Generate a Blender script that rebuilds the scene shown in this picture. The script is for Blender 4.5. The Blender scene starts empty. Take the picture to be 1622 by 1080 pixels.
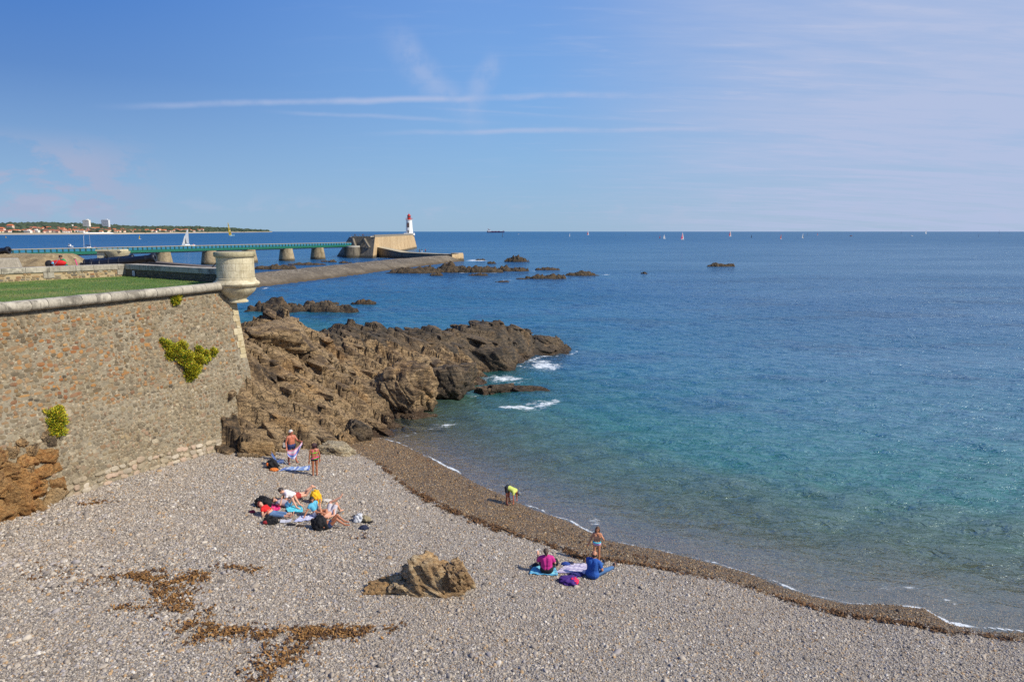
import bpy, bmesh, math, random
import numpy as np
from mathutils import Vector, Matrix, Euler

random.seed(7)
RNG = np.random.default_rng(11)
scene = bpy.context.scene
COL = scene.collection
D = bpy.data

# ------------------------------------------------------------------ camera
ZC = 12.5                       # metres above the water
FPX = 1081.0                    # focal length in pixels of the 1622 px wide photograph
PITCH = math.radians(9.11)
cam_d = D.cameras.new("camera")
cam_d.sensor_width = 36.0
cam_d.lens = 36.0 * FPX / 1622.0
cam_d.clip_start = 0.5
cam_d.clip_end = 90000.0
cam = D.objects.new("camera", cam_d)
COL.objects.link(cam)
cam.location = (0, 0, ZC)
cam.rotation_euler = (math.pi / 2 - PITCH, 0, 0)
scene.camera = cam

def ray(u, v):
    xc, yc = (u - 811.0) / FPX, (540.0 - v) / FPX
    c, s = math.cos(PITCH), math.sin(PITCH)
    return np.array([xc, c + yc * s, -s + yc * c])

def at(u, v, z=0.0):
    """the world point at height z seen at photograph pixel (u, v)"""
    d = ray(u, v)
    t = (z - ZC) / d[2]
    return np.array([d[0] * t, d[1] * t, z])

def atd(u, v, y):
    """the world point at distance y (along +Y) seen at photograph pixel (u, v)"""
    d = ray(u, v)
    t = y / d[1]
    return np.array([d[0] * t, y, ZC + d[2] * t])

# ------------------------------------------------------------------ render settings
scene.render.engine = 'CYCLES'
cy = scene.cycles
cy.max_bounces = 6
cy.diffuse_bounces = 2
cy.glossy_bounces = 3
cy.transmission_bounces = 4
cy.transparent_max_bounces = 8
cy.sample_clamp_direct = 2.5
cy.sample_clamp_indirect = 4.0
cy.caustics_reflective = False
cy.caustics_refractive = False
cy.use_denoising = False
scene.view_settings.view_transform = 'Standard'
scene.view_settings.look = 'None'
scene.view_settings.exposure = 0.32
scene.view_settings.gamma = 1.0
scene.view_settings.use_curve_mapping = False

# ------------------------------------------------------------------ sun and sky
SUN = Vector((0.72, -0.28, 0.65)).normalized()
SUN_EL = math.asin(SUN.z)
SUN_ROT = math.atan2(SUN.x, SUN.y)
sun_d = D.lights.new("sun", 'SUN')
sun_d.energy = 3.9
sun_d.angle = math.radians(0.53)
sun_d.color = (1.0, 0.93, 0.80)
sun = D.objects.new("sun", sun_d)
COL.objects.link(sun)
sun.rotation_euler = (-SUN).to_track_quat('-Z', 'Y').to_euler()
sun.location = (60, -20, 60)

def s2l(c):
    return tuple((x / 12.92 if x <= 0.04045 else ((x + 0.055) / 1.055) ** 2.4) for x in c)

def rgb(r, g, b):
    return s2l((r / 255.0, g / 255.0, b / 255.0)) + (1.0,)

class NT:
    """small helper round a node tree"""
    def __init__(self, tree):
        self.t = tree; self.n = tree.nodes; self.l = tree.links
    def node(self, kind, ins=None, **props):
        nd = self.n.new(kind)
        for k, v in props.items():
            setattr(nd, k, v)
        for k, v in (ins or {}).items():
            self.set(nd, k, v)
        return nd
    def set(self, nd, k, v):
        sock = nd.inputs[k]
        if hasattr(v, 'is_output'):
            self.l.new(v, sock)
        else:
            if isinstance(v, (tuple, list)) and sock.type == 'VECTOR' and len(v) == 4:
                v = v[:3]
            sock.default_value = v
    def math(self, op, a, b=None, clamp=False):
        nd = self.n.new('ShaderNodeMath'); nd.operation = op; nd.use_clamp = clamp
        self.set(nd, 0, a)
        if b is not None: self.set(nd, 1, b)
        return nd.outputs[0]
    def mix(self, fac, a, b, mode='MIX'):
        nd = self.n.new('ShaderNodeMix'); nd.data_type = 'RGBA'; nd.blend_type = mode
        self.set(nd, 0, fac); self.set(nd, 6, a); self.set(nd, 7, b)
        return nd.outputs[2]
    def smooth(self, x, lo, hi, a=0.0, b=1.0):
        nd = self.n.new('ShaderNodeMapRange'); nd.interpolation_type = 'SMOOTHSTEP'
        self.set(nd, 0, x)
        nd.inputs[1].default_value = lo; nd.inputs[2].default_value = hi
        nd.inputs[3].default_value = a; nd.inputs[4].default_value = b
        return nd.outputs[0]
    def noise(self, vec, scale, detail=4.0, rough=0.55, dist=0.0, out=0):
        nd = self.n.new('ShaderNodeTexNoise')
        if vec is not None: self.set(nd, 'Vector', vec)
        nd.inputs['Scale'].default_value = scale
        nd.inputs['Detail'].default_value = detail
        nd.inputs['Roughness'].default_value = rough
        nd.inputs['Distortion'].default_value = dist
        return nd.outputs[out]
    def mapping(self, vec, scale=(1, 1, 1), rot=(0, 0, 0), loc=(0, 0, 0)):
        nd = self.n.new('ShaderNodeMapping')
        self.set(nd, 'Vector', vec)
        nd.inputs['Scale'].default_value = scale
        nd.inputs['Rotation'].default_value = rot
        nd.inputs['Location'].default_value = loc
        return nd.outputs[0]
    def ramp(self, fac, stops, interp='LINEAR'):
        nd = self.n.new('ShaderNodeValToRGB')
        cr = nd.color_ramp; cr.interpolation = interp
        while len(cr.elements) > 1: cr.elements.remove(cr.elements[-1])
        cr.elements[0].position = stops[0][0]; cr.elements[0].color = stops[0][1]
        for p, c in stops[1:]:
            e = cr.elements.new(p); e.color = c
        self.set(nd, 0, fac)
        return nd.outputs[0]
    def vmath(self, op, a, b=None):
        nd = self.n.new('ShaderNodeVectorMath'); nd.operation = op
        self.set(nd, 0, a)
        if b is not None: self.set(nd, 1, b)
        return nd

world = D.worlds.new("World")
scene.world = world
world.use_nodes = True
W = NT(world.node_tree)
W.n.clear()
w_out = W.node('ShaderNodeOutputWorld')
w_bg = W.node('ShaderNodeBackground')
W.l.new(w_bg.outputs[0], w_out.inputs[0])
sky = W.node('ShaderNodeTexSky')
sky.sky_type = 'NISHITA'
sky.sun_disc = False
sky.sun_elevation = SUN_EL
sky.sun_rotation = SUN_ROT
sky.altitude = 0.0
sky.air_density = 1.0
sky.dust_density = 0.6
sky.ozone_density = 2.2
SKY_STRENGTH = 0.12
w_bg.inputs['Strength'].default_value = SKY_STRENGTH
tc = W.node('ShaderNodeTexCoord').outputs['Generated']
sep = W.node('ShaderNodeSeparateXYZ'); W.set(sep, 0, tc)
dx, dy, dz = sep.outputs
# cirrus veil: thickest towards the sun's side of the sky, thin wisps elsewhere
zz = W.math('ADD', W.math('MAXIMUM', dz, 0.0), 0.12)
px = W.math('DIVIDE', dx, zz); py = W.math('DIVIDE', dy, zz)
cmb = W.node('ShaderNodeCombineXYZ'); W.set(cmb, 0, px); W.set(cmb, 1, py)
plane = cmb.outputs[0]
ci1 = W.noise(W.mapping(plane, (0.55, 1.5, 1), (0, 0, 0.5)), 1.3, 6.0, 0.6, 0.6)
ci2 = W.noise(W.mapping(plane, (1.2, 6.0, 1), (0, 0, 0.35)), 1.6, 5.0, 0.62, 0.4)
side = W.smooth(dx, 0.0, 0.52)
veil = W.math('MULTIPLY', side, W.smooth(W.math('ADD', W.math('MULTIPLY', ci1, .65), W.math('MULTIPLY', ci2, .35)), 0.32, 0.62, 0.30, 1.0))
wisps = W.math('MULTIPLY', W.smooth(ci2, 0.50, 0.78), W.smooth(dx, -0.45, 0.4, 0.0, 0.55))
cloud = W.math('MINIMUM', W.math('ADD', W.math('MULTIPLY', veil, 0.98), W.math('MULTIPLY', wisps, 0.55)), 0.86)
# contrails: thin arcs of cloud between two directions
def contrail(a, b, width, strength, seed, soft=0.12, nscale=9.0):
    global cloud
    da = Vector(ray(*a)).normalized(); db = Vector(ray(*b)).normalized()
    n = da.cross(db).normalized()
    tdir = (db - da); L = tdir.length; tdir.normalize()
    dn = W.vmath('NORMALIZE', tc).outputs[0]
    wob = W.math('MULTIPLY', W.math('SUBTRACT', W.noise(W.mapping(tc, loc=(seed, 0, 0)), 7.0, 3.0), 0.5), width * 2.2)
    dist = W.math('ABSOLUTE', W.math('ADD', W.vmath('DOT_PRODUCT', dn, tuple(n)).outputs['Value'], wob))
    along = W.math('DIVIDE', W.vmath('DOT_PRODUCT', W.vmath('SUBTRACT', dn, tuple(da)).outputs[0], tuple(tdir)).outputs['Value'], L)
    m = W.smooth(dist, 0.0, width, 1.0, 0.0)
    m = W.math('MULTIPLY', m, W.math('MULTIPLY', W.smooth(along, 0.0, soft), W.smooth(along, 1.0 - soft * 2, 1.0, 1.0, 0.0)))
    m = W.math('MULTIPLY', m, W.smooth(W.noise(W.mapping(tc, loc=(seed, seed, 0)), nscale, 5.0, 0.6), 0.32, 0.62, 0.25, 1.0))
    # only the half of the sphere the arc lies in
    m = W.math('MULTIPLY', m, W.smooth(dy, 0.0, 0.1))
    m = W.math('MULTIPLY', m, strength)
    cloud = W.math('SUBTRACT', W.math('ADD', cloud, m), W.math('MULTIPLY', cloud, m))
contrail((120, 172), (1260, 142), 0.0062, 0.68, 1.3, 0.2)
contrail((560, 212), (1480, 196), 0.0055, 0.55, 2.1, 0.25)
contrail((400, 176), (840, 196), 0.0045, 0.42, 3.7, 0.3)
contrail((640, 168), (1010, 192), 0.0030, 0.22, 4.9, 0.3)
contrail((840, 252), (1500, 244), 0.0050, 0.14, 5.2, 0.3)
contrail((590, 40), (790, 235), 0.0300, 0.40, 6.6, 0.3, 30.0)
contrail((800, 70), (735, 225), 0.0230, 0.36, 8.1, 0.3, 34.0)
# distant cumulus low over the far coast and its neighbours along the horizon
cu = W.noise(W.mapping(tc, (1, 1, 2.3)), 9.0, 7.0, 0.62, 0.2)
bank = W.math('MULTIPLY', W.smooth(dz, 0.0, 0.03, 0.35, 1.0), W.smooth(dz, 0.075, 0.125, 1.0, 0.0))
azm = W.smooth(dx, -0.53, -0.42, 1.0, 0.0)
cumulus = W.math('MULTIPLY', W.math('MULTIPLY', W.smooth(cu, 0.46, 0.56), bank), W.math('MULTIPLY', azm, 0.8))
low = W.math('MULTIPLY', W.smooth(W.noise(W.mapping(tc, (1, 1, 3.0), loc=(3, 1, 0)), 14.0, 5.0, 0.6), 0.52, 0.66), W.math('MULTIPLY', W.smooth(dz, 0.0, 0.02), W.smooth(dz, 0.03, 0.06, 1.0, 0.0)))
low = W.math('MULTIPLY', low, 0.16)
skyc = sky.outputs[0]
# sea-level haze: a pale band hugging the horizon
# the day's own colour: deepest away from the sun and overhead, paler towards the sun and the horizon
K_ = 1.0 / (SKY_STRENGTH * 2 ** 0.32)
def skr(stops): return W.ramp(W.math('MAXIMUM', dz, 0.0), [(p_, tuple(c_ * K_ for c_ in rgb(*q_)[:3]) + (1,)) for p_, q_ in stops])
gl_ = skr([(0.0, (152, 183, 212)), (.06, (136, 172, 211)), (.19, (88, 132, 196)), (.33, (44, 110, 198)), (1.0, (44, 88, 168))])
gc_ = skr([(0.0, (156, 187, 215)), (.10, (140, 182, 224)), (.19, (124, 172, 229)), (.33, (112, 158, 226)), (1.0, (60, 104, 184))])
gr_ = skr([(0.0, (160, 188, 214)), (.10, (158, 186, 222)), (.33, (150, 178, 226)), (1.0, (80, 120, 196))])
grad = W.mix(W.smooth(dx, -0.66, 0.05), gl_, W.mix(W.smooth(dx, 0.0, 0.55), gc_, gr_))
skyc = W.mix(0.90, W.mix(1.0, skyc, (0.60, 0.72, 0.86, 1), 'MULTIPLY'), grad)
skyc = W.mix(cloud, skyc, (3.1, 3.6, 5.05, 1))
skyc = W.mix(cumulus, skyc, (2.6, 2.95, 4.15, 1))
skyc = W.mix(low, skyc, (3.5, 3.6, 4.7, 1))
W.l.new(skyc, w_bg.inputs['Color'])

# ------------------------------------------------------------------ numpy noise
def _h(ix, iy, seed, k=0):
    n = (ix.astype(np.int64) * 374761393 + iy.astype(np.int64) * 668265263 + (seed * 1013 + k * 7919) * 1274126177) & 0xFFFFFFFF
    n = ((n ^ (n >> 13)) * 1103515245) & 0xFFFFFFFF
    n = ((n ^ (n >> 16)) * 2246822519) & 0xFFFFFFFF
    return ((n ^ (n >> 15)) & 0xFFFFFF) / float(0x1000000)

def vnoise(x, y, seed=0):
    ix = np.floor(x); iy = np.floor(y)
    fx = x - ix; fy = y - iy
    fx = fx * fx * (3 - 2 * fx); fy = fy * fy * (3 - 2 * fy)
    a = _h(ix, iy, seed); b = _h(ix + 1, iy, seed); c = _h(ix, iy + 1, seed); d = _h(ix + 1, iy + 1, seed)
    return (a * (1 - fx) + b * fx) * (1 - fy) + (c * (1 - fx) + d * fx) * fy

def fbm(x, y, seed=0, oct=4, gain=0.5):
    s = 0.0; a = 1.0; t = 0.0
    for i in range(oct):
        s = s + a * (vnoise(x, y, seed + i * 17) - 0.5); t += a
        a *= gain; x = x * 2.03 + 5.1; y = y * 2.03 + 1.7
    return s / t * 2.0          # about -1..1

def worley(x, y, seed=0):
    """F1, F2, offset to the nearest cell's centre and two random numbers of that cell"""
    ix = np.floor(x); iy = np.floor(y)
    f1 = np.full(x.shape, 9.0); f2 = np.full(x.shape, 9.0)
    ox = np.zeros(x.shape); oy = np.zeros(x.shape); r1 = np.zeros(x.shape); r2 = np.zeros(x.shape); r3 = np.zeros(x.shape)
    for i in (-1, 0, 1):
        for j in (-1, 0, 1):
            cx = ix + i; cyy = iy + j
            qx = cx + _h(cx, cyy, seed, 1); qy = cyy + _h(cx, cyy, seed, 2)
            ddx = x - qx; ddy = y - qy
            d = np.sqrt(ddx * ddx + ddy * ddy)
            n = d < f1
            f2 = np.where(n, f1, np.minimum(f2, d))
            ox = np.where(n, ddx, ox); oy = np.where(n, ddy, oy)
            r1 = np.where(n, _h(cx, cyy, seed, 3), r1); r2 = np.where(n, _h(cx, cyy, seed, 4), r2); r3 = np.where(n, _h(cx, cyy, seed, 5), r3)
            f1 = np.where(n, d, f1)
    return f1, f2, ox, oy, r1, r2, r3

# ------------------------------------------------------------------ mesh helpers
def new_mesh(name, verts, faces, smooth=False):
    me = D.meshes.new(name)
    verts = np.asarray(verts, dtype=np.float64)
    if isinstance(faces, np.ndarray):
        k = faces.shape[1]; nf = len(faces)
        me.vertices.add(len(verts)); me.vertices.foreach_set('co', verts.astype(np.float32).ravel())
        me.loops.add(nf * k); me.loops.foreach_set('vertex_index', faces.astype(np.int32).ravel())
        me.polygons.add(nf)
        me.polygons.foreach_set('loop_start', np.arange(0, nf * k, k, dtype=np.int32))
        me.polygons.foreach_set('loop_total', np.full(nf, k, dtype=np.int32))
        me.update(calc_edges=True)
    else:
        me.from_pydata([tuple(v) for v in verts], [], faces)
        me.update()
    if smooth:
        me.polygons.foreach_set('use_smooth', np.ones(len(me.polygons), dtype=bool))
    return me

def link(name, me, mat=None, parent=None, loc=None, rot=None, scale=None):
    o = D.objects.new(name, me)
    COL.objects.link(o)
    if mat is not None and me is not None and len(me.materials) == 0:
        me.materials.append(mat)
    if parent is not None: o.parent = parent
    if loc is not None: o.location = tuple(loc)
    if rot is not None: o.rotation_euler = tuple(rot)
    if scale is not None: o.scale = tuple(scale)
    return o

def empty(name, loc=(0, 0, 0), rotz=0.0):
    o = D.objects.new(name, None)
    COL.objects.link(o)
    o.empty_display_size = 0.2
    o.location = tuple(loc); o.rotation_euler = (0, 0, rotz)
    return o

def tag(o, label=None, cat=None, group=None, kind=None):
    if label: o['label'] = label
    if cat: o['category'] = cat
    if group: o['group'] = group
    if kind: o['kind'] = kind
    return o

def copy_tree(o, parent=None):
    c = o.copy(); COL.objects.link(c)
    if parent is not None: c.parent = parent
    for ch in list(o.children): copy_tree(ch, c)
    return c

def grid_faces(nr, nc):
    i = np.arange((nr - 1) * (nc - 1)); r = i // (nc - 1); c = i % (nc - 1)
    a = r * nc + c
    return np.stack([a, a + 1, a + nc + 1, a + nc], 1)

def point_attr(me, name, data, typ='FLOAT'):
    at_ = me.attributes.new(name, typ, 'POINT')
    key = {'FLOAT': 'value', 'INT': 'value', 'FLOAT_VECTOR': 'vector', 'FLOAT_COLOR': 'color'}[typ]
    dt = np.int32 if typ == 'INT' else np.float32
    at_.data.foreach_set(key, np.ascontiguousarray(data, dtype=dt).ravel())

class MB:
    """collects simple shapes into one mesh"""
    def __init__(self):
        self.v = []; self.f = []
    def add(self, verts, faces):
        b = len(self.v)
        self.v.extend([tuple(map(float, p)) for p in verts])
        self.f.extend([tuple(int(i) + b for i in f) for f in faces])
        return self
    def box(self, c, s, rot=None, taper=1.0):
        x, y, z = s[0] / 2, s[1] / 2, s[2] / 2
        p = [(-x, -y, -z), (x, -y, -z), (x, y, -z), (-x, y, -z), (-x * taper, -y * taper, z), (x * taper, -y * taper, z), (x * taper, y * taper, z), (-x * taper, y * taper, z)]
        if rot is not None: p = [rot @ Vector(q) for q in p]
        p = [(q[0] + c[0], q[1] + c[1], q[2] + c[2]) for q in p]
        return self.add(p, [(0, 3, 2, 1), (4, 5, 6, 7), (0, 1, 5, 4), (1, 2, 6, 5), (2, 3, 7, 6), (3, 0, 4, 7)])
    def tube(self, pts, rads, n=8, cap=True):
        pts = [Vector(p) for p in pts]
        if not isinstance(rads, (list, tuple)): rads = [rads] * len(pts)
        vs = []; fs = []
        up = None
        for i, p in enumerate(pts):
            d = (pts[min(i + 1, len(pts) - 1)] - pts[max(i - 1, 0)]).normalized()
            if up is None:
                up = Vector((0, 0, 1)) if abs(d.z) < 0.9 else Vector((1, 0, 0))
            a = d.cross(up).normalized(); b = a.cross(d).normalized(); up = b
            for k in range(n):
                t = 2 * math.pi * k / n
                vs.append(p + (a * math.cos(t) + b * math.sin(t)) * rads[i])
        for i in range(len(pts) - 1):
            for k in range(n):
                fs.append((i * n + k, i * n + (k + 1) % n, (i + 1) * n + (k + 1) % n, (i + 1) * n + k))
        if cap:
            fs.append(tuple(range(n))); fs.append(tuple(range((len(pts) - 1) * n, len(pts) * n))[::-1])
        return self.add(vs, fs)
    def lathe(self, prof, c=(0, 0, 0), n=24, a0=0.0, a1=2 * math.pi, close=True):
        full = abs(a1 - a0 - 2 * math.pi) < 1e-6
        m = n if full else n + 1
        vs = []
        for r, z in prof:
            for k in range(m):
                t = a0 + (a1 - a0) * k / n
                vs.append((c[0] + r * math.cos(t), c[1] + r * math.sin(t), c[2] + z))
        fs = []
        for i in range(len(prof) - 1):
            for k in range(n):
                k2 = (k + 1) % m
                fs.append((i * m + k, i * m + k2, (i + 1) * m + k2, (i + 1) * m + k))
        if close and full:
            fs.append(tuple(range(m))[::-1]); fs.append(tuple(range((len(prof) - 1) * m, len(prof) * m)))
        return self.add(vs, fs)
    def prism(self, poly, z0, z1):
        n = len(poly)
        zz0 = z0 if isinstance(z0, (list, tuple)) else [z0] * n
        zz1 = z1 if isinstance(z1, (list, tuple)) else [z1] * n
        vs = [(p[0], p[1], a) for p, a in zip(poly, zz0)] + [(p[0], p[1], a) for p, a in zip(poly, zz1)]
        fs = [tuple(range(n))[::-1], tuple(range(n, 2 * n))] + [(i, (i + 1) % n, n + (i + 1) % n, n + i) for i in range(n)]
        return self.add(vs, fs)
    def ball(self, c, r, n=10, m=7):
        if not isinstance(r, (tuple, list)): r = (r, r, r)
        vs = [(c[0], c[1], c[2] - r[2])]
        for i in range(1, m):
            ph = -math.pi / 2 + math.pi * i / m
            for k in range(n):
                t = 2 * math.pi * k / n
                vs.append((c[0] + r[0] * math.cos(ph) * math.cos(t), c[1] + r[1] * math.cos(ph) * math.sin(t), c[2] + r[2] * math.sin(ph)))
        vs.append((c[0], c[1], c[2] + r[2]))
        fs = [(0, 1 + (k + 1) % n, 1 + k) for k in range(n)]
        for i in range(m - 2):
            for k in range(n):
                a = 1 + i * n
                fs.append((a + k, a + (k + 1) % n, a + n + (k + 1) % n, a + n + k))
        top = len(vs) - 1; a = 1 + (m - 2) * n
        fs += [(a + k, a + (k + 1) % n, top) for k in range(n)]
        return self.add(vs, fs)
    def build(self, name, mat, parent=None, smooth=False, off=None, bevel=0.0):
        v = np.array(self.v)
        if off is not None: v = v - np.array(off)
        me = new_mesh(name, v, self.f)
        bm = bmesh.new(); bm.from_mesh(me)
        bmesh.ops.recalc_face_normals(bm, faces=bm.faces)
        if bevel > 0:
            eds = [e for e in bm.edges if len(e.link_faces) == 2 and e.calc_face_angle(0) > 0.6]
            bmesh.ops.bevel(bm, geom=eds, offset=bevel, segments=2, affect='EDGES', profile=0.6)
        bm.to_mesh(me); bm.free()
        if smooth: 
            me.polygons.foreach_set('use_smooth', np.ones(len(me.polygons), dtype=bool))
            try: me.set_sharp_from_angle(angle=math.radians(40))
            except Exception: pass
        return link(name, me, mat, parent)

# ------------------------------------------------------------------ materials
MATS = {}
def base_mat(name):
    m = D.materials.new(name); m.use_nodes = True
    T = NT(m.node_tree); T.n.clear()
    out = T.node('ShaderNodeOutputMaterial')
    bsdf = T.node('ShaderNodeBsdfPrincipled')
    T.l.new(bsdf.outputs[0], out.inputs[0])
    return m, T, bsdf, out

def bump(T, bsdf, h, strength=0.5, dist=0.05):
    b = T.node('ShaderNodeBump', {'Strength': strength, 'Distance': dist, 'Height': h})
    T.l.new(b.outputs[0], bsdf.inputs['Normal'])
    return b

def plain(name, col, rough=0.6, metal=0.0, var=0.12, scale=6.0, bmp=0.0):
    """one colour with a little uneven wear"""
    if name in MATS: return MATS[name]
    m, T, b, o = base_mat(name)
    tcn = T.node('ShaderNodeTexCoord').outputs['Object']
    n = T.noise(tcn, scale, 5.0, 0.6)
    dark = tuple(c * (1 - var) for c in col[:3]) + (1,); lite = tuple(min(1, c * (1 + var)) for c in col[:3]) + (1,)
    T.set(b, 'Base Color', T.mix(n, dark, lite))
    b.inputs['Roughness'].default_value = rough; b.inputs['Metallic'].default_value = metal
    if bmp: bump(T, b, T.noise(tcn, scale * 4, 4.0), bmp, 0.02)
    MATS[name] = m
    return m

def skin_mat(name, col):
    if name in MATS: return MATS[name]
    m, T, b, o = base_mat(name)
    g = T.node('ShaderNodeTexCoord').outputs['Object']
    n = T.noise(g, 5.0, 3.0)
    T.set(b, 'Base Color', T.mix(n, tuple(c * 0.85 for c in col[:3]) + (1,), tuple(min(1, c * 1.1) for c in col[:3]) + (1,)))
    b.inputs['Roughness'].default_value = 0.5
    b.inputs['Subsurface Weight'].default_value = 0.0
    MATS[name] = m
    return m

def rock_mat(name, cols, wet_z=None, dark=None, crack=1.0):
    """weathered layered rock: cols = list of colours mixed by noise; algae-dark below wet_z"""
    m, T, b, o = base_mat(name)
    g = T.node('ShaderNodeNewGeometry').outputs['Position']
    n1 = T.noise(g, 0.45, 5.0, 0.6, 0.5)
    n2 = T.noise(T.mapping(g, (.6, 2.6, 3.4), (0.35, 0.25, -0.6)), 1.7, 8.0, 0.70, 0.7)
    n3 = T.noise(g, 14.0, 5.0, 0.7)
    k = len(cols)
    f = T.math('ADD', T.math('MULTIPLY', n1, 0.55), T.math('MULTIPLY', n2, 0.45))
    c = T.ramp(f, [(0.39 + 0.22 * i / max(1, k - 1), cc) for i, cc in enumerate(cols)])
    c = T.mix(T.smooth(n3, 0.35, 0.7, 0.0, 0.55), c, tuple(x * 0.30 for x in cols[0][:3]) + (1,))
    pt = T.noise(g, .30, 4.0, .6, .8); pt2 = T.noise(T.mapping(g, loc=(7, 3, 1)), .55, 4.0, .6, .6)
    c = T.mix(T.smooth(pt, .52, .66, 0, .5), c, T.mix(1.0, c, (1.22, 1.0, .70, 1), 'MULTIPLY'))
    c = T.mix(T.smooth(pt2, .54, .68, 0, .55), c, T.mix(1.0, c, (.80, .86, .96, 1), 'MULTIPLY'))
    vor = T.node('ShaderNodeTexVoronoi', feature='DISTANCE_TO_EDGE')
    T.set(vor, 'Vector', T.mapping(T.vmath('ADD', g, T.vmath('SCALE', T.noise(g, 1.3, 4.0, out=1)).outputs[0]).outputs[0], (0.35, 1.9, 2.4), (0.35, 0.25, -0.6)))
    vor.inputs['Scale'].default_value = 1.15
    cr = T.math('MULTIPLY', T.smooth(vor.outputs['Distance'], 0.0, 0.05, 1.0, 0.0), T.smooth(n1, 0.40, 0.60))
    c = T.mix(T.math('MULTIPLY', cr, 0.65 * crack), c, (0.012, 0.009, 0.007, 1))
    rough = 0.88
    if wet_z is not None:
        sp = T.node('ShaderNodeSeparateXYZ'); T.set(sp, 0, g)
        zz = T.math('ADD', sp.outputs[2], T.math('MULTIPLY', T.math('SUBTRACT', n2, 0.5), 1.1))
        wet = T.smooth(zz, wet_z - 0.35, wet_z + 0.25, 1.0, 0.0)
        c = T.mix(T.math('MULTIPLY', wet, 0.85), c, dark)
        T.set(b, 'Roughness', T.smooth(zz, wet_z - 0.5, wet_z + 0.1, 0.42, 0.88))
    else:
        b.inputs['Roughness'].default_value = rough
    T.set(b, 'Base Color', c)
    h = T.math('ADD', T.math('MULTIPLY', n2, 0.9), T.math('MULTIPLY', n3, 0.25))
    h = T.math('SUBTRACT', h, T.math('MULTIPLY', cr, 0.35 * crack))
    bump(T, b, h, 1.0, 0.26)
    return m

M_ROCK = rock_mat('brown rock', [rgb(64, 53, 40), rgb(124, 101, 73), rgb(192, 162, 120), rgb(138, 115, 84)], 0.55, rgb(62, 42, 20))
M_ROCK_DARK = rock_mat('dark rock', [rgb(46, 42, 37), rgb(84, 74, 62), rgb(132, 112, 86), rgb(78, 70, 59)], 0.5, rgb(56, 40, 20))
M_ROCK_TAN = rock_mat('tan rock', [rgb(116, 90, 60), rgb(164, 130, 86), rgb(192, 160, 114), rgb(156, 120, 78)], None, None, .25)
M_ROCK_PALE = rock_mat('pale rock', [rgb(150, 130, 98), rgb(196, 176, 140), rgb(212, 196, 162), rgb(160, 136, 100)], None, None, 0.6)
M_ROCK_OCHRE = rock_mat('ochre rock', [rgb(112, 74, 38), rgb(166, 118, 64), rgb(190, 150, 96), rgb(140, 92, 46)], None, None, .3)
M_SEAROCK = rock_mat('sea rock', [rgb(50, 44, 36), rgb(80, 70, 54), rgb(112, 92, 66), rgb(66, 58, 46)], 0.25, rgb(38, 30, 18))

# ------------------------------------------------------------------ shoreline and beach height
SHORE_PX = [(590, 690), (640, 706), (700, 736), (750, 764), (800, 786), (840, 806), (900, 826), (960, 856), (1040, 871), (1100, 886),
            (1180, 906), (1240, 931), (1290, 946), (1340, 957), (1400, 957), (1465, 964), (1500, 987), (1555, 1001), (1622, 1002)]
S = [at(u, v, 0.0)[:2] for u, v in SHORE_PX]
S = [np.array([-46.0, 84.0]), np.array([-22.0, 60.0]), np.array([-12.0, 46.0])] + S
S.append(S[-1] + np.array([9.0, -1.5])); S.append(S[-1] + np.array([40.0, -14.0]))
S = np.array(S)

def polyline_signed(P, L):
    """signed distance to polyline L; positive on the beach side (to the right of its direction)"""
    best = np.full(len(P), 1e9); sg = np.ones(len(P))
    for a, b in zip(L[:-1], L[1:]):
        ab = b - a; l2 = ab @ ab
        t = np.clip(((P - a) @ ab) / l2, 0, 1)
        q = P - (a + t[:, None] * ab)
        d = np.hypot(q[:, 0], q[:, 1])
        cr = ab[0] * (P[:, 1] - a[1]) - ab[1] * (P[:, 0] - a[0])
        n = d < best - 1e-9
        best = np.where(n, d, best); sg = np.where(n, np.where(cr < 0, 1.0, -1.0), sg)
    return best * sg

PROF_D = [-400, -120, -60, -30, -15, -6, -2, 0, 2, 4, 8, 14, 25, 45]
PROF_Z = [-14, -8, -5.5, -3.4, -1.9, -0.75, -0.22, 0.0, 0.26, 0.55, 1.0, 1.5, 2.05, 2.5]
def shore_d(P):
    return polyline_signed(np.asarray(P, float).reshape(-1, 2), S)
def beach_z(P):
    P = np.asarray(P, float).reshape(-1, 2)
    d = shore_d(P)
    z = np.interp(d, PROF_D, PROF_Z)
    z = z + fbm(P[:, 0] * 0.22, P[:, 1] * 0.22, 3, 3) * 0.10 * np.clip(d / 6.0, 0, 1) + fbm(P[:, 0] * 0.9, P[:, 1] * 0.9, 8, 2) * 0.03 * np.clip(d / 3.0, 0, 1)
    return z
def on_beach(u, v):
    z = 1.0
    for _ in range(25):
        p = at(u, v, z); z = 0.5 * z + 0.5 * float(beach_z(p[:2])[0])
    p = at(u, v, z)
    return p

WET_PX = [(556, 712), (600, 735), (640, 768), (700, 800), (760, 826), (850, 858), (940, 884), (1050, 901), (1150, 921), (1250, 951), (1350, 976), (1450, 991), (1540, 1004), (1622, 1016)]
WETL = [on_beach(u, v)[:2] for u, v in WET_PX]
WETL = np.array([WETL[0] + np.array([-6, 6.0])] + WETL + [WETL[-1] + np.array([9.0, -1.8])])

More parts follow.
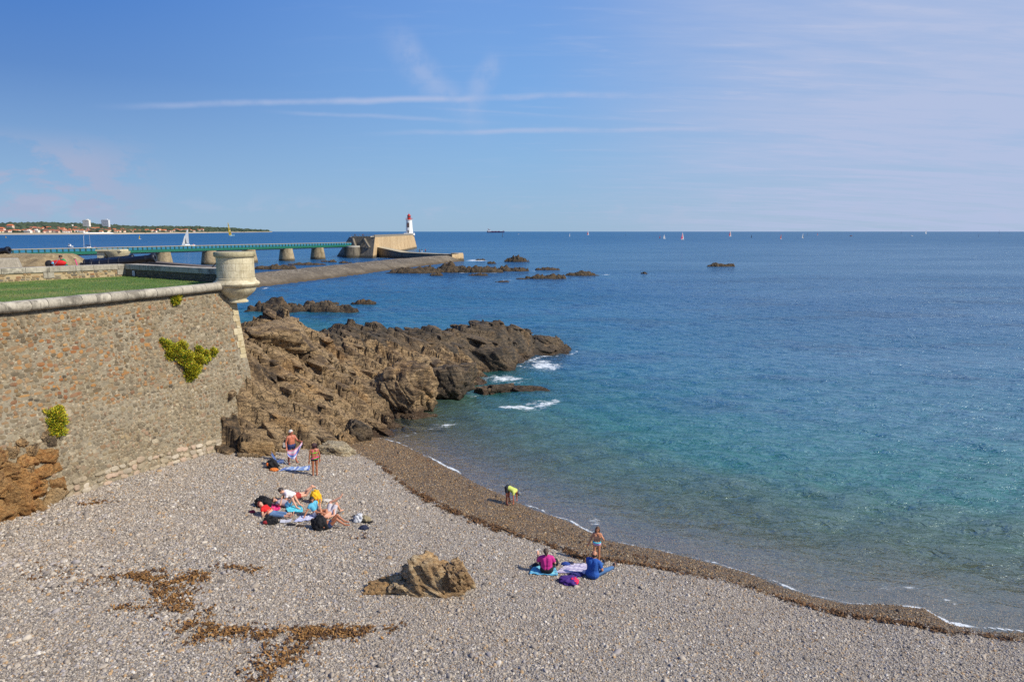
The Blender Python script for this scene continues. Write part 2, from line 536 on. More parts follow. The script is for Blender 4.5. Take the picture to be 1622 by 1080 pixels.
# ------------------------------------------------------------------ ground sheet of the beach and sea bed
def stone_ramp(T, f):
    return T.ramp(f, [(0.0, rgb(100, 94, 88)), (0.10, rgb(134, 126, 118)), (0.26, rgb(158, 147, 133)), (0.45, rgb(178, 166, 149)),
                      (0.60, rgb(184, 174, 160)), (0.72, rgb(158, 152, 150)), (0.84, rgb(200, 190, 174)), (0.90, rgb(172, 140, 100)), (0.965, rgb(214, 207, 195)), (1.0, rgb(112, 98, 88))], 'CONSTANT')
def wet_ramp(T, f):
    return T.ramp(f, [(0.0, rgb(58, 50, 40)), (0.16, rgb(96, 80, 58)), (0.32, rgb(134, 110, 78)), (0.48, rgb(156, 128, 88)),
                      (0.62, rgb(104, 92, 76)), (0.74, rgb(176, 142, 96)), (0.84, rgb(156, 116, 70)), (0.93, rgb(194, 176, 144)), (1.0, rgb(96, 80, 62))], 'CONSTANT')

m, T, b, o = base_mat('shingle bed')
g = T.node('ShaderNodeNewGeometry').outputs['Position']
v1 = T.node('ShaderNodeTexVoronoi'); T.set(v1, 'Vector', g); v1.inputs['Scale'].default_value = 17.0
sx = T.node('ShaderNodeSeparateColor'); T.set(sx, 0, v1.outputs['Color'])
wet = T.node('ShaderNodeAttribute', attribute_name='wet').outputs['Fac']
dryc = T.mix(0.35, stone_ramp(T, sx.outputs[0]), rgb(152, 142, 127))
wetc = T.mix(0.35, wet_ramp(T, sx.outputs[0]), rgb(76, 62, 44))
c = T.mix(T.smooth(wet, 0.3, 0.7), dryc, wetc)
c = T.mix(T.smooth(v1.outputs['Distance'], 0.25, 0.75, 0.0, 0.45), c, (0.07, 0.062, 0.055, 1))
T.set(b, 'Base Color', c)
T.set(b, 'Roughness', T.smooth(wet, 0.3, 0.8, 0.85, 0.45))
bump(T, b, T.math('SUBTRACT', 1.0, v1.outputs['Distance']), 0.8, 0.03)
M_BED = m

bx0, bx1, by0, by1, st = -34.0, 34.0, 4.0, 76.0, 0.30
gx, gy = np.meshgrid(np.arange(bx0, bx1 + .01, st), np.arange(by0, by1 + .01, st))
P = np.stack([gx.ravel(), gy.ravel()], 1)
dsh = shore_d(P); dwet = polyline_signed(P, WETL)
zb = beach_z(P)
me = new_mesh('beach', np.column_stack([P, zb]), grid_faces(gx.shape[0], gx.shape[1]), True)
point_attr(me, 'wet', np.clip(0.5 - dwet / 0.7, 0, 1) if True else 0)
beach = tag(link('beach', me, M_BED), 'pale grey shingle beach sloping down to the water', kind='structure')

# sea bed beyond, one coarse sheet out to the horizon
vs = [(-60000, -200, -15), (60000, -200, -15), (60000, 60000, -15), (-60000, 60000, -15)]
m_bed = plain('deep bed', rgb(60, 70, 64), 0.9)
tag(link('sea_bed', new_mesh('sea_bed', vs, [(0, 1, 2, 3)]), m_bed), 'dark sea bed under the bay', kind='structure')

# ------------------------------------------------------------------ pebbles: real stones strewn over the beach
def pebble_nodes(name, mat, variants=6):
    ng = D.node_groups.new(name, 'GeometryNodeTree')
    ng.interface.new_socket('Geometry', in_out='INPUT', socket_type='NodeSocketGeometry')
    ng.interface.new_socket('Geometry', in_out='OUTPUT', socket_type='NodeSocketGeometry')
    n = ng.nodes; l = ng.links
    gi = n.new('NodeGroupInput'); go = n.new('NodeGroupOutput')
    join = n.new('GeometryNodeJoinGeometry')
    for i in range(variants):
        ico = n.new('GeometryNodeMeshIcoSphere'); ico.inputs['Radius'].default_value = 1.0; ico.inputs['Subdivisions'].default_value = 2
        tex = n.new('ShaderNodeTexNoise'); tex.noise_dimensions = '4D'
        tex.inputs['W'].default_value = i * 3.7; tex.inputs['Scale'].default_value = 0.9; tex.inputs['Detail'].default_value = 1.5
        sub = n.new('ShaderNodeVectorMath'); sub.operation = 'SUBTRACT'; sub.inputs[1].default_value = (0.5, 0.5, 0.5)
        scl = n.new('ShaderNodeVectorMath'); scl.operation = 'SCALE'; scl.inputs['Scale'].default_value = 1.35
        sp = n.new('GeometryNodeSetPosition')
        l.new(ico.outputs['Mesh'], sp.inputs['Geometry'])
        l.new(tex.outputs['Color'], sub.inputs[0]); l.new(sub.outputs[0], scl.inputs[0]); l.new(scl.outputs[0], sp.inputs['Offset'])
        ss = n.new('GeometryNodeSetShadeSmooth'); l.new(sp.outputs[0], ss.inputs['Geometry'])
        sm = n.new('GeometryNodeSetMaterial'); sm.inputs['Material'].default_value = mat
        l.new(ss.outputs[0], sm.inputs['Geometry'])
        gti = n.new('GeometryNodeGeometryToInstance'); l.new(sm.outputs[0], gti.inputs[0])
        l.new(gti.outputs[0], join.inputs[0])
    iop = n.new('GeometryNodeInstanceOnPoints')
    l.new(gi.outputs[0], iop.inputs['Points']); l.new(join.outputs[0], iop.inputs['Instance'])
    iop.inputs['Pick Instance'].default_value = True
    def attr(nm, typ):
        a = n.new('GeometryNodeInputNamedAttribute'); a.data_type = typ; a.inputs['Name'].default_value = nm
        return a.outputs['Attribute']
    l.new(attr('idx', 'INT'), iop.inputs['Instance Index'])
    e2r = n.new('FunctionNodeEulerToRotation'); l.new(attr('rot', 'FLOAT_VECTOR'), e2r.inputs[0])
    l.new(e2r.outputs[0], iop.inputs['Rotation'])
    l.new(attr('scl', 'FLOAT_VECTOR'), iop.inputs['Scale'])
    l.new(iop.outputs[0], go.inputs[0])
    return ng

def pebble_mat(name, ramp, rough):
    m, T, b, o = base_mat(name)
    r = T.node('ShaderNodeObjectInfo').outputs['Random']
    g = T.node('ShaderNodeNewGeometry').outputs['Position']
    c = ramp(T, r)
    n = T.noise(g, 60.0, 3.0)
    big = T.noise(g, 0.35, 4.0, 0.6)
    c = T.mix(T.smooth(big, 0.35, 0.7, 0.05, 0.30), c, rgb(168, 150, 128) if rough > 0.6 else rgb(128, 100, 66))
    c = T.mix(1.0, c, T.mix(n, (0.82, 0.82, 0.82, 1), (1.12, 1.12, 1.12, 1)), 'MULTIPLY')
    T.set(b, 'Base Color', c); b.inputs['Roughness'].default_value = rough
    return m
M_PEB = pebble_mat('dry pebble', stone_ramp, 0.8)
M_WPEB = pebble_mat('wet pebble', wet_ramp, 0.5)

def strew(name, P, z, r, mat, label):
    n = len(P)
    sq = RNG.uniform(0.45, 0.8, n); el = RNG.uniform(0.75, 1.35, n)
    me = new_mesh(name, np.column_stack([P, z + r * sq * 0.25]), [])
    point_attr(me, 'idx', RNG.integers(0, 6, n), 'INT')
    point_attr(me, 'rot', np.column_stack([RNG.normal(0, .35, n), RNG.normal(0, .35, n), RNG.uniform(0, 6.28, n)]), 'FLOAT_VECTOR')
    point_attr(me, 'scl', np.column_stack([r * el, r / el, r * sq]), 'FLOAT_VECTOR')
    o = link(name, me)
    md = o.modifiers.new('strew', 'NODES'); md.node_group = pebble_nodes(name, mat)
    return tag(o, label, kind='stuff')

# candidate points: everything the camera can see of the beach plus a margin
def in_view(P, z, m=0.06):
    c, s = math.cos(PITCH), math.sin(PITCH)
    yy = P[:, 1]; dzv = z - ZC
    f = yy * c - dzv * s; up = yy * s + dzv * c
    return (np.abs(P[:, 0] / f) < 0.75 + m) & (np.abs(up / f) < 0.4995 + m) & (f > 1)
N = 800000
cand = np.column_stack([RNG.uniform(-26, 22, N), RNG.uniform(12, 46, N)])
cz = beach_z(cand); cd = shore_d(cand); cw = polyline_signed(cand, WETL)
edge = cw + fbm(cand[:, 0] * 1.3, cand[:, 1] * 1.3, 5, 3) * 0.55
ok = in_view(cand, cz) & (cd > -1.6)
cand, cz, cd, edge = cand[ok], cz[ok], cd[ok], edge[ok]
# wet band along the water, dry shingle above, with a ragged border between the two
wetm = edge + RNG.normal(0, .16, len(edge)) < 0
nearleft = np.clip((-cand[:, 0] * 0.07 + (24 - cand[:, 1]) * 0.05), 0, 1)
patch = np.clip(fbm(cand[:, 0] * 0.5, cand[:, 1] * 0.5, 21, 3) + 0.2, 0, 1)
rad = np.exp(RNG.normal(math.log(0.0168), 0.42, len(cand))) * (1 + (0.15 + .65 * patch) * nearleft)
big = RNG.random(len(cand)) < 0.007 * (1 + 3 * nearleft)
rad = np.where(big, rad * RNG.uniform(1.5, 2.4, len(cand)), rad)
rad = np.clip(rad, 0.010, 0.12); rad = np.where(cd < 0.3, np.minimum(rad, .024), rad)
keep = RNG.random(len(cand)) < np.where(rad > 0.05, .75, 0.97)
dm = keep & ~wetm; wm = keep & wetm
strew('dry_pebbles', cand[dm], cz[dm], rad[dm], M_PEB, 'dry grey and cream pebbles covering the upper beach')
strew('wet_pebbles', cand[wm], cz[wm], rad[wm] * 0.82, M_WPEB, 'wet brown pebbles in a band along the water')

# ------------------------------------------------------------------ rock outcrop under the fort's corner
CTRL = []   # (x, y, z)
def cp(u, v, y):
    CTRL.append(tuple(atd(u, v, y)))
def cz0(u, v, z=0.0):
    CTRL.append(tuple(at(u, v, z)))
def cb(u, v, dz=0.0):
    p = on_beach(u, v); CTRL.append((p[0], p[1], p[2] + dz))
# crest of the back ridge
for u, v, y in [(500, 530, 54), (530, 511, 55.5), (562, 508, 57), (600, 515, 58.5), (640, 523, 59.5), (680, 521, 60.5), (715, 516, 62), (750, 506, 64), (790, 502, 66), (818, 508, 67.5), (838, 522, 69), (852, 531, 70.5), (880, 528, 72), (897, 539, 73)]:
    cp(u, v, y)
# behind the ridge the rock drops into the sea
for u, v, y in [(500, 530, 54), (562, 508, 57), (640, 523, 59.5), (715, 516, 62), (790, 502, 66), (838, 522, 69)]:
    p = atd(u, v, y); CTRL.append((p[0] - 1.6, p[1] + 4.2, p[2] * 0.35 - 0.2)); CTRL.append((p[0] - 3.0, p[1] + 8.0, -1.4))
# the block by the wall's corner and the saddle behind it
for u, v, y in [(400, 520, 45), (425, 503, 46.5), (455, 501, 47), (478, 509, 48), (487, 530, 48), (410, 545, 41)]:
    cp(u, v, y)
for q in [(-24, 52, 3.5), (-19, 55, 2.2), (-24, 60, 0.0), (-16, 58, 0.4), (-30, 60, -1.0), (-22, 45, 5.8), (-21, 66, -1.5)]: CTRL.append(q)
# the brown slope down to the shingle
for u, v, y in [(395, 556, 38.3), (380, 585, 37.0), (400, 600, 37.8), (366, 625, 36.2), (352, 660, 35.3), (400, 640, 36.6), (440, 560, 42), (440, 600, 39.5), (440, 640, 37.3), (440, 680, 35.2),
                (480, 548, 46), (480, 585, 41.5), (480, 625, 38.5), (490, 660, 37), (520, 565, 47), (530, 600, 43), (540, 640, 40.5), (550, 670, 39.2), (400, 680, 34.9), (370, 695, 34.4), (520, 690, 36.4),
                (580, 545, 52), (580, 570, 49), (590, 600, 47.5), (590, 630, 45.0), (610, 660, 42.5), (570, 655, 41)]:
    cp(u, v, y)
for u, v in [(330, 716), (362, 722), (400, 724), (440, 718), (480, 716), (520, 716), (552, 704), (575, 697)]: cb(u, v, -0.12)
for u, v in [(300, 735), (360, 745), (430, 745), (500, 745), (560, 722), (600, 712)]: cb(u, v, -1.3)
# waterline in front
for u, v in [(628, 682), (655, 672), (690, 664), (668, 650), (700, 646), (742, 634), (770, 628), (868, 614), (760, 590), (800, 586), (832, 574), (848, 562), (870, 551), (903, 545)]: cz0(u, v, 0.05)
for u, v in [(650, 692), (700, 678), (720, 656), (770, 645), (830, 632), (890, 622), (800, 604), (850, 590), (880, 568), (925, 552), (920, 530), (912, 546), (910, 538)]: cz0(u, v, -1.2)
# inner features
for u, v, y in [(650, 660, 45), (632, 650, 46), (620, 560, 53), (660, 555, 55), (700, 548, 57), (740, 545, 60), (720, 575, 56), (700, 580, 54.5), (760, 560, 61), (800, 540, 64.5), (820, 560, 66.5), (870, 540, 72), (835, 545, 68), (780, 617, 52.5), (830, 613, 53.5)]:
    cp(u, v, y)
tip = at(903, 545, 0)
for d_ in ((1.2, -.6, -1.3), (2.4, .4, -2.6), (1.0, 2.0, -1.6), (4.5, 1.5, -4), (4.5, -2.5, -4), (0.5, -2.2, -1.2)): CTRL.append((tip[0] + d_[0], tip[1] + d_[1], d_[2]))
CTRL = np.array(CTRL)
def tps_fit(C, lam=0.12):
    n = len(C)
    d = np.hypot(C[:, None, 0] - C[None, :, 0], C[:, None, 1] - C[None, :, 1])
    K = d                                       # linear radial basis: no overshoot
    A = np.zeros((n + 1, n + 1)); A[:n, :n] = K - np.eye(n) * lam; A[:n, n] = 1; A[n, :n] = 1
    return np.linalg.solve(A, np.append(C[:, 2], 0))
_w = tps_fit(CTRL)
def outcrop_base(P):
    P = np.asarray(P, float).reshape(-1, 2)
    out = np.zeros(len(P))
    for i in range(0, len(P), 20000):
        q = P[i:i + 20000]
        d = np.hypot(q[:, None, 0] - CTRL[None, :, 0], q[:, None, 1] - CTRL[None, :, 1])
        out[i:i + 20000] = d @ _w[:-1] + _w[-1]
    return out

def blocky(x, y, h, seed, amp=1.0, ang=0.62):
    """fractured layered rock: tilted blocks of three sizes with open joints, plus ledges along the bedding"""
    wx = fbm(x * 0.25, y * 0.25, seed + 90, 3) * 0.9; wy = fbm(x * 0.25 + 9, y * 0.25, seed + 91, 3) * 0.9
    ca, sa = math.cos(ang), math.sin(ang)
    u = (x + wx) * ca - (y + wy) * sa; v = (x + wx) * sa + (y + wy) * ca
    out = h.copy()
    for k, (su, sv, a) in enumerate(((6.5, 2.3, 0.55), (2.6, 0.9, 0.20), (0.9, 0.36, 0.07))):
        f1, f2, ox, oy, r1, r2, r3 = worley(u / su, v / sv, seed + k * 5)
        out = out + amp * a * ((r3 - 0.5) * .7 + ox * (r1 - 0.5) * 1.0 + oy * (r2 - 0.15) * 1.5)
        out = out - amp * a * 1.5 * np.clip(1 - (f2 - f1) / 0.055, 0, 1)
    # ledges
    s = out * 0.55 + v * 0.50 + u * 0.06 + fbm(x * 0.35, y * 0.35, seed + 50, 3) * 0.55
    q = s / 0.80; fr = q - np.floor(q); kk = _h(np.floor(q), np.floor(u / 3.0 + np.floor(q) * .37), seed, 6)
    out = out + amp * (.22 + .80 * kk) * (np.clip((fr - 0.84) / 0.07, 0, 1) - fr)
    s2 = out * .6 + v * 0.50 + fbm(x * .9, y * .9, seed + 51, 2) * .2; q = s2 / 0.27; fr = q - np.floor(q); kk = _h(np.floor(q), np.floor(u / 1.3 + np.floor(q) * .61), seed, 7)
    out = out + amp * (.05 + .26 * kk) * (np.clip((fr - 0.80) / 0.10, 0, 1) - fr)
    out = out + amp * (fbm(x * 2.2, y * 2.2, seed + 70, 4) * 0.05 + fbm(x * 7, y * 7, seed + 71, 3) * 0.03)
    return out

def height_rock(name, x0, x1, y0, y1, st, hfun, zmin, mat, label, cat='rocks', parent=None, group=None):
    gx, gy = np.meshgrid(np.arange(x0, x1 + st * .5, st), np.arange(y0, y1 + st * .5, st))
    P = np.stack([gx.ravel(), gy.ravel()], 1)
    P = P + RNG.uniform(-.3, .3, P.shape) * st
    h = hfun(P)
    F = grid_faces(*gx.shape)
    F = F[(h[F] > zmin).any(1)]
    used = np.unique(F); rm = np.full(len(P), -1); rm[used] = np.arange(len(used))
    V = np.column_stack([P, h])[used]; F = rm[F]
    if parent is None:
        c = np.array([V[:, 0].mean(), V[:, 1].mean(), max(zmin, 0)])
        V = V - c
    me = new_mesh(name, V, F)
    o = link(name, me, mat, parent)
    if parent is None:
        o.location = tuple(c); tag(o, label, cat, group)
    return o

# the three bodies of the outcrop
def ridge_mask(P):
    # >0 on the dark back ridge: beyond a line from the wall corner to the front boulder's back
    a = np.array(atd(500, 552, 50.5)[:2]); b = np.array(atd(830, 574, 64)[:2])
    ab = b - a
    return (ab[0] * (P[:, 1] - a[1]) - ab[1] * (P[:, 0] - a[0])) / np.hypot(*ab)
def shallow(P, b_, h):
    w = np.clip((b_ + .25) / .9, .12, 1)
    w = np.where(shore_d(P) > 1.0, 1.0, w)
    return np.where((b_ < 0) & (w < 1), b_ * 2.2, b_) + (h - b_) * w
def h_front(P):
    h = outcrop_base(P)
    h = shallow(P, h, blocky(P[:, 0], P[:, 1], h, 100, 1.0))
    m_ = ridge_mask(P)
    return h - np.clip(m_ + 0.2 + fbm(P[:, 0] * .8, P[:, 1] * .8, 6, 3) * .5, 0, 9) * 1.2 - np.where((P[:, 0] < -21), 0, 0)
def h_back(P):
    h = outcrop_base(P)
    h = shallow(P, h, blocky(P[:, 0], P[:, 1], h, 200, 0.72, 0.40))
    m_ = ridge_mask(P)
    return h - np.clip(-m_ - 0.3 + fbm(P[:, 0] * .8, P[:, 1] * .8, 6, 3) * .5, 0, 9) * 1.1
def cut_wall(P):
    return P
height_rock('rock_outcrop', -26, -2, 31, 62, 0.085, h_front, -0.7, M_ROCK, 'brown fractured rock slope running from the fort wall down to the shingle', 'rock')
height_rock('rock_ridge', -26, 10, 43, 82, 0.135, h_back, -0.8, M_ROCK_DARK, 'long dark rock ridge jutting into the sea beyond the brown slope', 'rock')

# free boulders: many-faced stones cut by random planes
def facet_rock(seed, dims, sub=4, n=22, rough=0.05, flat=0.5):
    rng = np.random.default_rng(seed)
    bm = bmesh.new(); bmesh.ops.create_icosphere(bm, subdivisions=sub, radius=1.0)
    V = np.array([v.co[:] for v in bm.verts])
    N_ = rng.normal(size=(n, 3)); N_ /= np.linalg.norm(N_, axis=1)[:, None]
    off = rng.uniform(0.62, 1.0, n)
    dot = V @ N_.T
    r = np.where(dot > 0.05, off[None, :] / np.maximum(dot, 0.05), 9).min(1)
    r = np.minimum(r, 1.25)
    V = V * r[:, None]
    V = V + V * (fbm(V[:, 0] * 2.5 + V[:, 2] * 1.7, V[:, 1] * 2.5 - V[:, 2] * 1.3, seed, 4) * rough * 2)[:, None]
    s = V @ np.array([0.25, 0.35, 0.9]); q = s / 0.16; fr = q - np.floor(q)
    V = V * (1 + rough * 0.9 * (np.clip((fr - .6) / .25, 0, 1) - fr))[:, None]
    V = V * np.array(dims)[None, :]
    F = np.array([[v.index for v in f.verts] for f in bm.faces]); bm.free()
    return V, F

def block_rock(seed, sub=4, extra=5, bumpy=.05, ledge=.05):
    rng = np.random.default_rng(seed)
    bm = bmesh.new(); bmesh.ops.create_icosphere(bm, subdivisions=sub, radius=1.0)
    V = np.array([v.co[:] for v in bm.verts]); F = np.array([[v.index for v in f.verts] for f in bm.faces]); bm.free()
    N_ = np.vstack([np.eye(3), -np.eye(3), rng.normal(size=(extra, 3))]); N_ = N_ + rng.normal(0, .22, N_.shape); N_ /= np.linalg.norm(N_, axis=1)[:, None]
    off = np.concatenate([rng.uniform(.55, .8, 6), rng.uniform(.72, 1.0, extra)])
    dot = V @ N_.T
    r = np.minimum(np.where(dot > .05, off / np.maximum(dot, .05), 9).min(1), 1.3)
    V = V * r[:, None]
    V = V * (1 + fbm(V[:, 0] * 4 + V[:, 2] * 3, V[:, 1] * 4 - V[:, 2] * 2, seed, 4) * bumpy)[:, None]
    s = V @ np.array([0.3, 0.25, 0.9]) + fbm(V[:, 0] * 2, V[:, 1] * 2, seed + 2, 2) * .12; q = s / .21; fr = q - np.floor(q)
    f1, f2, ox, oy, r1, r2, r3 = worley(V[:, 0] * 2.6 + V[:, 2] * 1.9 + seed, V[:, 1] * 2.6 - V[:, 2] * 1.4, seed)
    V = V * (1 + bumpy * (1.5 * (r3 - .5) + 1.2 * oy * (r2 - .3) - .8 * np.clip(1 - (f2 - f1) / .10, 0, 1)))[:, None]
    V[:, :2] *= (1 + ledge * (np.clip((fr - .6) / .25, 0, 1) - fr))[:, None]
    return V, F

def boulder(name, seed, loc, dims, rot, mat, label, sub=5, group=None, n=22, rough=0.05):
    V, F = block_rock(seed, sub, 12, .13, .03); V = V * np.array(dims) * 1.15
    o = link(name, new_mesh(name, V, F), mat, None, loc, rot)
    return tag(o, label, 'rock', group)

def bl(u, v, y, dzv=0.0):
    p = atd(u, v, y); return (p[0], p[1], p[2] + dzv)
boulder('boulder', 31, bl(443, 536, 45.0, -0.2), (2.2, 1.7, 1.5), (0.1, -0.1, 0.3), M_ROCK, 'big tan angular boulder topping the rocks beside the corner of the fort')
boulder('boulder', 32, bl(640, 618, 47.4, .1), (2.75, 1.9, 1.75), (0.30, 0.14, -0.25), M_ROCK, 'broad boulder with flat tan top and shadowed face at the edge of the cove', 6)
boulder('boulder', 33, bl(714, 602, 51.0), (1.75, 1.6, 1.7), (0.1, 0.1, -0.3), M_ROCK_DARK, 'dark square boulder beyond the broad flat topped one by the cove', 5)
boulder('boulder', 34, bl(778, 572, 62.0), (2.4, 1.6, 1.7), (0.1, 0.05, 0.1), M_ROCK_DARK, 'blocky brown boulder with a steep face above the breaking foam', 5)
boulder('boulder', 35, bl(832, 619, 53.2, -0.15), (2.3, 0.9, 0.55), (0.0, 0.0, 0.05), M_ROCK_DARK, 'low wet rock spur at the end of the outcrop amid foam', 5)
boulder('boulder', 41, bl(792, 616, 53.0, -0.1), (1.2, 0.8, 0.6), (0.1, 0.0, 0.3), M_ROCK_DARK, 'wet brown rock between the dark square boulder and the low spur', 5)
boulder('boulder', 42, bl(768, 622, 52.5, -0.1), (0.9, 0.8, 0.75), (0.1, 0.2, 0.9), M_ROCK, 'rounded orange brown rock at the seaward foot of the dark square boulder', 5)
boulder('boulder', 36, bl(664, 664, 45.2, -0.1), (1.3, 0.8, 0.5), (0.1, 0.1, 0.4), M_ROCK, 'low orange brown wet rock in the corner of the cove', 5)
boulder('boulder', 37, bl(862, 541, 71.0), (1.5, 1.2, 0.8), (0, 0, -.3), M_ROCK_DARK, 'last low dark rock at the seaward tip of the ridge', 5)
p = on_beach(527, 722); boulder('boulder', 38, (p[0], p[1] + 0.6, p[2] + 0.2), (1.0, 0.6, 0.48), (0.25, 0.1, -0.2), M_ROCK_PALE, 'smooth pale cream boulder beside the woman in the bikini', 5)
p = on_beach(402, 722); boulder('boulder', 39, (p[0], p[1] + 0.5, p[2] + 0.15), (1.1, 0.6, 0.5), (0.0, 0.1, 0.1), M_ROCK_TAN, 'tan boulder at the foot of the slope behind the black beach bag', 5)
p = on_beach(565, 698); boulder('boulder', 40, (p[0], p[1] + 0.5, p[2] + 0.3), (0.9, 0.7, 0.75), (0.0, 0.1, 0.5), M_ROCK_DARK, 'dark upright boulder where the wet shingle meets the rocks', 5)

# loose and half buried slabs all over the outcrop, parts of it
outc = D.objects['rock_outcrop']; ridge = D.objects['rock_ridge']
protos = []
for i in range(8):
    V, F = block_rock(60 + i, 4)
    me_ = new_mesh('slab', V, F); me_.materials.append(M_ROCK); protos.append(me_)
protos_d = []
for i in range(5):
    V, F = block_rock(80 + i, 4)
    me_ = new_mesh('slab', V, F); me_.materials.append(M_ROCK_DARK); protos_d.append(me_)
def slabs(parent, protos, hfun, n, area, seed, cond, ang):
    rng = np.random.default_rng(seed)
    Pq = np.column_stack([rng.uniform(area[0], area[1], n * 9), rng.uniform(area[2], area[3], n * 9)])
    h = hfun(Pq)
    okk = cond(Pq, h); Pq = Pq[okk][:n]; h = h[okk][:n]
    for (x, y), z in zip(Pq, h):   # slabs lie along the bedding
        L = math.exp(rng.normal(math.log(0.55), 0.5)); L = min(L, 1.7)
        o = link('slab', protos[int(rng.integers(len(protos)))], None, parent)
        pl = parent.location
        L *= 1.25
        o.location = (x - pl.x, y - pl.y, z - pl.z - L * 0.07)
        o.rotation_euler = (rng.normal(0.32, 0.12), rng.normal(0.22, .12), ang + rng.normal(0, 0.16))
        o.scale = (L, L * rng.uniform(.25, .42), L * rng.uniform(.16, .30))
slabs(outc, protos, h_front, 170, (-20, -3, 33, 56), 5, lambda P, h: (h > 0.2) & (h > beach_z(P) - 0.1) & (ridge_mask(P) < 0.3), -0.62)
slabs(ridge, protos_d, h_back, 110, (-18, 6, 48, 74), 6, lambda P, h: (h > 0.2) & (ridge_mask(P) > -0.2), -0.4)

# the boulder in the shingle: one rough rock split into four masses
pb = on_beach(676, 944)
lone = tag(empty('boulder', pb), 'rough tan boulder with a split crest lying alone in the shingle', 'rock')
M_ROCK_LONE = rock_mat('lone boulder rock', [rgb(140, 110, 76), rgb(190, 156, 112), rgb(220, 194, 152), rgb(182, 146, 104)], None, None, .2)
for k, (c_, dm_, rt_) in enumerate([((-.05, .55, .18), (.92, .66, .80), (.15, .30, .1)), ((.92, .62, .22), (.50, .58, .86), (.1, -.22, .35)), ((-.86, .40, .02), (.66, .46, .42), (.1, .30, -.1)), ((.30, .22, .0), (1.15, .40, .42), (-.25, .1, .05)), ((.05, .9, .3), (.8, .4, .62), (.1, .1, -.2))]):
    V, F = block_rock(510 + k, 6, 11, .17, .06)
    V = V * (1 + fbm(V[:, 0] * 9 + V[:, 2] * 6, V[:, 1] * 9 - V[:, 2] * 5, 60 + k, 4) * .07)[:, None]
    link('rock_mass', new_mesh('rock_mass', V * np.array(dm_) * 1.08, F), M_ROCK_LONE, lone, c_, rt_)
p = on_beach(602, 938); boulder('boulder', 44, (p[0] + .2, p[1] + 0.25, p[2] - 0.02), (0.75, 0.4, 0.3), (0.1, 0.2, .2), M_ROCK_TAN, 'small tan rock half buried beside the lone split boulder', 5, rough=0.08)

# ------------------------------------------------------------------ fort: bastion wall, coping, watch turret, lawn, parapets
ZT = 9.35                                    # underside of the coping
W1 = at(360, 459, ZT); W0 = at(0, 497, ZT)
e = (W0 - W1); e[2] = 0; e /= np.linalg.norm(e)          # along the wall, towards the camera
nrm = np.array([-e[1], e[0], 0.0])                       # outward
if nrm[0] < 0: nrm = -nrm
TUR = at(374.5, 449, 9.65)                               # axis of the turret
CORN = W1 + e * float((TUR - W1) @ e)                    # corner of the wall, on the coping line
FACE0 = CORN - nrm * 0.18                                # wall face under the coping's overhang
BAT = 0.155
def wall_pt(s, z, out=0.0):
    return FACE0 + e * s + nrm * (BAT * (ZT - z) + out) + np.array([0, 0, z - ZT])
WALL_LEN = 27.0

def wall_relief(s, z):
    r = fbm(s * 0.5, z * 0.5, 41, 3) * 0.05 + fbm(s * 2.5, z * 2.5, 42, 3) * 0.03
    # the lower, older masonry stands a little prouder along a wandering line
    line = 5.1 + 0.03 * s + fbm(s * 0.35, s * 0 + 2.0, 43, 3) * 1.0
    return r + 0.10 * np.clip((line - z) / 0.25, 0, 1)

def stone_mat(name, vertex):
    m, T, b, o = base_mat(name)
    g = T.node('ShaderNodeNewGeometry').outputs['Position']
    if vertex: c = T.node('ShaderNodeAttribute', attribute_name='tint').outputs['Color']
    else: c = T.node('ShaderNodeObjectInfo').outputs['Color']
    n = T.noise(g, 9.0, 5.0, 0.65)
    c = T.mix(1.0, c, T.mix(n, (0.46, 0.46, 0.46, 1), (1.18, 1.18, 1.18, 1)), 'MULTIPLY')
    c = T.mix(T.smooth(T.noise(g, 1.1, 4.0, 0.6), 0.36, 0.64, 0.08, 0.66), c, rgb(134, 123, 101))
    stv = T.noise(T.mapping(g, (1.3, 1.3, .13)), 1.2, 5.0, .62)
    c = T.mix(T.smooth(stv, .52, .72, 0, .5), c, rgb(96, 84, 66))
    T.set(b, 'Base Color', c); b.inputs['Roughness'].default_value = 0.9
    bump(T, b, T.noise(g, 26.0, 5.0, 0.65), 0.8, 0.03)
    return m
M_STONE_V = stone_mat('rubble stones', True)
M_STONE_O = stone_mat('rubble stone', False)

m, T, b, o = base_mat('lime mortar')
g = T.node('ShaderNodeNewGeometry').outputs['Position']
n1 = T.noise(g, 0.5, 5.0, 0.6); n2 = T.noise(g, 5.0, 6.0, 0.7); n3 = T.noise(g, 30.0, 4.0, 0.65)
streak = T.noise(T.mapping(g, (1.6, 1.6, 0.16)), 1.3, 5.0, 0.6)
c = T.ramp(n2, [(0.30, rgb(92, 82, 65)), (0.48, rgb(130, 118, 96)), (0.70, rgb(158, 146, 121))])
c = T.mix(T.smooth(n1, 0.42, 0.66, 0.0, 0.6), c, rgb(146, 138, 120))
c = T.mix(T.smooth(streak, 0.55, 0.75, 0.0, 0.55), c, rgb(92, 82, 66))
vv = T.node('ShaderNodeTexVoronoi'); T.set(vv, 'Vector', T.mapping(g, (1, 1, 1.35))); vv.inputs['Scale'].default_value = 8.0
sc_ = T.node('ShaderNodeSeparateColor'); T.set(sc_, 0, vv.outputs['Color'])
chip = T.ramp(sc_.outputs[0], [(0.0, rgb(110, 92, 72)), (0.25, rgb(150, 128, 100)), (0.5, rgb(176, 150, 118)), (0.7, rgb(132, 118, 100)), (0.85, rgb(190, 176, 150)), (1, rgb(150, 108, 70))], 'CONSTANT')
c = T.mix(T.smooth(vv.outputs['Distance'], 0.32, 0.5, 0.65, 0.0), c, chip)
T.set(b, 'Base Color', c); b.inputs['Roughness'].default_value = 0.95
hh = T.math('ADD', T.math('MULTIPLY', n2, 0.6), T.math('MULTIPLY', n3, 0.3))
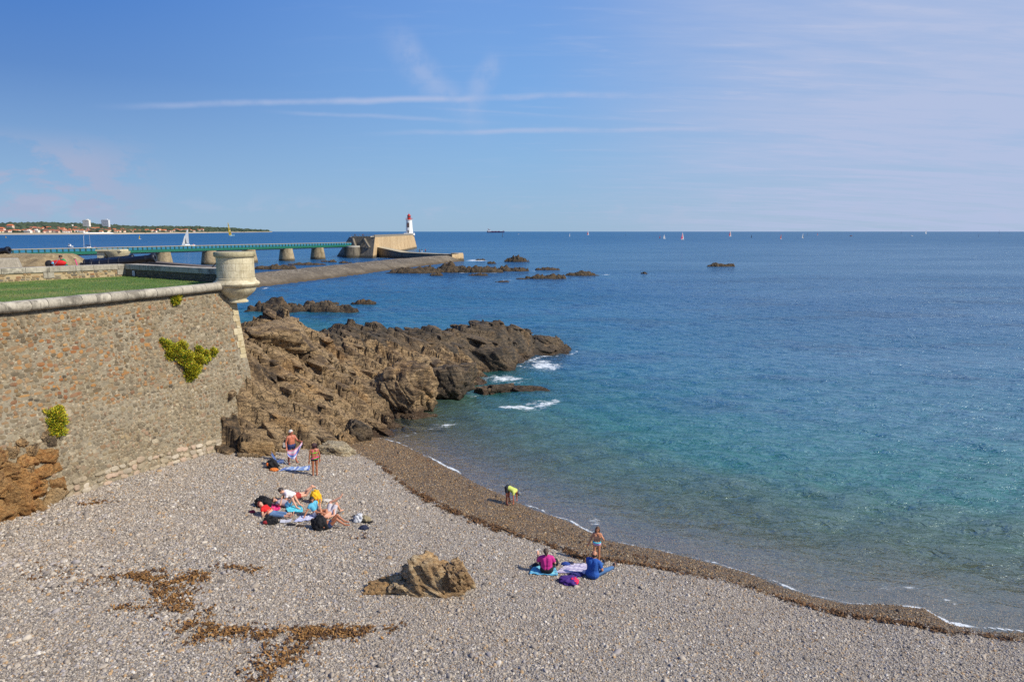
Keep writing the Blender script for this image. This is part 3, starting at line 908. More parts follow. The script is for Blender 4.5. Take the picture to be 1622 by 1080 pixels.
hh = T.math('ADD', hh, T.smooth(vv.outputs['Distance'], 0.2, 0.5, 0.4, 0.0))
bump(T, b, hh, 0.9, 0.05)
M_MORTAR = m

fort = tag(empty('fort_wall', wall_pt(0, 5.5)), 'battered rubble stone fort wall with orange stones above the shingle', 'wall')
FO = np.array(fort.location)
ss = np.arange(0, WALL_LEN + .01, 0.13); zs = np.arange(-0.5, ZT + .001, 0.13)
sg, zg = np.meshgrid(ss, zs)
rel = wall_relief(sg.ravel(), zg.ravel())
base = FACE0[None, :] + e[None, :] * sg.ravel()[:, None] + nrm[None, :] * (BAT * (ZT - zg.ravel()) + rel)[:, None]
base[:, 2] = zg.ravel()
ME = new_mesh('mortar_face', base - FO, grid_faces(*sg.shape), True)
link('mortar_face', ME, M_MORTAR, fort)

# ground plan of the bastion behind that face
PB = np.array(atd(240, 413, 58.7)[:2]); PA = at(0, 448, 9.6)[:2]
K1 = at(200, 438, 9.6)[:2]                     # where the two inner parapets meet
flank = np.array([-0.78, 0.62])                # the hidden flank runs back from the corner
farp = CORN[:2] + flank * 28.0
mb = MB()
plan = [tuple((FACE0 - nrm * 0.05)[:2]), tuple((FACE0 + flank_ * 28.0)[:2]) if False else tuple(farp), (-75, 75), (-75, 5), tuple((FACE0 + e * WALL_LEN - nrm * 0.05)[:2])]
low = [(p_[0], p_[1]) for p_ in plan]
# flank face is battered too
zl = -0.5
cb_ = wall_pt(0, zl)[:2]
fn = np.array([0.62, 0.78])
q0 = np.array(plan[0]) + nrm[:2] * BAT * (ZT - zl) * 0.98 + 0 * fn
vs = []
top = [np.array([p_[0], p_[1], 9.3]) for p_ in plan]
bot = [np.array([q0[0], q0[1], zl]), np.array([plan[1][0] + fn[0] * 1.4, plan[1][1] + fn[1] * 1.4, zl]), np.array([-75, 75, zl]), np.array([-75, 5, zl]), np.array([*(wall_pt(WALL_LEN, zl)[:2] - nrm[:2] * 0.05), zl])]
n5 = 5
core = MB(); core.add(top + bot, [tuple(range(5)), tuple(range(5, 10))[::-1]] + [(i, (i + 1) % 5, 5 + (i + 1) % 5, 5 + i) for i in range(5)])
core.build('core', M_MORTAR, fort, off=FO)

# rubble stones
PAL_UP = [rgb(166, 112, 54), rgb(176, 124, 64), rgb(156, 98, 48), rgb(142, 108, 64), rgb(104, 88, 64), rgb(92, 80, 62), rgb(130, 112, 80), rgb(74, 66, 54), rgb(188, 142, 84), rgb(140, 86, 48)]
PAL_LO = [rgb(146, 126, 94), rgb(160, 140, 106), rgb(128, 110, 82), rgb(106, 92, 72), rgb(176, 160, 130), rgb(146, 112, 76), rgb(96, 86, 72), rgb(186, 172, 146), rgb(154, 124, 98), rgb(122, 112, 94)]
def stone_shape(rng, w, h, t, n=8):
    """irregular rounded pad in the x (along), y (out), z (up) frame"""
    a = (np.arange(n) + rng.uniform(-.25, .25, n)) * 2 * math.pi / n
    r = rng.uniform(0.82, 1.12, n)
    cx = np.sign(np.cos(a)) * np.abs(np.cos(a)) ** 0.7 * r * w / 2; cz_ = np.sign(np.sin(a)) * np.abs(np.sin(a)) ** 0.7 * r * h / 2
    ring0 = np.column_stack([cx, np.full(n, -0.05), cz_])
    ring1 = np.column_stack([cx * 0.97, np.full(n, t * 0.6), cz_ * 0.97])
    ring2 = np.column_stack([cx * 0.72, t + rng.normal(0, t * .15, n), cz_ * 0.72])
    V = np.vstack([ring0, ring1, ring2, [[0, t * 1.05, 0]]])
    F = []
    for k in range(2):
        F += [(k * n + i, k * n + (i + 1) % n, (k + 1) * n + (i + 1) % n, (k + 1) * n + i) for i in range(n)]
    F += [(2 * n + i, 2 * n + (i + 1) % n, 3 * n) for i in range(n)]
    return V, F
rng = np.random.default_rng(5)
stones = []
z = 1.2
while z < ZT - 0.12:
    rowh = rng.uniform(0.12, 0.22)
    s = rng.uniform(0.3, 0.6)
    while s < 24.0:
        upper = z > 5.0 + 0.03 * s + float(fbm(np.array([s * .35]), np.array([2.0]), 43, 3)[0]) * 1.0
        w = math.exp(rng.normal(math.log(0.185 if upper else 0.15), 0.38)); w = min(w, 0.6)
        hgt = min(rowh * rng.uniform(0.6, 1.05), w * 1.2)
        far = np.clip((10.5 - s) / 8.0, 0, 1)            # towards the corner the stones are smaller and greyer
        if rng.random() < (0.80 if upper else 0.86):
            if upper and rng.random() > far * 0.75:
                wts = np.array([3, 2.4, 2, 2, 1.6, 1.6, 1.6, 1.2, 1.2, 1.2]); col = PAL_UP[rng.choice(10, p=wts / wts.sum())]
            else: col = PAL_LO[int(rng.integers(10))]
            zz_ = z + rng.normal(0, 0.03)
            if zz_ > 1.9: stones.append((s + w / 2, zz_, w * 1.05, hgt * 1.1, tuple(np.append(np.array(col[:3]) * rng.uniform(.85, 1.15), 1)), rng.uniform(.004, .026)))
        s += w + abs(rng.normal(0.05, 0.04)) * (1.3 if upper else 0.9)
    z += rowh * 0.98
# pale footing blocks along the shingle
for s in np.arange(2.0, 14, 0.36):
    P_ = wall_pt(s, 1.8); zb_ = float(beach_z(P_[:2])[0])
    for r_ in range(3):
        if rng.random() < 0.85:
            stones.append((s + rng.uniform(-.1, .1), zb_ + 0.05 + r_ * 0.24 + rng.normal(0, .03), rng.uniform(.25, .5), rng.uniform(.17, .3), [rgb(196, 178, 150), rgb(204, 176, 152), rgb(180, 166, 146), rgb(212, 198, 176)][int(rng.integers(4))], rng.uniform(.04, .10)))
def stone_frame(s, z, tilt):
    up_ = np.array([0, 0, 1.0]) - nrm * BAT; up_ /= np.linalg.norm(up_)
    outn = np.cross(e, up_); outn /= np.linalg.norm(outn)
    if outn @ nrm < 0: outn = -outn
    a = e * math.cos(tilt) + up_ * math.sin(tilt); c = -e * math.sin(tilt) + up_ * math.cos(tilt)
    p_ = wall_pt(s, z, float(wall_relief(np.array([s]), np.array([z]))[0]))
    return p_, a, outn, c
def px_size(st_):
    s, z, w, h = st_[:4]; p_ = wall_pt(s, z); 
    vis = (abs(p_[0] / p_[1]) < 0.78)
    return w * h / (p_[1] ** 2) * vis
order = sorted(range(len(stones)), key=lambda i: -px_size(stones[i]))
single = set(order[:290])
shapes = []
for i in range(14):
    V, F = stone_shape(np.random.default_rng(300 + i), 1, 1, 1); me_ = new_mesh('stone', V, F, True); me_.materials.append(M_STONE_O); shapes.append(me_)
SV, SF, SC = [], [], []
for i, (s, z, w, h, col, t) in enumerate(stones):
    tilt = rng.normal(0, 0.10)
    p_, a, outn, c_ = stone_frame(s, z, tilt)
    if i in single:
        o = link('stone', shapes[i % 14], None, fort)
        mt = Matrix(((a[0] * w, outn[0] * t, c_[0] * h, p_[0] - FO[0]), (a[1] * w, outn[1] * t, c_[1] * h, p_[1] - FO[1]), (a[2] * w, outn[2] * t, c_[2] * h, p_[2] - FO[2]), (0, 0, 0, 1)))
        o.matrix_basis = mt; o.color = col
    else:
        V, F = stone_shape(rng, w, h, t, 6)
        b0 = sum(len(x) for x in SV)
        SV.append(p_ - FO + V[:, :1] * a + V[:, 1:2] * outn + V[:, 2:] * c_)
        SF.extend([tuple(q + b0 for q in f) for f in F]); SC.append(np.tile(col, (len(V), 1)))
me_ = new_mesh('rubble_stones', np.vstack(SV), SF, True); point_attr(me_, 'tint', np.vstack(SC), 'FLOAT_COLOR')
tag(link('rubble_stones', me_, M_STONE_V, fort), kind='stuff')

# coping: long rounded stones, each a part
def lime_mat(name, cols, dark, lich=0.4, bscale=1.0):
    m, T, b, o = base_mat(name)
    g = T.node('ShaderNodeNewGeometry').outputs['Position']
    r = T.node('ShaderNodeObjectInfo').outputs['Random']
    n1 = T.noise(g, 1.4, 6.0, 0.65, 0.4); n2 = T.noise(g, 8.0, 6.0, 0.7); n3 = T.noise(g, 40.0, 4.0)
    c = T.ramp(T.math('ADD', T.math('MULTIPLY', n2, 0.7), T.math('MULTIPLY', r, 0.3)), [(0.25, cols[0]), (0.5, cols[1]), (0.75, cols[2])])
    f = T.math('ADD', n1, T.math('MULTIPLY', T.math('SUBTRACT', r, 0.5), 0.28))
    c = T.mix(T.smooth(f, 0.50, 0.70, 0.0, lich), c, dark)
    rs = T.noise(T.mapping(g, (2.6, 2.6, .30)), 1.6, 5.0, .65)
    c = T.mix(T.smooth(rs, .50, .72, 0.0, lich * .8), c, tuple(x * .62 for x in dark[:3]) + (1,))
    T.set(b, 'Base Color', c); b.inputs['Roughness'].default_value = 0.88
    bump(T, b, T.math('ADD', n2, T.math('MULTIPLY', n3, 0.4)), 0.6, 0.025 * bscale)
    return m
M_COPING = lime_mat('coping stone', [rgb(140, 134, 120), rgb(176, 168, 152), rgb(200, 192, 174)], rgb(92, 86, 76), 0.75)
M_LIME = lime_mat('pale limestone', [rgb(188, 176, 144), rgb(208, 197, 165), rgb(220, 210, 182)], rgb(150, 134, 98), 0.5)
M_QUOIN = lime_mat('quoin limestone', [rgb(168, 152, 114), rgb(190, 176, 142), rgb(206, 196, 172)], rgb(150, 128, 84), 0.7)
M_SLAB = lime_mat('cap slab stone', [rgb(150, 140, 112), rgb(182, 172, 138), rgb(200, 190, 156)], rgb(112, 104, 60), 0.85)

def coping_stone(s0, s1, parent):
    prof = [(-0.52, -0.02), (-0.52, 0.40), (-0.2, 0.43), (0.0, 0.42), (0.10, 0.38), (0.17, 0.29), (0.185, 0.18), (0.15, 0.08), (0.06, 0.01), (-0.05, -0.02)]
    mb = MB(); k = 5; vs = []
    off = [rng.normal(0, .006), rng.normal(0, .006)]
    for i in range(k):
        s = s0 + (s1 - s0) * i / (k - 1)
        shrink = 0.985 if i in (0, k - 1) else 1.0
        for (o_, z_) in prof:
            zc_ = 0.2 + (z_ - 0.2) * shrink
            p_ = CORN + e * s + nrm * (o_ * shrink + off[0]); vs.append((p_[0], p_[1], ZT + zc_ + off[1]))
    n = len(prof); fs = [tuple(range(n)), tuple(range((k - 1) * n, k * n))[::-1]]
    for i in range(k - 1):
        for j in range(n): fs.append((i * n + j, i * n + (j + 1) % n, (i + 1) * n + (j + 1) % n, (i + 1) * n + j))
    mb.add(vs, fs)
    return mb.build('coping_stone', M_COPING, parent, True, FO)
s = 0.75
while s < WALL_LEN - 1:
    L = rng.uniform(0.62, 1.0); coping_stone(s + 0.009, s + L - 0.009, fort); s += L
# mortar bed under the coping joints
mb = MB(); vs = []
for s_ in (0.6, WALL_LEN):
    for o_, z_ in [(-0.5, 0.0), (-0.5, 0.385), (-0.02, 0.39), (0.08, 0.34), (0.15, 0.25), (0.16, 0.18), (0.12, 0.08), (-0.02, 0.0)]:
        p_ = CORN + e * s_ + nrm * o_; vs.append((p_[0], p_[1], ZT + z_))
mb.add(vs, [tuple(range(8)), tuple(range(8, 16))[::-1]] + [(j, (j + 1) % 8, 8 + (j + 1) % 8, 8 + j) for j in range(8)])
mb.build('coping_mortar', plain('coping joint', rgb(196, 188, 168), 0.9), fort, off=FO)

# quoins at the corner
for k in range(9):
    z0 = 8.62 - k * 0.36
    if z0 < 5.4: break
    ln = (.52, .36, .46, .30, .58, .40)[k % 6]
    mb = MB(); h_ = 0.345
    vs = []
    for z_ in (z0 - h_, z0):
        for ds, do in ((-0.02, 0.03), (ln, 0.025), (ln, -0.15), (-0.02, -0.4)):
            p_ = wall_pt(ds, z_, do); vs.append(p_)
    mb.add(vs, [(0, 1, 2, 3), (7, 6, 5, 4), (0, 4, 5, 1), (1, 5, 6, 2), (2, 6, 7, 3), (3, 7, 4, 0)])
    mb.build('quoin', M_QUOIN, fort, off=FO, bevel=0.012)

# the turret
tur = tag(empty('watch_turret', (TUR[0], TUR[1], 8.6)), 'round pale stone watch turret corbelled out from the corner of the fort', 'turret')
TZ = 8.6
R = 0.985
def arc_block(r0, r1, z0, z1, a0, a1, mat, name, parent):
    n = max(3, int((a1 - a0) / 0.14)); vs = []
    for (r, z_) in ((r1, z0), (r1, z1), (r0, z1), (r0, z0)):
        for k in range(n + 1):
            t = a0 + (a1 - a0) * k / n; vs.append((r * math.cos(t), r * math.sin(t), z_ - TZ))
    m_ = n + 1; fs = []
    for q in range(4):
        for k in range(n): fs.append((q * m_ + k, q * m_ + k + 1, ((q + 1) % 4) * m_ + k + 1, ((q + 1) % 4) * m_ + k))
    fs.append((0, m_, 2 * m_, 3 * m_)); fs.append((n, 3 * m_ + n, 2 * m_ + n, m_ + n))
    mb = MB(); mb.add(vs, fs); return mb.build(name, mat, parent, False, None, 0.006)
zc_ = [9.98, 10.37, 10.76, 11.12]
for r_ in range(3):
    nb = 8
    for k in range(nb):
        a0 = 2 * math.pi * (k + 0.5 * (r_ % 2)) / nb
        arc_block(R - 0.3, R, zc_[r_] + 0.004, zc_[r_ + 1] - 0.004, a0 + 0.005, a0 + 2 * math.pi / nb - 0.005, M_LIME, 'ashlar_block', tur)
MB().lathe([(R - 0.012, 9.95 - TZ), (R - 0.012, 11.12 - TZ)], n=48).build('drum_core', plain('turret joint', rgb(170, 156, 120), 0.9), tur, True)
MB().lathe([(0.2, 11.125 - TZ), (R + 0.07, 11.125 - TZ), (R + 0.10, 11.16 - TZ), (R + 0.11, 11.33 - TZ), (R + 0.06, 11.40 - TZ), (0.0, 11.42 - TZ)], n=48, close=False).build('cap_slab', M_SLAB, tur, True)
MB().lathe([(R + .02, 9.98 - TZ), (R + .05, 9.95 - TZ), (R + .05, 9.86 - TZ), (R + .09, 9.84 - TZ), (R + .11, 9.80 - TZ), (R + .21, 9.75 - TZ), (R + .255, 9.66 - TZ), (R + .22, 9.56 - TZ), (R + .12, 9.49 - TZ), (R + .06, 9.47 - TZ)], n=56, close=False).build('ring_moulding', M_LIME, tur, True)
MB().lathe([(R + .07, 9.475 - TZ), (R + .04, 9.36 - TZ), (R - .06, 9.2 - TZ), (R - .24, 9.03 - TZ), (R - .42, 8.90 - TZ), (R - .50, 8.80 - TZ), (R - .50, 8.74 - TZ), (R - .42, 8.70 - TZ), (R - .42, 8.63 - TZ), (R - .55, 8.60 - TZ), (0, 8.58 - TZ)], n=56, close=False).build('corbel', M_LIME, tur, True)

# lawn
mgl, T, b, o = base_mat('lawn')
g = T.node('ShaderNodeNewGeometry').outputs['Position']
n1 = T.noise(g, 0.35, 4.0, 0.6); n2 = T.noise(g, 6.0, 5.0, 0.7)
c = T.ramp(T.math('ADD', T.math('MULTIPLY', n1, 0.6), T.math('MULTIPLY', n2, 0.4)), [(0.36, rgb(60, 94, 30)), (0.5, rgb(84, 112, 42)), (0.60, rgb(122, 120, 68))])
T.set(b, 'Base Color', c); b.inputs['Roughness'].default_value = 0.95
bump(T, b, n2, 0.6, 0.05)
ZL = 9.62
k1 = np.array([K1[0], K1[1]]); pa = np.array(PA) ; back = pa + (pa - k1) * 3.0
lin = [tuple((CORN - nrm * 0.45)[:2]), tuple(k1 + np.array([0.05, 0.05])), tuple(back), tuple((CORN + e * WALL_LEN - nrm * 0.5)[:2])]
mb = MB(); mb.prism(lin, 9.32, ZL); lawn = mb.build('lawn', mgl); tag(lawn, 'mown green lawn on top of the fort wall', kind='structure')
def in_poly(P, poly):
    x, y = P[:, 0], P[:, 1]; r = np.zeros(len(P), bool); n = len(poly)
    for i in range(n):
        (x0, y0), (x1, y1) = poly[i], poly[(i + 1) % n]
        c_ = ((y0 > y) != (y1 > y)); r ^= c_ & (x < (x1 - x0) * (y - y0) / (y1 - y0 + 1e-12) + x0)
    return r
Pg = np.column_stack([rng.uniform(-38, -14, 90000), rng.uniform(20, 48, 90000)]); Pg = Pg[in_poly(Pg, lin)]
Pg = Pg[in_view(Pg, np.full(len(Pg), ZL), 0.05)]
n = len(Pg); a = rng.uniform(0, 6.28, n); hh_ = rng.uniform(.025, .085, n); w_ = rng.uniform(.006, .012, n)
V = np.empty((n, 3, 3)); V[:, 0] = np.column_stack([Pg[:, 0] - np.cos(a) * w_, Pg[:, 1] - np.sin(a) * w_, np.full(n, ZL - .005)]); V[:, 1] = np.column_stack([Pg[:, 0] + np.cos(a) * w_, Pg[:, 1] + np.sin(a) * w_, np.full(n, ZL - .005)])
V[:, 2] = np.column_stack([Pg[:, 0] + rng.normal(0, .02, n), Pg[:, 1] + rng.normal(0, .02, n), ZL + hh_])
mgr, T, b, o = base_mat('grass blade')
g = T.node('ShaderNodeNewGeometry').outputs['Position']
n1 = T.noise(g, 0.4, 4.0, 0.6); n2 = T.noise(g, 12.0, 3.0)
T.set(b, 'Base Color', T.ramp(T.math('ADD', T.math('MULTIPLY', n1, .65), T.math('MULTIPLY', n2, .35)), [(.36, rgb(64, 100, 30)), (.5, rgb(92, 122, 44)), (.60, rgb(136, 132, 76))]))
b.inputs['Roughness'].default_value = 0.7
tag(link('grass', new_mesh('grass', V.reshape(-1, 3), np.arange(n * 3).reshape(-1, 3)), mgr), 'short grass blades of the fort lawn', kind='stuff')

# inner parapets
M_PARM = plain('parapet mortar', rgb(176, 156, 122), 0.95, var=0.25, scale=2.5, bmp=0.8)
M_PARD = plain('shade-darkened parapet masonry', rgb(92, 84, 70), 0.95, var=0.3, scale=3.0, bmp=0.8)  # darker than the sunny parapet: the shade is put into the colour
def parapet(name, a, b_, label, palette, mmort, th, stone_w, stone_h, dens, capname='cap_stone', caplen=1.25):
    a = np.array(a); b_ = np.array(b_); d = b_ - a; L = np.linalg.norm(d); d /= L; nn = np.array([d[1], -d[0]])
    if nn @ (-a) < 0: nn = -nn           # facing the camera
    par = tag(empty(name, (a[0], a[1], ZL)), label, 'wall'); O = np.array([a[0], a[1], ZL])
    d3 = np.array([d[0], d[1], 0]); n3_ = np.array([nn[0], nn[1], 0])
    hb = 0.46
    mb = MB(); mb.prism([tuple(a), tuple(b_), tuple(b_ - nn * th), tuple(a - nn * th)], ZL - 0.3, ZL + hb)
    mb.build('wall_body', mmort, par, off=O)
    shp = []
    for i in range(8):
        V, F = stone_shape(np.random.default_rng(400 + i), 1, 1, 1); me_ = new_mesh('stone', V, F, True); me_.materials.append(M_STONE_O); shp.append(me_)
    cnt = 0; z = 0.04
    while z < hb - 0.03:
        h = stone_h * rng.uniform(.8, 1.25); s = rng.uniform(0, .1)
        while s < L - 0.1:
            w = stone_w * math.exp(rng.normal(0, .35)); 
            P_ = a + d * (s + w / 2)
            if rng.random() < dens and abs(P_[0] / P_[1]) < 0.765 and s + w < L and cnt < 290:
                o = link('stone', shp[int(rng.integers(8))], None, par); cnt += 1
                o.matrix_basis = Matrix(((d3[0] * w, n3_[0] * .03, 0, P_[0] - O[0]), (d3[1] * w, n3_[1] * .03, 0, P_[1] - O[1]), (0, 0, h * .95, z + h / 2), (0, 0, 0, 1)))
                o.color = palette[int(rng.integers(len(palette)))]
            s += w + .03
        z += h
    s = 0
    while s < L - 0.05:
        l = min(caplen * rng.uniform(.8, 1.2), L - s)
        if L - s - l < .3: l = L - s
        mb = MB(); c0 = a + d * (s + .006); c1 = a + d * (s + l - .006)
        mb.prism([tuple(c0 + nn * .07), tuple(c1 + nn * .07), tuple(c1 - nn * (th + .05)), tuple(c0 - nn * (th + .05))], ZL + hb + .002, ZL + hb + 0.33)
        mb.build(capname, M_COPING, par, off=O, bevel=0.025)
        s += l
    return par, d, nn, L, a
kA = np.array(PA) + (np.array(PA) - k1) * 1.2
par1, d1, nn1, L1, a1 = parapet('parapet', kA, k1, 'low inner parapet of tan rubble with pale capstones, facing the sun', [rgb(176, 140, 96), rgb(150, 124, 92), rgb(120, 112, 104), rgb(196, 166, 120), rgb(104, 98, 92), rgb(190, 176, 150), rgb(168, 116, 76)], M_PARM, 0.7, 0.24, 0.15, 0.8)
tend = np.array(TUR[:2]) + (k1 - np.array(TUR[:2])) / np.linalg.norm(k1 - np.array(TUR[:2])) * 0.93
par2, d2, nn2, L2, a2 = parapet('parapet', k1 + (tend - k1) * 0.004, tend, 'low inner parapet of thin stones coloured dark for shade, ending at the turret', [rgb(96, 86, 70), rgb(120, 104, 80), rgb(84, 80, 74), rgb(136, 118, 90), rgb(70, 64, 56)], M_PARD, 0.7, 0.26, 0.085, 0.9, caplen=2.4)  # stone palette darkened to match the shaded face
# pale dressed blocks set in the sunny parapet
for f_ in (0.71, 0.985):
    P_ = a1 + d1 * (L1 * f_)
    mb = MB(); c0 = P_ - d1 * .3; c1 = P_ + d1 * .27
    mb.prism([tuple(c0 + nn1 * .045), tuple(c1 + nn1 * .045), tuple(c1 - nn1 * .2), tuple(c0 - nn1 * .2)], ZL + .12, ZL + .455)
    mb.build('dressed_block', M_COPING, par1, off=np.array([a1[0], a1[1], ZL]), bevel=0.01)
# small plaque on the dark parapet
P_ = np.array(at(219, 432, ZL + .25)[:2]); s_ = (P_ - a2) @ d2; s_ = max(s_, 1.0)
P_ = a2 + d2 * s_
pl = tag(empty('plaque', (P_[0], P_[1], ZL + .06)), 'small pale blue information plaque on the shaded parapet', 'plaque')
rotp = math.atan2(d2[1], d2[0])
pl.rotation_euler = (0, 0, rotp)
sgn = -1 if (np.array([-d2[1], d2[0]]) @ nn2) < 0 else 1
MB().box((0, sgn * .05, .17), (.34, .03, .36)).build('backing', plain('plaque steel', rgb(90, 100, 110), .4), pl, bevel=.005)
MB().box((0, sgn * .067, .17), (.31, .006, .33)).build('face', plain('plaque face', rgb(150, 176, 196), .35, var=.15, scale=9), pl)
P_ = a2 + d2 * (s_ - .55)
mb = MB(); mb.prism([tuple(a2 + d2 * .02 + nn2 * .04), tuple(a2 + d2 * (s_ - .25) + nn2 * .04), tuple(a2 + d2 * (s_ - .25) - nn2 * .1), tuple(a2 + d2 * .02 - nn2 * .1)], ZL + .02, ZL + .45)
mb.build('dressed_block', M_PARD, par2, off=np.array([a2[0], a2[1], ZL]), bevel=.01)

# terrace ground and the earth bank behind the parapets
m_gravel = plain('terrace gravel', rgb(160, 144, 118), .95, var=.2, scale=3.0, bmp=.5)
ter = [tuple(a1 - nn1 * .6 - d1 * 4), tuple(k1 - nn1 * .6), tuple(tend - nn2 * .6), tuple(farp + np.array([2.5, -1.5])), (-70, 72), (-70, 40)]
mb = MB(); mb.prism(ter, 9.25, ZL + .17); tag(mb.build('terrace', m_gravel), 'gravel terrace of the battery behind the parapets', kind='structure')
m_bank, T, b, o = base_mat('earth bank')
g = T.node('ShaderNodeNewGeometry').outputs['Position']
n1 = T.noise(g, 1.6, 6.0, .7, .6); n2 = T.noise(g, 12.0, 5.0, .7)
T.set(b, 'Base Color', T.ramp(T.math('ADD', T.math('MULTIPLY', n1, .7), T.math('MULTIPLY', n2, .3)), [(.38, rgb(112, 96, 70)), (.5, rgb(146, 126, 92)), (.62, rgb(176, 158, 122))]))
b.inputs['Roughness'].default_value = .95; bump(T, b, n2, .8, .08)
def bank(P):
    # a flat topped bank with sloping sides
    c0 = atd(52, 415, 56); x = P[:, 0] - c0[0]; y = P[:, 1] - c0[1]
    w = 4.4; t = np.clip((w - np.abs(x + 0.2)) / 2.6, 0, 1); u = np.clip((4.0 - np.abs(y)) / 2.6, 0, 1)
    t = t * t * (3 - 2 * t); u = u * u * (3 - 2 * u)
    return ZL + 0.1 + (0.98 * np.minimum(t * 1.25, 1) * u) + fbm(P[:, 0] * 1.3, P[:, 1] * 1.3, 77, 4) * .05
c0 = atd(52, 415, 56)
gx, gy = np.meshgrid(np.arange(c0[0] - 5.4, c0[0] + 5.5, .16), np.arange(c0[1] - 4.4, c0[1] + 4.5, .16)); P = np.stack([gx.ravel(), gy.ravel()], 1)
tag(link('earth_bank', new_mesh('earth_bank', np.column_stack([P, bank(P)]), grid_faces(*gx.shape), True), m_bank), 'bare flat topped earth bank behind the sunny parapet', kind='structure')
c1 = atd(-8, 412, 50)
mb = MB(); mb.box((c1[0], c1[1], ZL + .5), (3.2, 1.2, .9), Matrix.Rotation(.5, 3, 'Z'), .85)
tag(mb.build('retaining_wall', M_COPING, bevel=.08), 'weathered stone edge at the near side of the earth bank', 'wall')
# low seaward parapet, grey-brown with its shade put into the colour
A_ = np.array(atd(205, 415.5, 61)[:2]); B_ = np.array(atd(338, 419, 51.5)[:2]); dd = (B_ - A_) / np.linalg.norm(B_ - A_); nn_ = np.array([dd[1], -dd[0]])
mb = MB(); mb.prism([tuple(A_), tuple(B_), tuple(B_ - nn_ * 0.9), tuple(A_ - nn_ * .9)], 9.3, [10.0, 9.83, 9.83, 10.0])
tag(mb.build('seaward_parapet', plain('shade-darkened coping', rgb(104, 92, 80), .9, var=.25, scale=1.5, bmp=.5), bevel=.03), 'low dark seaward parapet beyond the cannons', 'wall')
# cream stone sentry post
ps_ = atd(178, 408, 63)
sp_ = tag(empty('sentry_post', (ps_[0], ps_[1], 9.6)), 'cream stone sentry post with a flat overhanging slab by the footbridge', 'sentry post')
MB().box((-.75, 0, .55), (.75, 1.0, 1.1), None, .94).build('pier', M_LIME, sp_, bevel=.02)
MB().lathe([(.55, .1), (.72, .55), (1.0, .88), (1.05, 1.1)], (.35, .3, 0), 28).build('bowl', M_LIME, sp_, True)
MB().box((.02, 0, 1.20), (2.3, 1.3, .17)).build('slab', M_LIME, sp_, bevel=.02)
# bar leaning by the turret
q = atd(338, 417, 47); tag(MB().tube([(q[0] - .25, q[1], ZL + .3), (q[0] + .25, q[1], ZL + .82)], .035, 8).build('iron_bar', plain('rusty iron', rgb(50, 40, 36), .6)), 'dark iron bar slanting up beside the turret', 'bar')

# cannons
m_iron = plain('black gun iron', rgb(34, 36, 44), .38, .3, .3, 5.0, .3)
def cannon(loc, az, elev, label, L=3.4):
    r0 = L / 3.4
    c = tag(empty('cannon', loc), label, 'cannon', 'old cannons on the battery'); 
    R_ = Matrix.Rotation(az, 3, 'Z') @ Matrix.Rotation(-elev, 3, 'Y')
    prof = [(0, .0), (.05, .02), (.11, .06), (.12, .12), (.07, .19), (.06, .24), (.18, .28), (.27, .33), (.30, .36), (.30, .42), (.275, .44), (.27, .72), (.285, .74), (.285, .79), (.262, .81), (.258, 1.15), (.275, 1.17), (.275, 1.22), (.245, 1.24),
            (.235, 1.62), (.25, 1.64), (.25, 1.70), (.215, 1.72), (.175, 2.9), (.19, 2.92), (.19, 2.97), (.172, 3.0), (.178, 3.1), (.22, 3.24), (.235, 3.30), (.225, 3.37), (.20, 3.4), (.095, 3.4), (.09, 3.1), (0, 3.1)]
    mb = MB(); mb.lathe([(r * r0, z * r0) for r, z in prof], n=28, close=False)
    mb.v = [tuple(R_ @ Vector((p[2], p[1], -p[0]))) for p in mb.v]
    mb.build('barrel', m_iron, c, True)
    t = R_ @ Vector((1.55 * r0, 0, -.05)); ax = R_ @ Vector((0, 1, 0))
    MB().tube([t - ax * .42, t + ax * .42], .085 * r0, 12).build('trunnion', m_iron, c, True)
    sgt = R_ @ Vector((1.72 * r0, 0, .25)); MB().box(sgt, (.26, .09, .12), R_).build('sight', m_iron, c)
    for x_ in (.75, 2.0):
        b_ = R_ @ Vector((x_ * r0, 0, -.2)); zb = b_.z + .0
        MB().box((b_.x, b_.y, (zb + (ZL + .15 - loc[2])) / 2), (.28, .5, max(.12, zb - (ZL + .15 - loc[2]))), Matrix.Rotation(az, 3, 'Z')).build('support_block', plain('old timber', rgb(96, 84, 68), .9), c)
    return c
g1 = atd(135, 416, 46.5); g2 = atd(120, 413, 49.0)
cannon((g1[0], g1[1], ZL + .52), 0.10, math.radians(7.5), 'black cannon lying nearest the parapet with its muzzle raised', 4.6)
cannon((g2[0] + .25, g2[1], ZL + .55), 0.14, math.radians(7.5), 'black cannon half hidden behind the nearer one', 3.7)
g3 = atd(-70, 411, 55); cannon((g3[0], g3[1], ZL + .95), 0.0, math.radians(6), 'cannon muzzle poking in over the earth bank', 4.4)

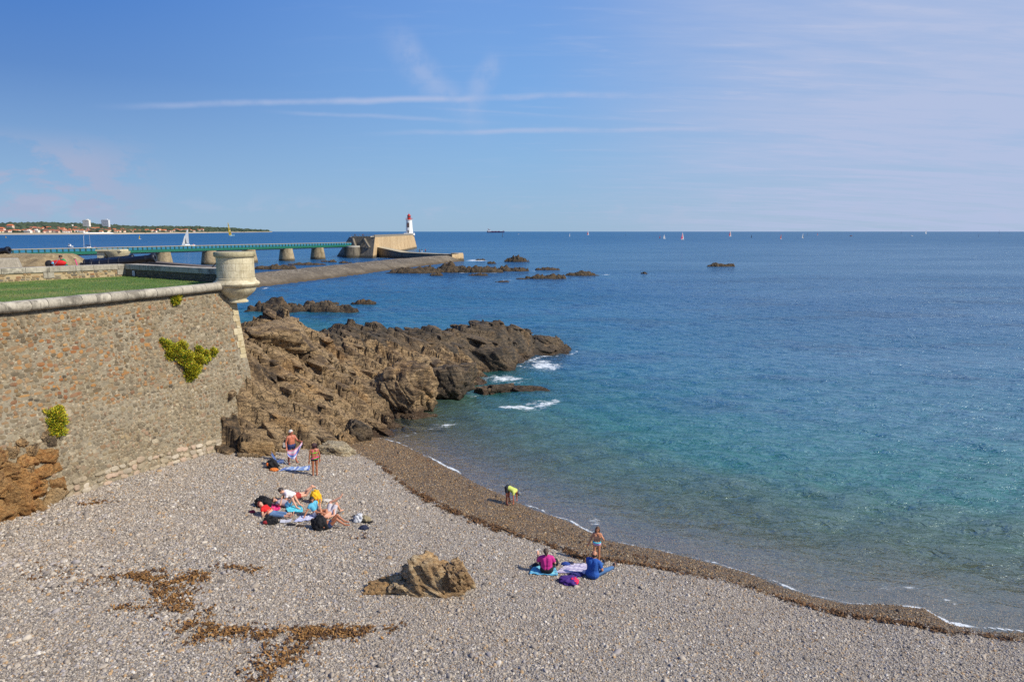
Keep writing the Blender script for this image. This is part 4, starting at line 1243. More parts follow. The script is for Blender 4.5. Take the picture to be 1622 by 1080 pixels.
# ochre rocks under the near end of the wall
def wall_hit(u, v):
    d_ = ray(u, v); O_ = np.array([0, 0, ZC]); n_ = nrm.copy(); n_[2] = BAT; p0 = FACE0
    t = ((p0 - O_) @ n_) / (d_ @ n_); return O_ + d_ * t
led = tag(empty('rock_ledge', wall_hit(40, 800)), 'jagged ochre rock ledge the near end of the wall is built on', 'rock')
ro = np.random.default_rng(9); LO_ = np.array(led.location)
LSPEC = [(18, 790, 1.0, 0), (52, 780, .75, 0), (80, 790, .6, 1), (28, 760, .8, 0), (60, 750, .65, 0), (8, 745, .7, 0), (36, 730, .6, 0), (70, 725, .6, 0), (15, 715, .45, 3), (50, 712, .5, 3), (78, 700, .42, 2), (85, 740, .4, 0), (88, 765, .45, 0), (5, 810, .8, 0), (45, 808, .7, 1), (72, 808, .55, 1), (4, 775, .6, 3), (68, 690, .3, 3), (98, 778, .35, 1), (30, 700, .35, 3), (-20, 770, 1.0, 0), (-15, 730, .8, 0), (-25, 810, 1.0, 0), (60, 770, .5, 0), (24, 775, .55, 0), (40, 750, .5, 3)]
for k, (u, v, s_, mi) in enumerate(LSPEC):
    V, F = block_rock(160 + k, 5 if s_ > .6 else 4, 9, .16, .05); p_ = wall_hit(u, v); mt = (M_ROCK_OCHRE, M_ROCK_TAN, M_ROCK_DARK, M_ROCK)[mi]
    o = link('rock', new_mesh('rock', V, F), mt, led, p_ - LO_ + nrm * (.10 * s_) , (ro.normal(.3, .35), ro.normal(0, .35), math.atan2(e[1], e[0]) + ro.normal(0, .5)), (s_ * ro.uniform(.75, 1.0), s_ * ro.uniform(.6, .8), s_ * ro.uniform(.55, .85)))

# samphire bushes rooted in the masonry
m_leaf, T, b, o = base_mat('samphire leaf')
gi_ = T.node('ShaderNodeAttribute', attribute_name='tint').outputs['Color']
T.set(b, 'Base Color', gi_); b.inputs['Roughness'].default_value = .55
def bush(blobs, label, n_per=900, seed=0):
    """blobs: (u, v, radius) on the wall"""
    rng = np.random.default_rng(seed)
    p0 = wall_hit(blobs[0][0], blobs[0][1])
    root = tag(empty('samphire_bush', p0), label, 'plant')
    up_ = np.array([0, 0, 1.0])
    V, F, C = [], [], []; vb = 0
    stems = MB()
    for (u, v, r) in blobs:
        c = wall_hit(u, v)
        stems.tube([c - nrm * .1 - p0, c + nrm * r * .25 + np.array([0, 0, .03]) - p0], [.02, .008], 5)
        n = int(n_per * (r / .25) ** 2)
        d_ = rng.normal(size=(n, 3)); d_ /= np.linalg.norm(d_, axis=1)[:, None]
        d_ = np.where(((d_ @ nrm) < -.2)[:, None], -d_, d_)
        rad = r * rng.uniform(.55, 1.05, n) * (1 + .22 * np.sin(d_[:, 0] * 5 + d_[:, 2] * 4 + u))
        Pq = c + d_ * rad[:, None] * np.array([1, 1, .9])
        tip = (rng.random(n) < .55)
        for k in range(n):
            out_ = d_[k] + np.array([0, 0, .5]) + rng.normal(0, .25, 3); out_ /= np.linalg.norm(out_)
            sd = np.cross(out_, rng.normal(size=3)); sd /= np.linalg.norm(sd); s2_ = np.cross(out_, sd)
            l = rng.uniform(.025, .058); w = l * .36
            q = Pq[k]
            vs = [q - sd * w, q + sd * w, q + out_ * l + s2_ * w, q + out_ * l * 1.25, q + out_ * l - s2_ * w]
            V += [x - p0 for x in vs]; F += [(vb, vb + 1, vb + 2), (vb, vb + 2, vb + 3), (vb, vb + 3, vb + 4), (vb, vb + 4, vb + 1)]; vb += 5
            col = np.array(rgb(206, 194, 48) if tip[k] and rad[k] > r * .75 else [rgb(112, 140, 38), rgb(140, 156, 40), rgb(80, 116, 44)][int(rng.integers(3))])
            if rng.random() < .11: col = np.array(rgb(176, 120, 50))
            col = col * rng.uniform(.8, 1.25); col[3] = 1
            C += [col] * 5
    stems.build('stem', plain('plant stem', rgb(104, 84, 50), .8), root)
    me_ = new_mesh('foliage', np.array(V), F); point_attr(me_, 'tint', np.array(C), 'FLOAT_COLOR')
    link('foliage', me_, m_leaf, root)
bush([(290, 568, 0.500), (275, 555, 0.434), (300, 585, 0.467), (312, 570, 0.400), (268, 560, 0.333), (285, 550, 0.333), (322, 562, 0.300), (336, 558, 0.250), (262, 545, 0.250), (300, 594, 0.333), (313, 553, 0.250), (256, 540, 0.167), (306, 579, 0.367), (325, 568, 0.250)], 'largest samphire bush, spreading yellow green across the middle of the wall', seed=1)
bush([(85, 660, 0.367), (88, 680, 0.367), (78, 690, 0.283), (92, 668, 0.300), (80, 670, 0.300), (74, 655, 0.200), (90, 650, 0.217)], 'bright green samphire bush low on the wall above the ochre rocks', seed=2)
bush([(277, 470, 0.250), (279, 476, 0.217), (275, 478, 0.200), (282, 468, 0.167)], 'smallest samphire tuft, close under the coping', seed=3)
# ------------------------------------------------------------------ rocks in the water
ISL = []     # (cx, cy, rx, ry) for the foam round them
def islet(u0, u1, vb, vt, label, seed, mat=M_SEAROCK, deep=1.0, group=None, rough=1.0):
    uc = (u0 + u1) / 2; p = at(uc, vb, 0.0); rx = (u1 - u0) / 2 * p[1] / FPX
    top = atd(uc, vt, p[1])[2]
    ry = max(rx * .30, 1.1) * deep; cx, cy_ = p[0], p[1] + ry * .75
    top = max(.25, atd(uc, vt, cy_)[2]) * .86
    ISL.append((cx, cy_, rx * 1.04, ry))
    st = max(rx / 34, .06)
    def hf(P):
        x = (P[:, 0] - cx) / rx; y = (P[:, 1] - cy_) / ry
        r = np.hypot(x, y) + fbm(x * 2.2 + seed, y * 1.6, seed, 3) * .34
        t = 1 - r ** 2
        prof = .42 + .58 * (fbm(x * 2.6 + seed * 3, y * .6, seed + 3, 3) * 1.1 + .55)
        h = np.where(t > 0, np.abs(t) ** .55, t * 1.4) * top * np.clip(prof, .25, 1.15) 
        f1, f2, ox, oy, r1, r2, r3 = worley(x * 4.2 + y * 1.1, y * 2.6 - x * .6, seed)
        h = h + rough * top * np.where(t > -.1, .34 * (r3 - .5) + .4 * ox * (r1 - .5) + .45 * oy * (r2 - .3) - .28 * np.clip(1 - (f2 - f1) / .13, 0, 1), 0)
        f1, f2, ox, oy, r1, r2, r3 = worley(x * 11 + y * 2, y * 7, seed + 9)
        return h + top * rough * (.14 * (r3 - .5) + .16 * oy * (r2 - .4) + fbm(x * 14, y * 9, seed, 3) * .07)
    gx, gy = np.meshgrid(np.arange(-1.25, 1.26, .035) * rx + cx, np.linspace(-1.35, 1.35, 40) * ry + cy_); P = np.stack([gx.ravel(), gy.ravel()], 1)
    h = hf(P); F = grid_faces(*gx.shape); F = F[(h[F] > -.25).any(1)]
    us = np.unique(F); rm = np.full(len(P), -1); rm[us] = np.arange(len(us))
    V = np.column_stack([P - [cx, cy_], h])[us]
    o = link('sea_rock', new_mesh('sea_rock', V, rm[F]), mat, None, (cx, cy_, 0))
    return tag(o, label, 'rock', group)
islet(384, 503, 494, 469, 'dark rock ridge in the channel just past the turret', 3, M_ROCK_DARK, .8)
islet(484, 562, 495, 476, 'low slanting rock ending the channel ridge', 4, M_ROCK_DARK, .8)
islet(555, 597, 482, 472, 'small rock tipped with foam off the channel ridge', 5)
islet(508, 536, 483, 475, 'small rock behind the slanting one in the channel', 6)
islet(400, 470, 427, 417, 'flat weedy reef behind the breakwater, nearest the turret', 7)
islet(455, 512, 420, 414, 'thin weedy reef in line with the bridge piers', 8)
islet(508, 521, 415, 411, 'tiny rock at the foot of the last bridge pier', 9)
islet(519, 532, 415.5, 411, 'twin of the tiny rock by the last bridge pier', 10)
islet(536, 556, 417, 413, 'low rock in the calm water behind the breakwater', 12)
islet(612, 700, 433, 420, 'long rubble reef along the toe of the breakwater', 13, deep=.9)
islet(668, 738, 432, 414, 'reef of brown boulders rising against the breakwater end', 14, deep=1.0)
islet(726, 796, 432, 417, 'craggy reef beyond the breakwater with white water behind', 15, deep=1.0)
islet(784, 838, 430, 418, 'humped brown rock at the seaward end of the reef', 16)
islet(800, 838, 415, 405, 'two pointed black rocks standing out in open water', 17, rough=1.5)
islet(836, 895, 442, 431, 'long low rock, nearest of the outer reef', 18)
islet(893, 948, 437, 429, 'tapering rock at the end of the outer reef', 19)
islet(846, 886, 428, 421, 'small pointed rock behind the outer reef', 20)
islet(1121, 1163, 422.5, 415, 'lone dark rock ringed by foam far out in the bay', 21)
islet(1015, 1026, 434, 430, 'single small rock alone between the reefs', 22)
islet(752, 770, 412.5, 408, 'little rock in the breaking waves behind the reef', 23)
islet(772, 786, 418, 413.5, 'dark rock tip in the surf behind the reef', 24)
islet(742, 776, 437, 432, 'flat rock awash on the near side of the reef', 25)
islet(815, 834, 442.5, 439.5, 'sliver of rock awash between the reefs', 26)
islet(786, 808, 447, 444, 'sliver of rock with a line of foam nearest the reef', 27)
islet(678, 702, 437, 431.5, 'small rock standing off the toe of the rubble reef', 28)

# ------------------------------------------------------------------ breakwater, jetty, lighthouse, footbridge
m_conc, T, b, o = base_mat('paved slope')
g = T.node('ShaderNodeNewGeometry').outputs['Position']
n1 = T.noise(g, .12, 5.0, .65, .5); n2 = T.noise(g, 1.3, 6.0, .7); sp = T.node('ShaderNodeSeparateXYZ'); T.set(sp, 0, g)
c = T.ramp(T.math('ADD', T.math('MULTIPLY', n1, .5), T.math('MULTIPLY', n2, .5)), [(.36, rgb(78, 70, 58)), (.5, rgb(108, 97, 80)), (.66, rgb(140, 128, 108))])
zz = T.math('ADD', sp.outputs[2], T.math('MULTIPLY', T.math('SUBTRACT', n1, .5), 1.6))
c = T.mix(T.smooth(zz, .1, 1.1, .8, 0.0), c, rgb(74, 60, 38))
c = T.mix(T.math('MULTIPLY', T.smooth(n2, .56, .7), T.smooth(zz, 1.4, 2.2)), c, rgb(196, 190, 176))
T.set(b, 'Base Color', c); b.inputs['Roughness'].default_value = .9; bump(T, b, n2, .8, .3)
lowp = [(330, 470), (400, 456.5), (480, 447), (560, 437), (620, 428), (680, 420.5), (738, 413)]
rid = [(330, 446), (400, 433.5), (480, 425.5), (560, 417.3), (620, 411), (680, 406.3), (712, 404.3)]
rows = []
for (a, c_) in zip(lowp, rid):
    A_ = at(*a, 0); B_ = at(*c_, 2.5); A_[2] = -.6; d_ = B_ - A_; r_ = [A_]
    for t, k in ((.12, .25), (.3, .52), (.5, .73), (.7, .88), (.88, .97), (1.0, 1.0)): q = A_ + d_ * t; q[2] = -.6 + 3.1 * k; r_.append(q)
    q = B_ + np.array([d_[0], d_[1], 0]) / np.hypot(d_[0], d_[1]) * 2.4; r_.append(q); q2 = q + np.array([d_[0], d_[1], 0]) / np.hypot(d_[0], d_[1]) * 7; q2[2] = -.6; r_.append(q2)
    rows.append(np.array(r_))
rows = np.array(rows); k = 12; fine = []
for i in range(len(rows) - 1):
    for j in range(k): fine.append(rows[i] * (1 - j / k) + rows[i + 1] * (j / k))
fine.append(rows[-1]); fine = np.array(fine); fine = np.stack([np.interp(np.linspace(0, 8, 41), np.arange(9), fine[i, :, q]) for i in range(len(fine)) for q in range(3)]).reshape(len(fine), 3, 41).transpose(0, 2, 1)
V = fine.reshape(-1, 3); V[:, 2] += fbm(V[:, 0] * .3, V[:, 1] * .3, 9, 4) * .18
BRK = V.copy()
brk = link('breakwater', new_mesh('breakwater', V - V[0], grid_faces(fine.shape[0], 41), True), m_conc, None, V[0]); tag(brk, 'long paved breakwater slope curving out to the jetty', 'breakwater')

def masonry(name, cols, stain, tide=1.2):
    m, T, b, o = base_mat(name)
    g = T.node('ShaderNodeNewGeometry').outputs['Position']
    n1 = T.noise(g, .10, 5.0, .6); n2 = T.noise(g, .9, 6.0, .7); st_ = T.noise(T.mapping(g, (.9, .9, .10)), .8, 5.0, .65)
    sp = T.node('ShaderNodeSeparateXYZ'); T.set(sp, 0, g)
    c = T.ramp(T.math('ADD', T.math('MULTIPLY', n1, .4), T.math('MULTIPLY', n2, .6)), [(.35, cols[0]), (.5, cols[1]), (.65, cols[2])])
    c = T.mix(T.smooth(st_, .46, .68, 0, .75), c, stain)
    zz = T.math('ADD', sp.outputs[2], T.math('MULTIPLY', T.math('SUBTRACT', n2, .5), 1.2))
    c = T.mix(T.smooth(zz, tide - .6, tide + .5, .85, 0), c, rgb(46, 44, 34))
    br = T.node('ShaderNodeTexBrick'); 
    T.set(b, 'Base Color', c); b.inputs['Roughness'].default_value = .9; bump(T, b, n2, .7, .25)
    return m
M_JET = masonry('jetty masonry', [rgb(168, 140, 100), rgb(200, 172, 130), rgb(214, 190, 150)], rgb(150, 120, 82))
M_JDARK = masonry('stained shade-darkened jetty masonry', [rgb(84, 78, 68), rgb(112, 104, 90), rgb(128, 120, 104)], rgb(56, 52, 46))  # black stain plus the shade of faces turned from the sun, as colour
M_JTOP = plain('jetty paving', rgb(186, 172, 140), .9, var=.2, scale=.6)
M_PARA = plain('jetty parapet', rgb(134, 126, 112), .9, var=.25, scale=.5)
jet = tag(empty('jetty', (-74, 330, 0)), 'tall sunlit stone jetty with sloping walls carrying the lighthouse', 'jetty'); JO = np.array([-74., 330, 0])
A_ = at(541, 407.5, 0)[:2]; B_ = np.array([-65.5, 322.0]); C_ = at(661, 393.2, 0)[:2]; D_ = C_ + np.array([-19, 4]); E_ = A_ + np.array([-6, 12.])
def inset(poly, d): 
    c = np.mean(poly, 0); return [np.array(p) + (c - p) / np.linalg.norm(c - p) * d for p in poly]
base_ = [A_, B_, C_, D_, E_]
# parapets and top follow the tops seen against the sea
A2 = np.array([atd(557, 376, 337)[0], 337.]); B2 = np.array([atd(594, 376, 334)[0], 334.]); C2 = np.array([atd(655.5, 373, 511)[0], 511.]); D2 = C2 + np.array([-15, 3]); E2 = A2 + np.array([-4, 12.])
JT = 9.75
vs = [(p[0], p[1], -.8) for p in base_] + [(p[0], p[1], JT) for p in (A2, B2, C2, D2, E2)]
mb = MB(); mb.add(vs, [(1, 2, 7, 6), (2, 3, 8, 7), (3, 4, 9, 8)]); mb.build('sea_wall', M_JET, jet, off=JO)
mb = MB(); mb.add(vs, [(0, 1, 6, 5), (4, 0, 5, 9)]); mb.build('end_wall', M_JDARK, jet, off=JO)
mb = MB(); mb.add([vs[5], vs[6], vs[7], vs[8], vs[9]], [(0, 1, 2, 3, 4)]); mb.build('walkway', M_JTOP, jet, off=JO)
def wall_seg(p, q, z0, z1, th, mat, name, parent, off):
    p = np.array(p[:2]); q = np.array(q[:2]); d = (q - p) / np.linalg.norm(q - p); n = np.array([-d[1], d[0]])
    mb = MB(); mb.prism([tuple(p), tuple(q), tuple(q + n * th), tuple(p + n * th)], z0, z1); return mb.build(name, mat, parent, off=off)
wall_seg(B2, C2, JT, JT + 1.15, .7, M_PARA, 'parapet', jet, JO)
wall_seg(A2, A2 + (B2 - A2) * .8, JT, JT + .5, .5, M_PARA, 'parapet', jet, JO)
# two stair flights climb the stained and shade-darkened end wall
for f0, f1 in ((.10, .34), (.58, .84)):
    for k in range(9):
        t = f0 + (f1 - f0) * (1 - k / 8); P_ = A_ + (B_ - A_) * t; Q_ = A2 + (B2 - A2) * t; z = 5.6 + 3.7 * k / 8
        P_ = P_ + (Q_ - P_) * (z / JT); nn_ = np.array([-.68, -.73])
        mb = MB(); mb.box((P_[0] + nn_[0] * .4, P_[1] + nn_[1] * .4, z - .3), (1.4, .9, .5), Matrix.Rotation(-.85, 3, 'Z')); mb.build('step', M_PARA, jet, off=JO)
# rails along the stairs' head
for t in np.linspace(0, .9, 9):
    P_ = A2 + (B2 - A2) * t; MB().tube([(P_[0], P_[1], JT), (P_[0], P_[1], JT + 1.3)], .06, 5).build('rail_post', M_PARA, jet, off=JO)
a_ = A2; b_ = A2 + (B2 - A2) * .9
MB().tube([(a_[0], a_[1], JT + 1.3), (b_[0], b_[1], JT + 1.3)], .06, 5).build('handrail', M_PARA, jet, off=JO)
# drum that carries the end of the footbridge
q = at(556, 408.5, 0); MB().lathe([(4.6, -.8), (4.2, 0), (3.7, 5.0), (3.7, 5.15), (0, 5.2)], (q[0] - JO[0], q[1] + 3 - JO[1], 0), 24, close=False).build('bridge_pier', M_JDARK, jet, True)
q2 = q + np.array([0, 3, 0]); MB().lathe([(3.72, 5.0), (3.75, 5.7), (0, 5.72)], (q2[0] - JO[0], q2[1] - JO[1], 0), 24, close=False).build('pier_cap', plain('whitewashed masonry', rgb(176, 172, 160), .9), jet, True)
# low spur
spur = tag(empty('jetty_spur', (-51, 313, 0)), 'low dark jetty arm sloping down from the tall jetty to a pale square end', 'jetty'); SO = np.array([-51., 313, 0])
sp_pts = [at(586, 389, 5.5), at(635, 399.6, 3.0), at(690, 402.2, 3.0), at(716, 402.8, 3.0), at(734, 402.4, 3.0)]
for i in range(4):
    p, q = sp_pts[i], sp_pts[i + 1]; d = (q - p)[:2]; d = d / np.linalg.norm(d); n = np.array([-d[1], d[0]]); n = n if n[1] > 0 else -n
    w = 4.2
    P4 = [p[:2] - n * .5, q[:2] - n * .5, q[:2] + n * w, p[:2] + n * w]
    mb = MB(); mb.add([(x[0], x[1], -.8) for x in P4] + [(p[0], p[1], p[2]), (q[0], q[1], q[2]), (*(q[:2] + n * w), q[2]), (*(p[:2] + n * w), p[2])], [(0, 1, 5, 4), (2, 3, 7, 6), (1, 2, 6, 5), (3, 0, 4, 7)])
    mb.build('quay_wall', M_JDARK if i < 3 else M_JET, spur, off=SO)
    mb = MB(); mb.add([(p[0], p[1], p[2] + .003), (q[0], q[1], q[2] + .003), (*(q[:2] + n * w), q[2] + .003), (*(p[:2] + n * w), p[2] + .003)], [(0, 1, 2, 3)]); mb.build('paving', M_JTOP, spur, off=SO)
p_ = at(722, 411.5, 0); mb = MB(); mb.box((p_[0] + .4, p_[1] + 2, 1.0), (4.4, 4, 3.9), Matrix.Rotation(-.5, 3, 'Z'), .94); mb.build('end_block', M_JET, spur, off=SO, bevel=.06)

# lighthouse
lb = at(648.5, 370.4, 10.9); L_ = np.array([atd(648.5, 372, 507)[0], 507.0, JT])
lh = tag(empty('lighthouse', L_), 'white lighthouse with a red lantern at the end of the tall jetty', 'lighthouse')
M_WHITE = plain('white paint', rgb(236, 236, 232), .6, var=.05, scale=.6); M_RED = plain('red paint', rgb(196, 42, 26), .45, var=.1)
M_DGREY = plain('grey shutter', rgb(92, 92, 96), .6); M_GLASS = plain('lantern glass', rgb(96, 70, 66), .15)
MB().box((0, 0, .7), (7.2, 6, 1.6)).build('plinth', M_WHITE, lh, bevel=.05)
MB().lathe([(2.75, 1.4), (2.45, 4), (2.22, 8), (2.1, 10.6), (2.25, 10.75), (2.5, 10.95), (2.5, 11.15), (0, 11.15)], n=32, close=False).build('tower', M_WHITE, lh, True)
MB().lathe([(1.22, 11.15), (1.22, 12.6), (0, 12.6)], n=24, close=False).build('lantern_base', M_RED, lh, True)
MB().lathe([(1.12, 12.6), (1.12, 14.0)], n=12, close=True).build('lantern_glazing', M_GLASS, lh)
for k in range(8):
    t = 2 * math.pi * k / 8; MB().tube([(1.16 * math.cos(t), 1.16 * math.sin(t), 12.6), (1.16 * math.cos(t), 1.16 * math.sin(t), 14.0)], .09, 5).build('glazing_bar', M_RED, lh)
MB().lathe([(1.35, 14.0), (1.3, 14.15), (.95, 14.7), (.45, 15.1), (.3, 15.2), (.3, 15.45), (.12, 15.55), (.06, 16.3), (0, 16.3)], n=24, close=False).build('lantern_dome', M_RED, lh, True)
for k in range(14):
    t = 2 * math.pi * k / 14; MB().tube([(2.4 * math.cos(t), 2.4 * math.sin(t), 11.15), (2.4 * math.cos(t), 2.4 * math.sin(t), 12.35)], .05, 5).build('rail_post', M_RED, lh)
for z in (11.75, 12.35):
    MB().tube([(2.4 * math.cos(2 * math.pi * k / 24), 2.4 * math.sin(2 * math.pi * k / 24), z) for k in range(25)], .05, 5, False).build('handrail', M_RED, lh)
w = tag(MB().box((-.5, -2.3, 7.4), (1.75, .35, 3.3)).build('shutter', M_DGREY, lh)); MB().box((-.5, -2.5, 7.4), (1.2, .06, 2.7)).build('pane', M_GLASS, w)
MB().box((-.4, -2.62, 2.5), (1.0, .3, 2.2)).build('door', M_DGREY, lh)

# footbridge
p0 = at(-60, 408, 5.35); p1 = at(556, 390.4, 5.35)
BL = float(np.linalg.norm(p1 - p0)); bd = (p1 - p0) / BL; rz = math.atan2(bd[1], bd[0])
fb = tag(empty('footbridge', (p0[0], p0[1], 0), rz), 'long green footbridge on stone piers leading to the jetty', 'bridge')
M_GREEN = plain('green girder paint', rgb(22, 100, 78), .45, var=.12, scale=.6); M_TEAL = plain('teal fence panel', rgb(44, 116, 146), .5, var=.12, scale=.6)
M_RAIL = plain('grey handrail', rgb(176, 164, 140), .6); M_POST = plain('dark green post', rgb(20, 66, 62), .5); M_DECK = plain('deck planks', rgb(120, 110, 96), .8)
MB().box((BL / 2, 1.5, 5.45), (BL, 2.6, .2)).build('deck', M_DECK, fb)
for y in (0.05, 2.95): MB().box((BL / 2, y, 5.75), (BL, .22, .85)).build('girder', M_GREEN, fb)
for y in (0.0, 3.0): MB().box((BL / 2, y, 7.25), (BL, .34, .13)).build('handrail', M_RAIL, fb)
MB().box((BL / 2, 1.5, 5.1), (BL, 1.8, .45)).build('under_beam', plain('bridge soffit', rgb(150, 146, 138), .8), fb)
pm = MB().box((0, 0, 0), (.40, .26, 1.0)).build('rail_post', M_POST, fb); pm.location = (.5, 0, 6.68); pme = pm.data
fm = MB().box((0, 0, 0), (1.4, .05, .86)).build('fence_panel', M_TEAL, fb); fm.location = (1.3, .02, 6.68); fme = fm.data
nx = int(BL / 1.75)
step_ = BL / min(nx, 140)
for k in range(1, min(nx, 140)):
    link('rail_post', pme, None, fb, (.5 + k * step_, 0, 6.68))
    if k % 1 == 0: link('fence_panel', fme, None, fb, (.5 + (k + .5) * step_, .02, 6.68), None, (step_ / 1.62, 1, 1))
M_PIER = masonry('bridge pier stone', [rgb(124, 110, 86), rgb(164, 146, 114), rgb(184, 168, 136)], rgb(110, 96, 66), .9)
def on_bridge(u):
    d_ = ray(u, 396); d2_ = d_[:2]; A = np.array([[bd[0], -d2_[0]], [bd[1], -d2_[1]]]); s, t = np.linalg.solve(A, -p0[:2]); return s
for u in (-40, 100, 262, 335.5, 398, 457.5, 507):
    s = on_bridge(u)
    mb = MB(); mb.lathe([(3.15, -.8), (2.95, 1.0), (2.35, 5.0), (2.35, 5.18), (0, 5.2)], (0, 0, 0), 20, close=False)
    mb.v = [(x * .95, y * 1.25, z) for x, y, z in mb.v]
    o = mb.build('pier', M_PIER, fb, True); o.location = (s, 1.5, 0)

# ------------------------------------------------------------------ far coast
FC = [(-260, 2500), (-60, 2600), (0, 2650), (100, 2850), (195, 3100), (250, 3900), (300, 4700), (345, 6200), (400, 9000), (436, 12500)]
def coast_pt(u):
    y = float(np.interp(u, [a for a, _ in FC], [b for _, b in FC])); return np.array([(u - 811) / FPX * y / 1.0, y])
HT_U = [-260, 0, 20, 60, 90, 130, 150, 190, 210, 250, 275, 320, 365, 400, 425, 436]
HT_V = [359, 358.6, 357.2, 356.2, 356, 357, 358, 359, 360.5, 361, 360.4, 360.6, 362.2, 364.2, 365.2, 366.4]
us = np.linspace(-260, 436, 420); rowsV = []
for u in us:
    p = coast_pt(u); dirn = p / np.linalg.norm(p); depth = 500 + .10 * p[1]
    vtop = float(np.interp(u, HT_U, HT_V)); 
    prof = []
    for k, (f, hk) in enumerate(((-.02, -2), (0, .0), (.02, 2.0), (.08, 7.0), (.2, .30), (.38, .55), (.6, .82), (.8, 1.0), (1.1, .7), (1.5, .1))):
        q = p + dirn * depth * f
        ztop = max(9, atd(u, vtop, (p + dirn * depth * .8)[1])[2])
        z = hk if k < 4 else ztop * hk
        if k in (2, 3): z = min(z, ztop * (.12 if k == 2 else .35))
        z += (fbm(np.array([u * .09]), np.array([k * 1.0]), 31, 3)[0] * ztop * .08 if k > 3 else 0)
        prof.append((q[0], q[1], z))
    rowsV.append(prof)
rowsV = np.array(rowsV); fine = np.stack([[np.interp(np.linspace(0, 9, 37), np.arange(10), rowsV[i, :, q]) for q in range(3)] for i in range(len(rowsV))]).transpose(0, 2, 1)
mhill, T, b, o = base_mat('far hills')
g = T.node('ShaderNodeNewGeometry').outputs['Position']; sp = T.node('ShaderNodeSeparateXYZ'); T.set(sp, 0, g)
n1 = T.noise(g, .006, 6.0, .6); n2 = T.noise(g, .03, 5.0, .65)
c = T.ramp(n2, [(.36, rgb(46, 62, 44)), (.5, rgb(66, 80, 54)), (.66, rgb(104, 104, 76))])
zz = T.math('ADD', sp.outputs[2], T.math('MULTIPLY', T.math('SUBTRACT', n1, .5), 8))
c = T.mix(T.smooth(zz, 5.5, 10.0, 1, 0), c, T.mix(n2, rgb(140, 122, 96), rgb(178, 162, 134)))
c = T.mix(T.smooth(sp.outputs[2], 1.2, 3.0, 1, 0), c, rgb(206, 192, 166))
T.set(b, 'Base Color', c); b.inputs['Roughness'].default_value = 1.0
tag(link('far_hills', new_mesh('far_hills', fine.reshape(-1, 3), grid_faces(fine.shape[0], 37), True), mhill), 'low wooded coast across the bay with a sandy strand', kind='structure')
def coast_z(u, f):
    i = int(np.clip((u + 260) / 696 * 419, 0, 419)); j = float(np.interp(f, [-.02, 0, .02, .08, .2, .38, .6, .8, 1.1, 1.5], np.arange(10))) / 9 * 36
    return fine[i, int(j)]
# woods on the hills: thousands of small crowns
rng = np.random.default_rng(77)
bmw = bmesh.new(); bmesh.ops.create_icosphere(bmw, subdivisions=1, radius=1.0); IV = np.array([v.co[:] for v in bmw.verts]); IF = np.array([[v.index for v in f.verts] for f in bmw.faces]); bmw.free()
V, F = [], []; nb = 0
for k in range(2600):
    u = rng.uniform(-40, 430); f = rng.choice([rng.uniform(.45, .95), rng.uniform(.12, .6)], p=[.75, .25])
    if u > 215 and rng.random() < .45: continue
    q = coast_z(u, f); s = rng.uniform(4, 9) * (1 + q[1] / 9000)
    V.append(IV * rng.uniform(.75, 1.25, (len(IV), 1)) * [s * 1.5, s, s * rng.uniform(.6, .95)] + q + [0, 0, s * .35]); F.append(IF + nb); nb += len(IV)
mwood, T, b, o = base_mat('far trees'); g = T.node('ShaderNodeNewGeometry').outputs['Position']
T.set(b, 'Base Color', T.ramp(T.noise(g, .02, 4.0), [(.35, rgb(44, 58, 46)), (.5, rgb(60, 74, 56)), (.65, rgb(78, 90, 68))])); b.inputs['Roughness'].default_value = 1
tag(link('far_woods', new_mesh('far_woods', np.vstack(V), np.vstack(F)), mwood), 'dark pine woods along the far hills', kind='stuff')
# houses of the resort
WALLS = [plain('house wall white', rgb(232, 226, 216), .9), plain('house wall cream', rgb(222, 208, 180), .9), plain('house wall pink', rgb(214, 190, 172), .9)]
ROOFS = [plain('roof tile orange', rgb(196, 112, 70), .9), plain('roof tile brown', rgb(168, 104, 78), .9)]
M_WIN = plain('dark window', rgb(60, 70, 84), .3)
hp = []
for wmat in WALLS:
    for rm in ROOFS:
        root = empty('house'); MB().box((0, 0, 3), (13, 9, 6)).build('wall', wmat, root)
        MB().add([(-7, -5, 6), (7, -5, 6), (7, 5, 6), (-7, 5, 6), (-6, 0, 9), (6, 0, 9)], [(0, 1, 5, 4), (2, 3, 4, 5), (0, 4, 3), (1, 2, 5), (0, 3, 2, 1)]).build('roof', rm, root)
        for x in (-4, 0, 4): MB().box((x, -4.55, 3), (1.6, .2, 2)).build('window', M_WIN, root)
        hp.append(root)
hl = ['small white house with an orange roof on the far shore', 'small white house with a brown roof on the far shore', 'small cream house with an orange roof on the far shore', 'small cream house with a brown roof on the far shore', 'small pinkish house with an orange roof on the far shore', 'small pinkish house with a brown roof on the far shore']
used = [False] * 6
spots = [(u, rng.uniform(.10, .24)) for u in np.arange(6, 215, 3.2)] + [(u, rng.uniform(.26, .42)) for u in np.arange(60, 215, 4.6)] + [(u, rng.uniform(.12, .34)) for u in np.arange(218, 330, 4.0)]
for u, f in spots:
    u = u + rng.uniform(-1.2, 1.2); i = int(rng.choice(6, p=[.3, .1, .25, .1, .15, .1])); r = hp[i]
    if used[i]: r = copy_tree(hp[i])
    used[i] = True; q = coast_z(u, f); s = rng.uniform(.8, 1.35) * (1 + max(0, q[1] - 3400) / 6000)
    r.location = q + np.array([0, 0, -.5]); r.rotation_euler = (0, 0, rng.uniform(-.5, .5)); r.scale = (s * rng.uniform(.8, 1.6), s, s)
    tag(r, hl[i], 'house', 'houses of the resort on the far shore: ' + hl[i].split(' with ')[0][6:] + ' ' + ('orange' if 'orange' in hl[i] else 'brown'))
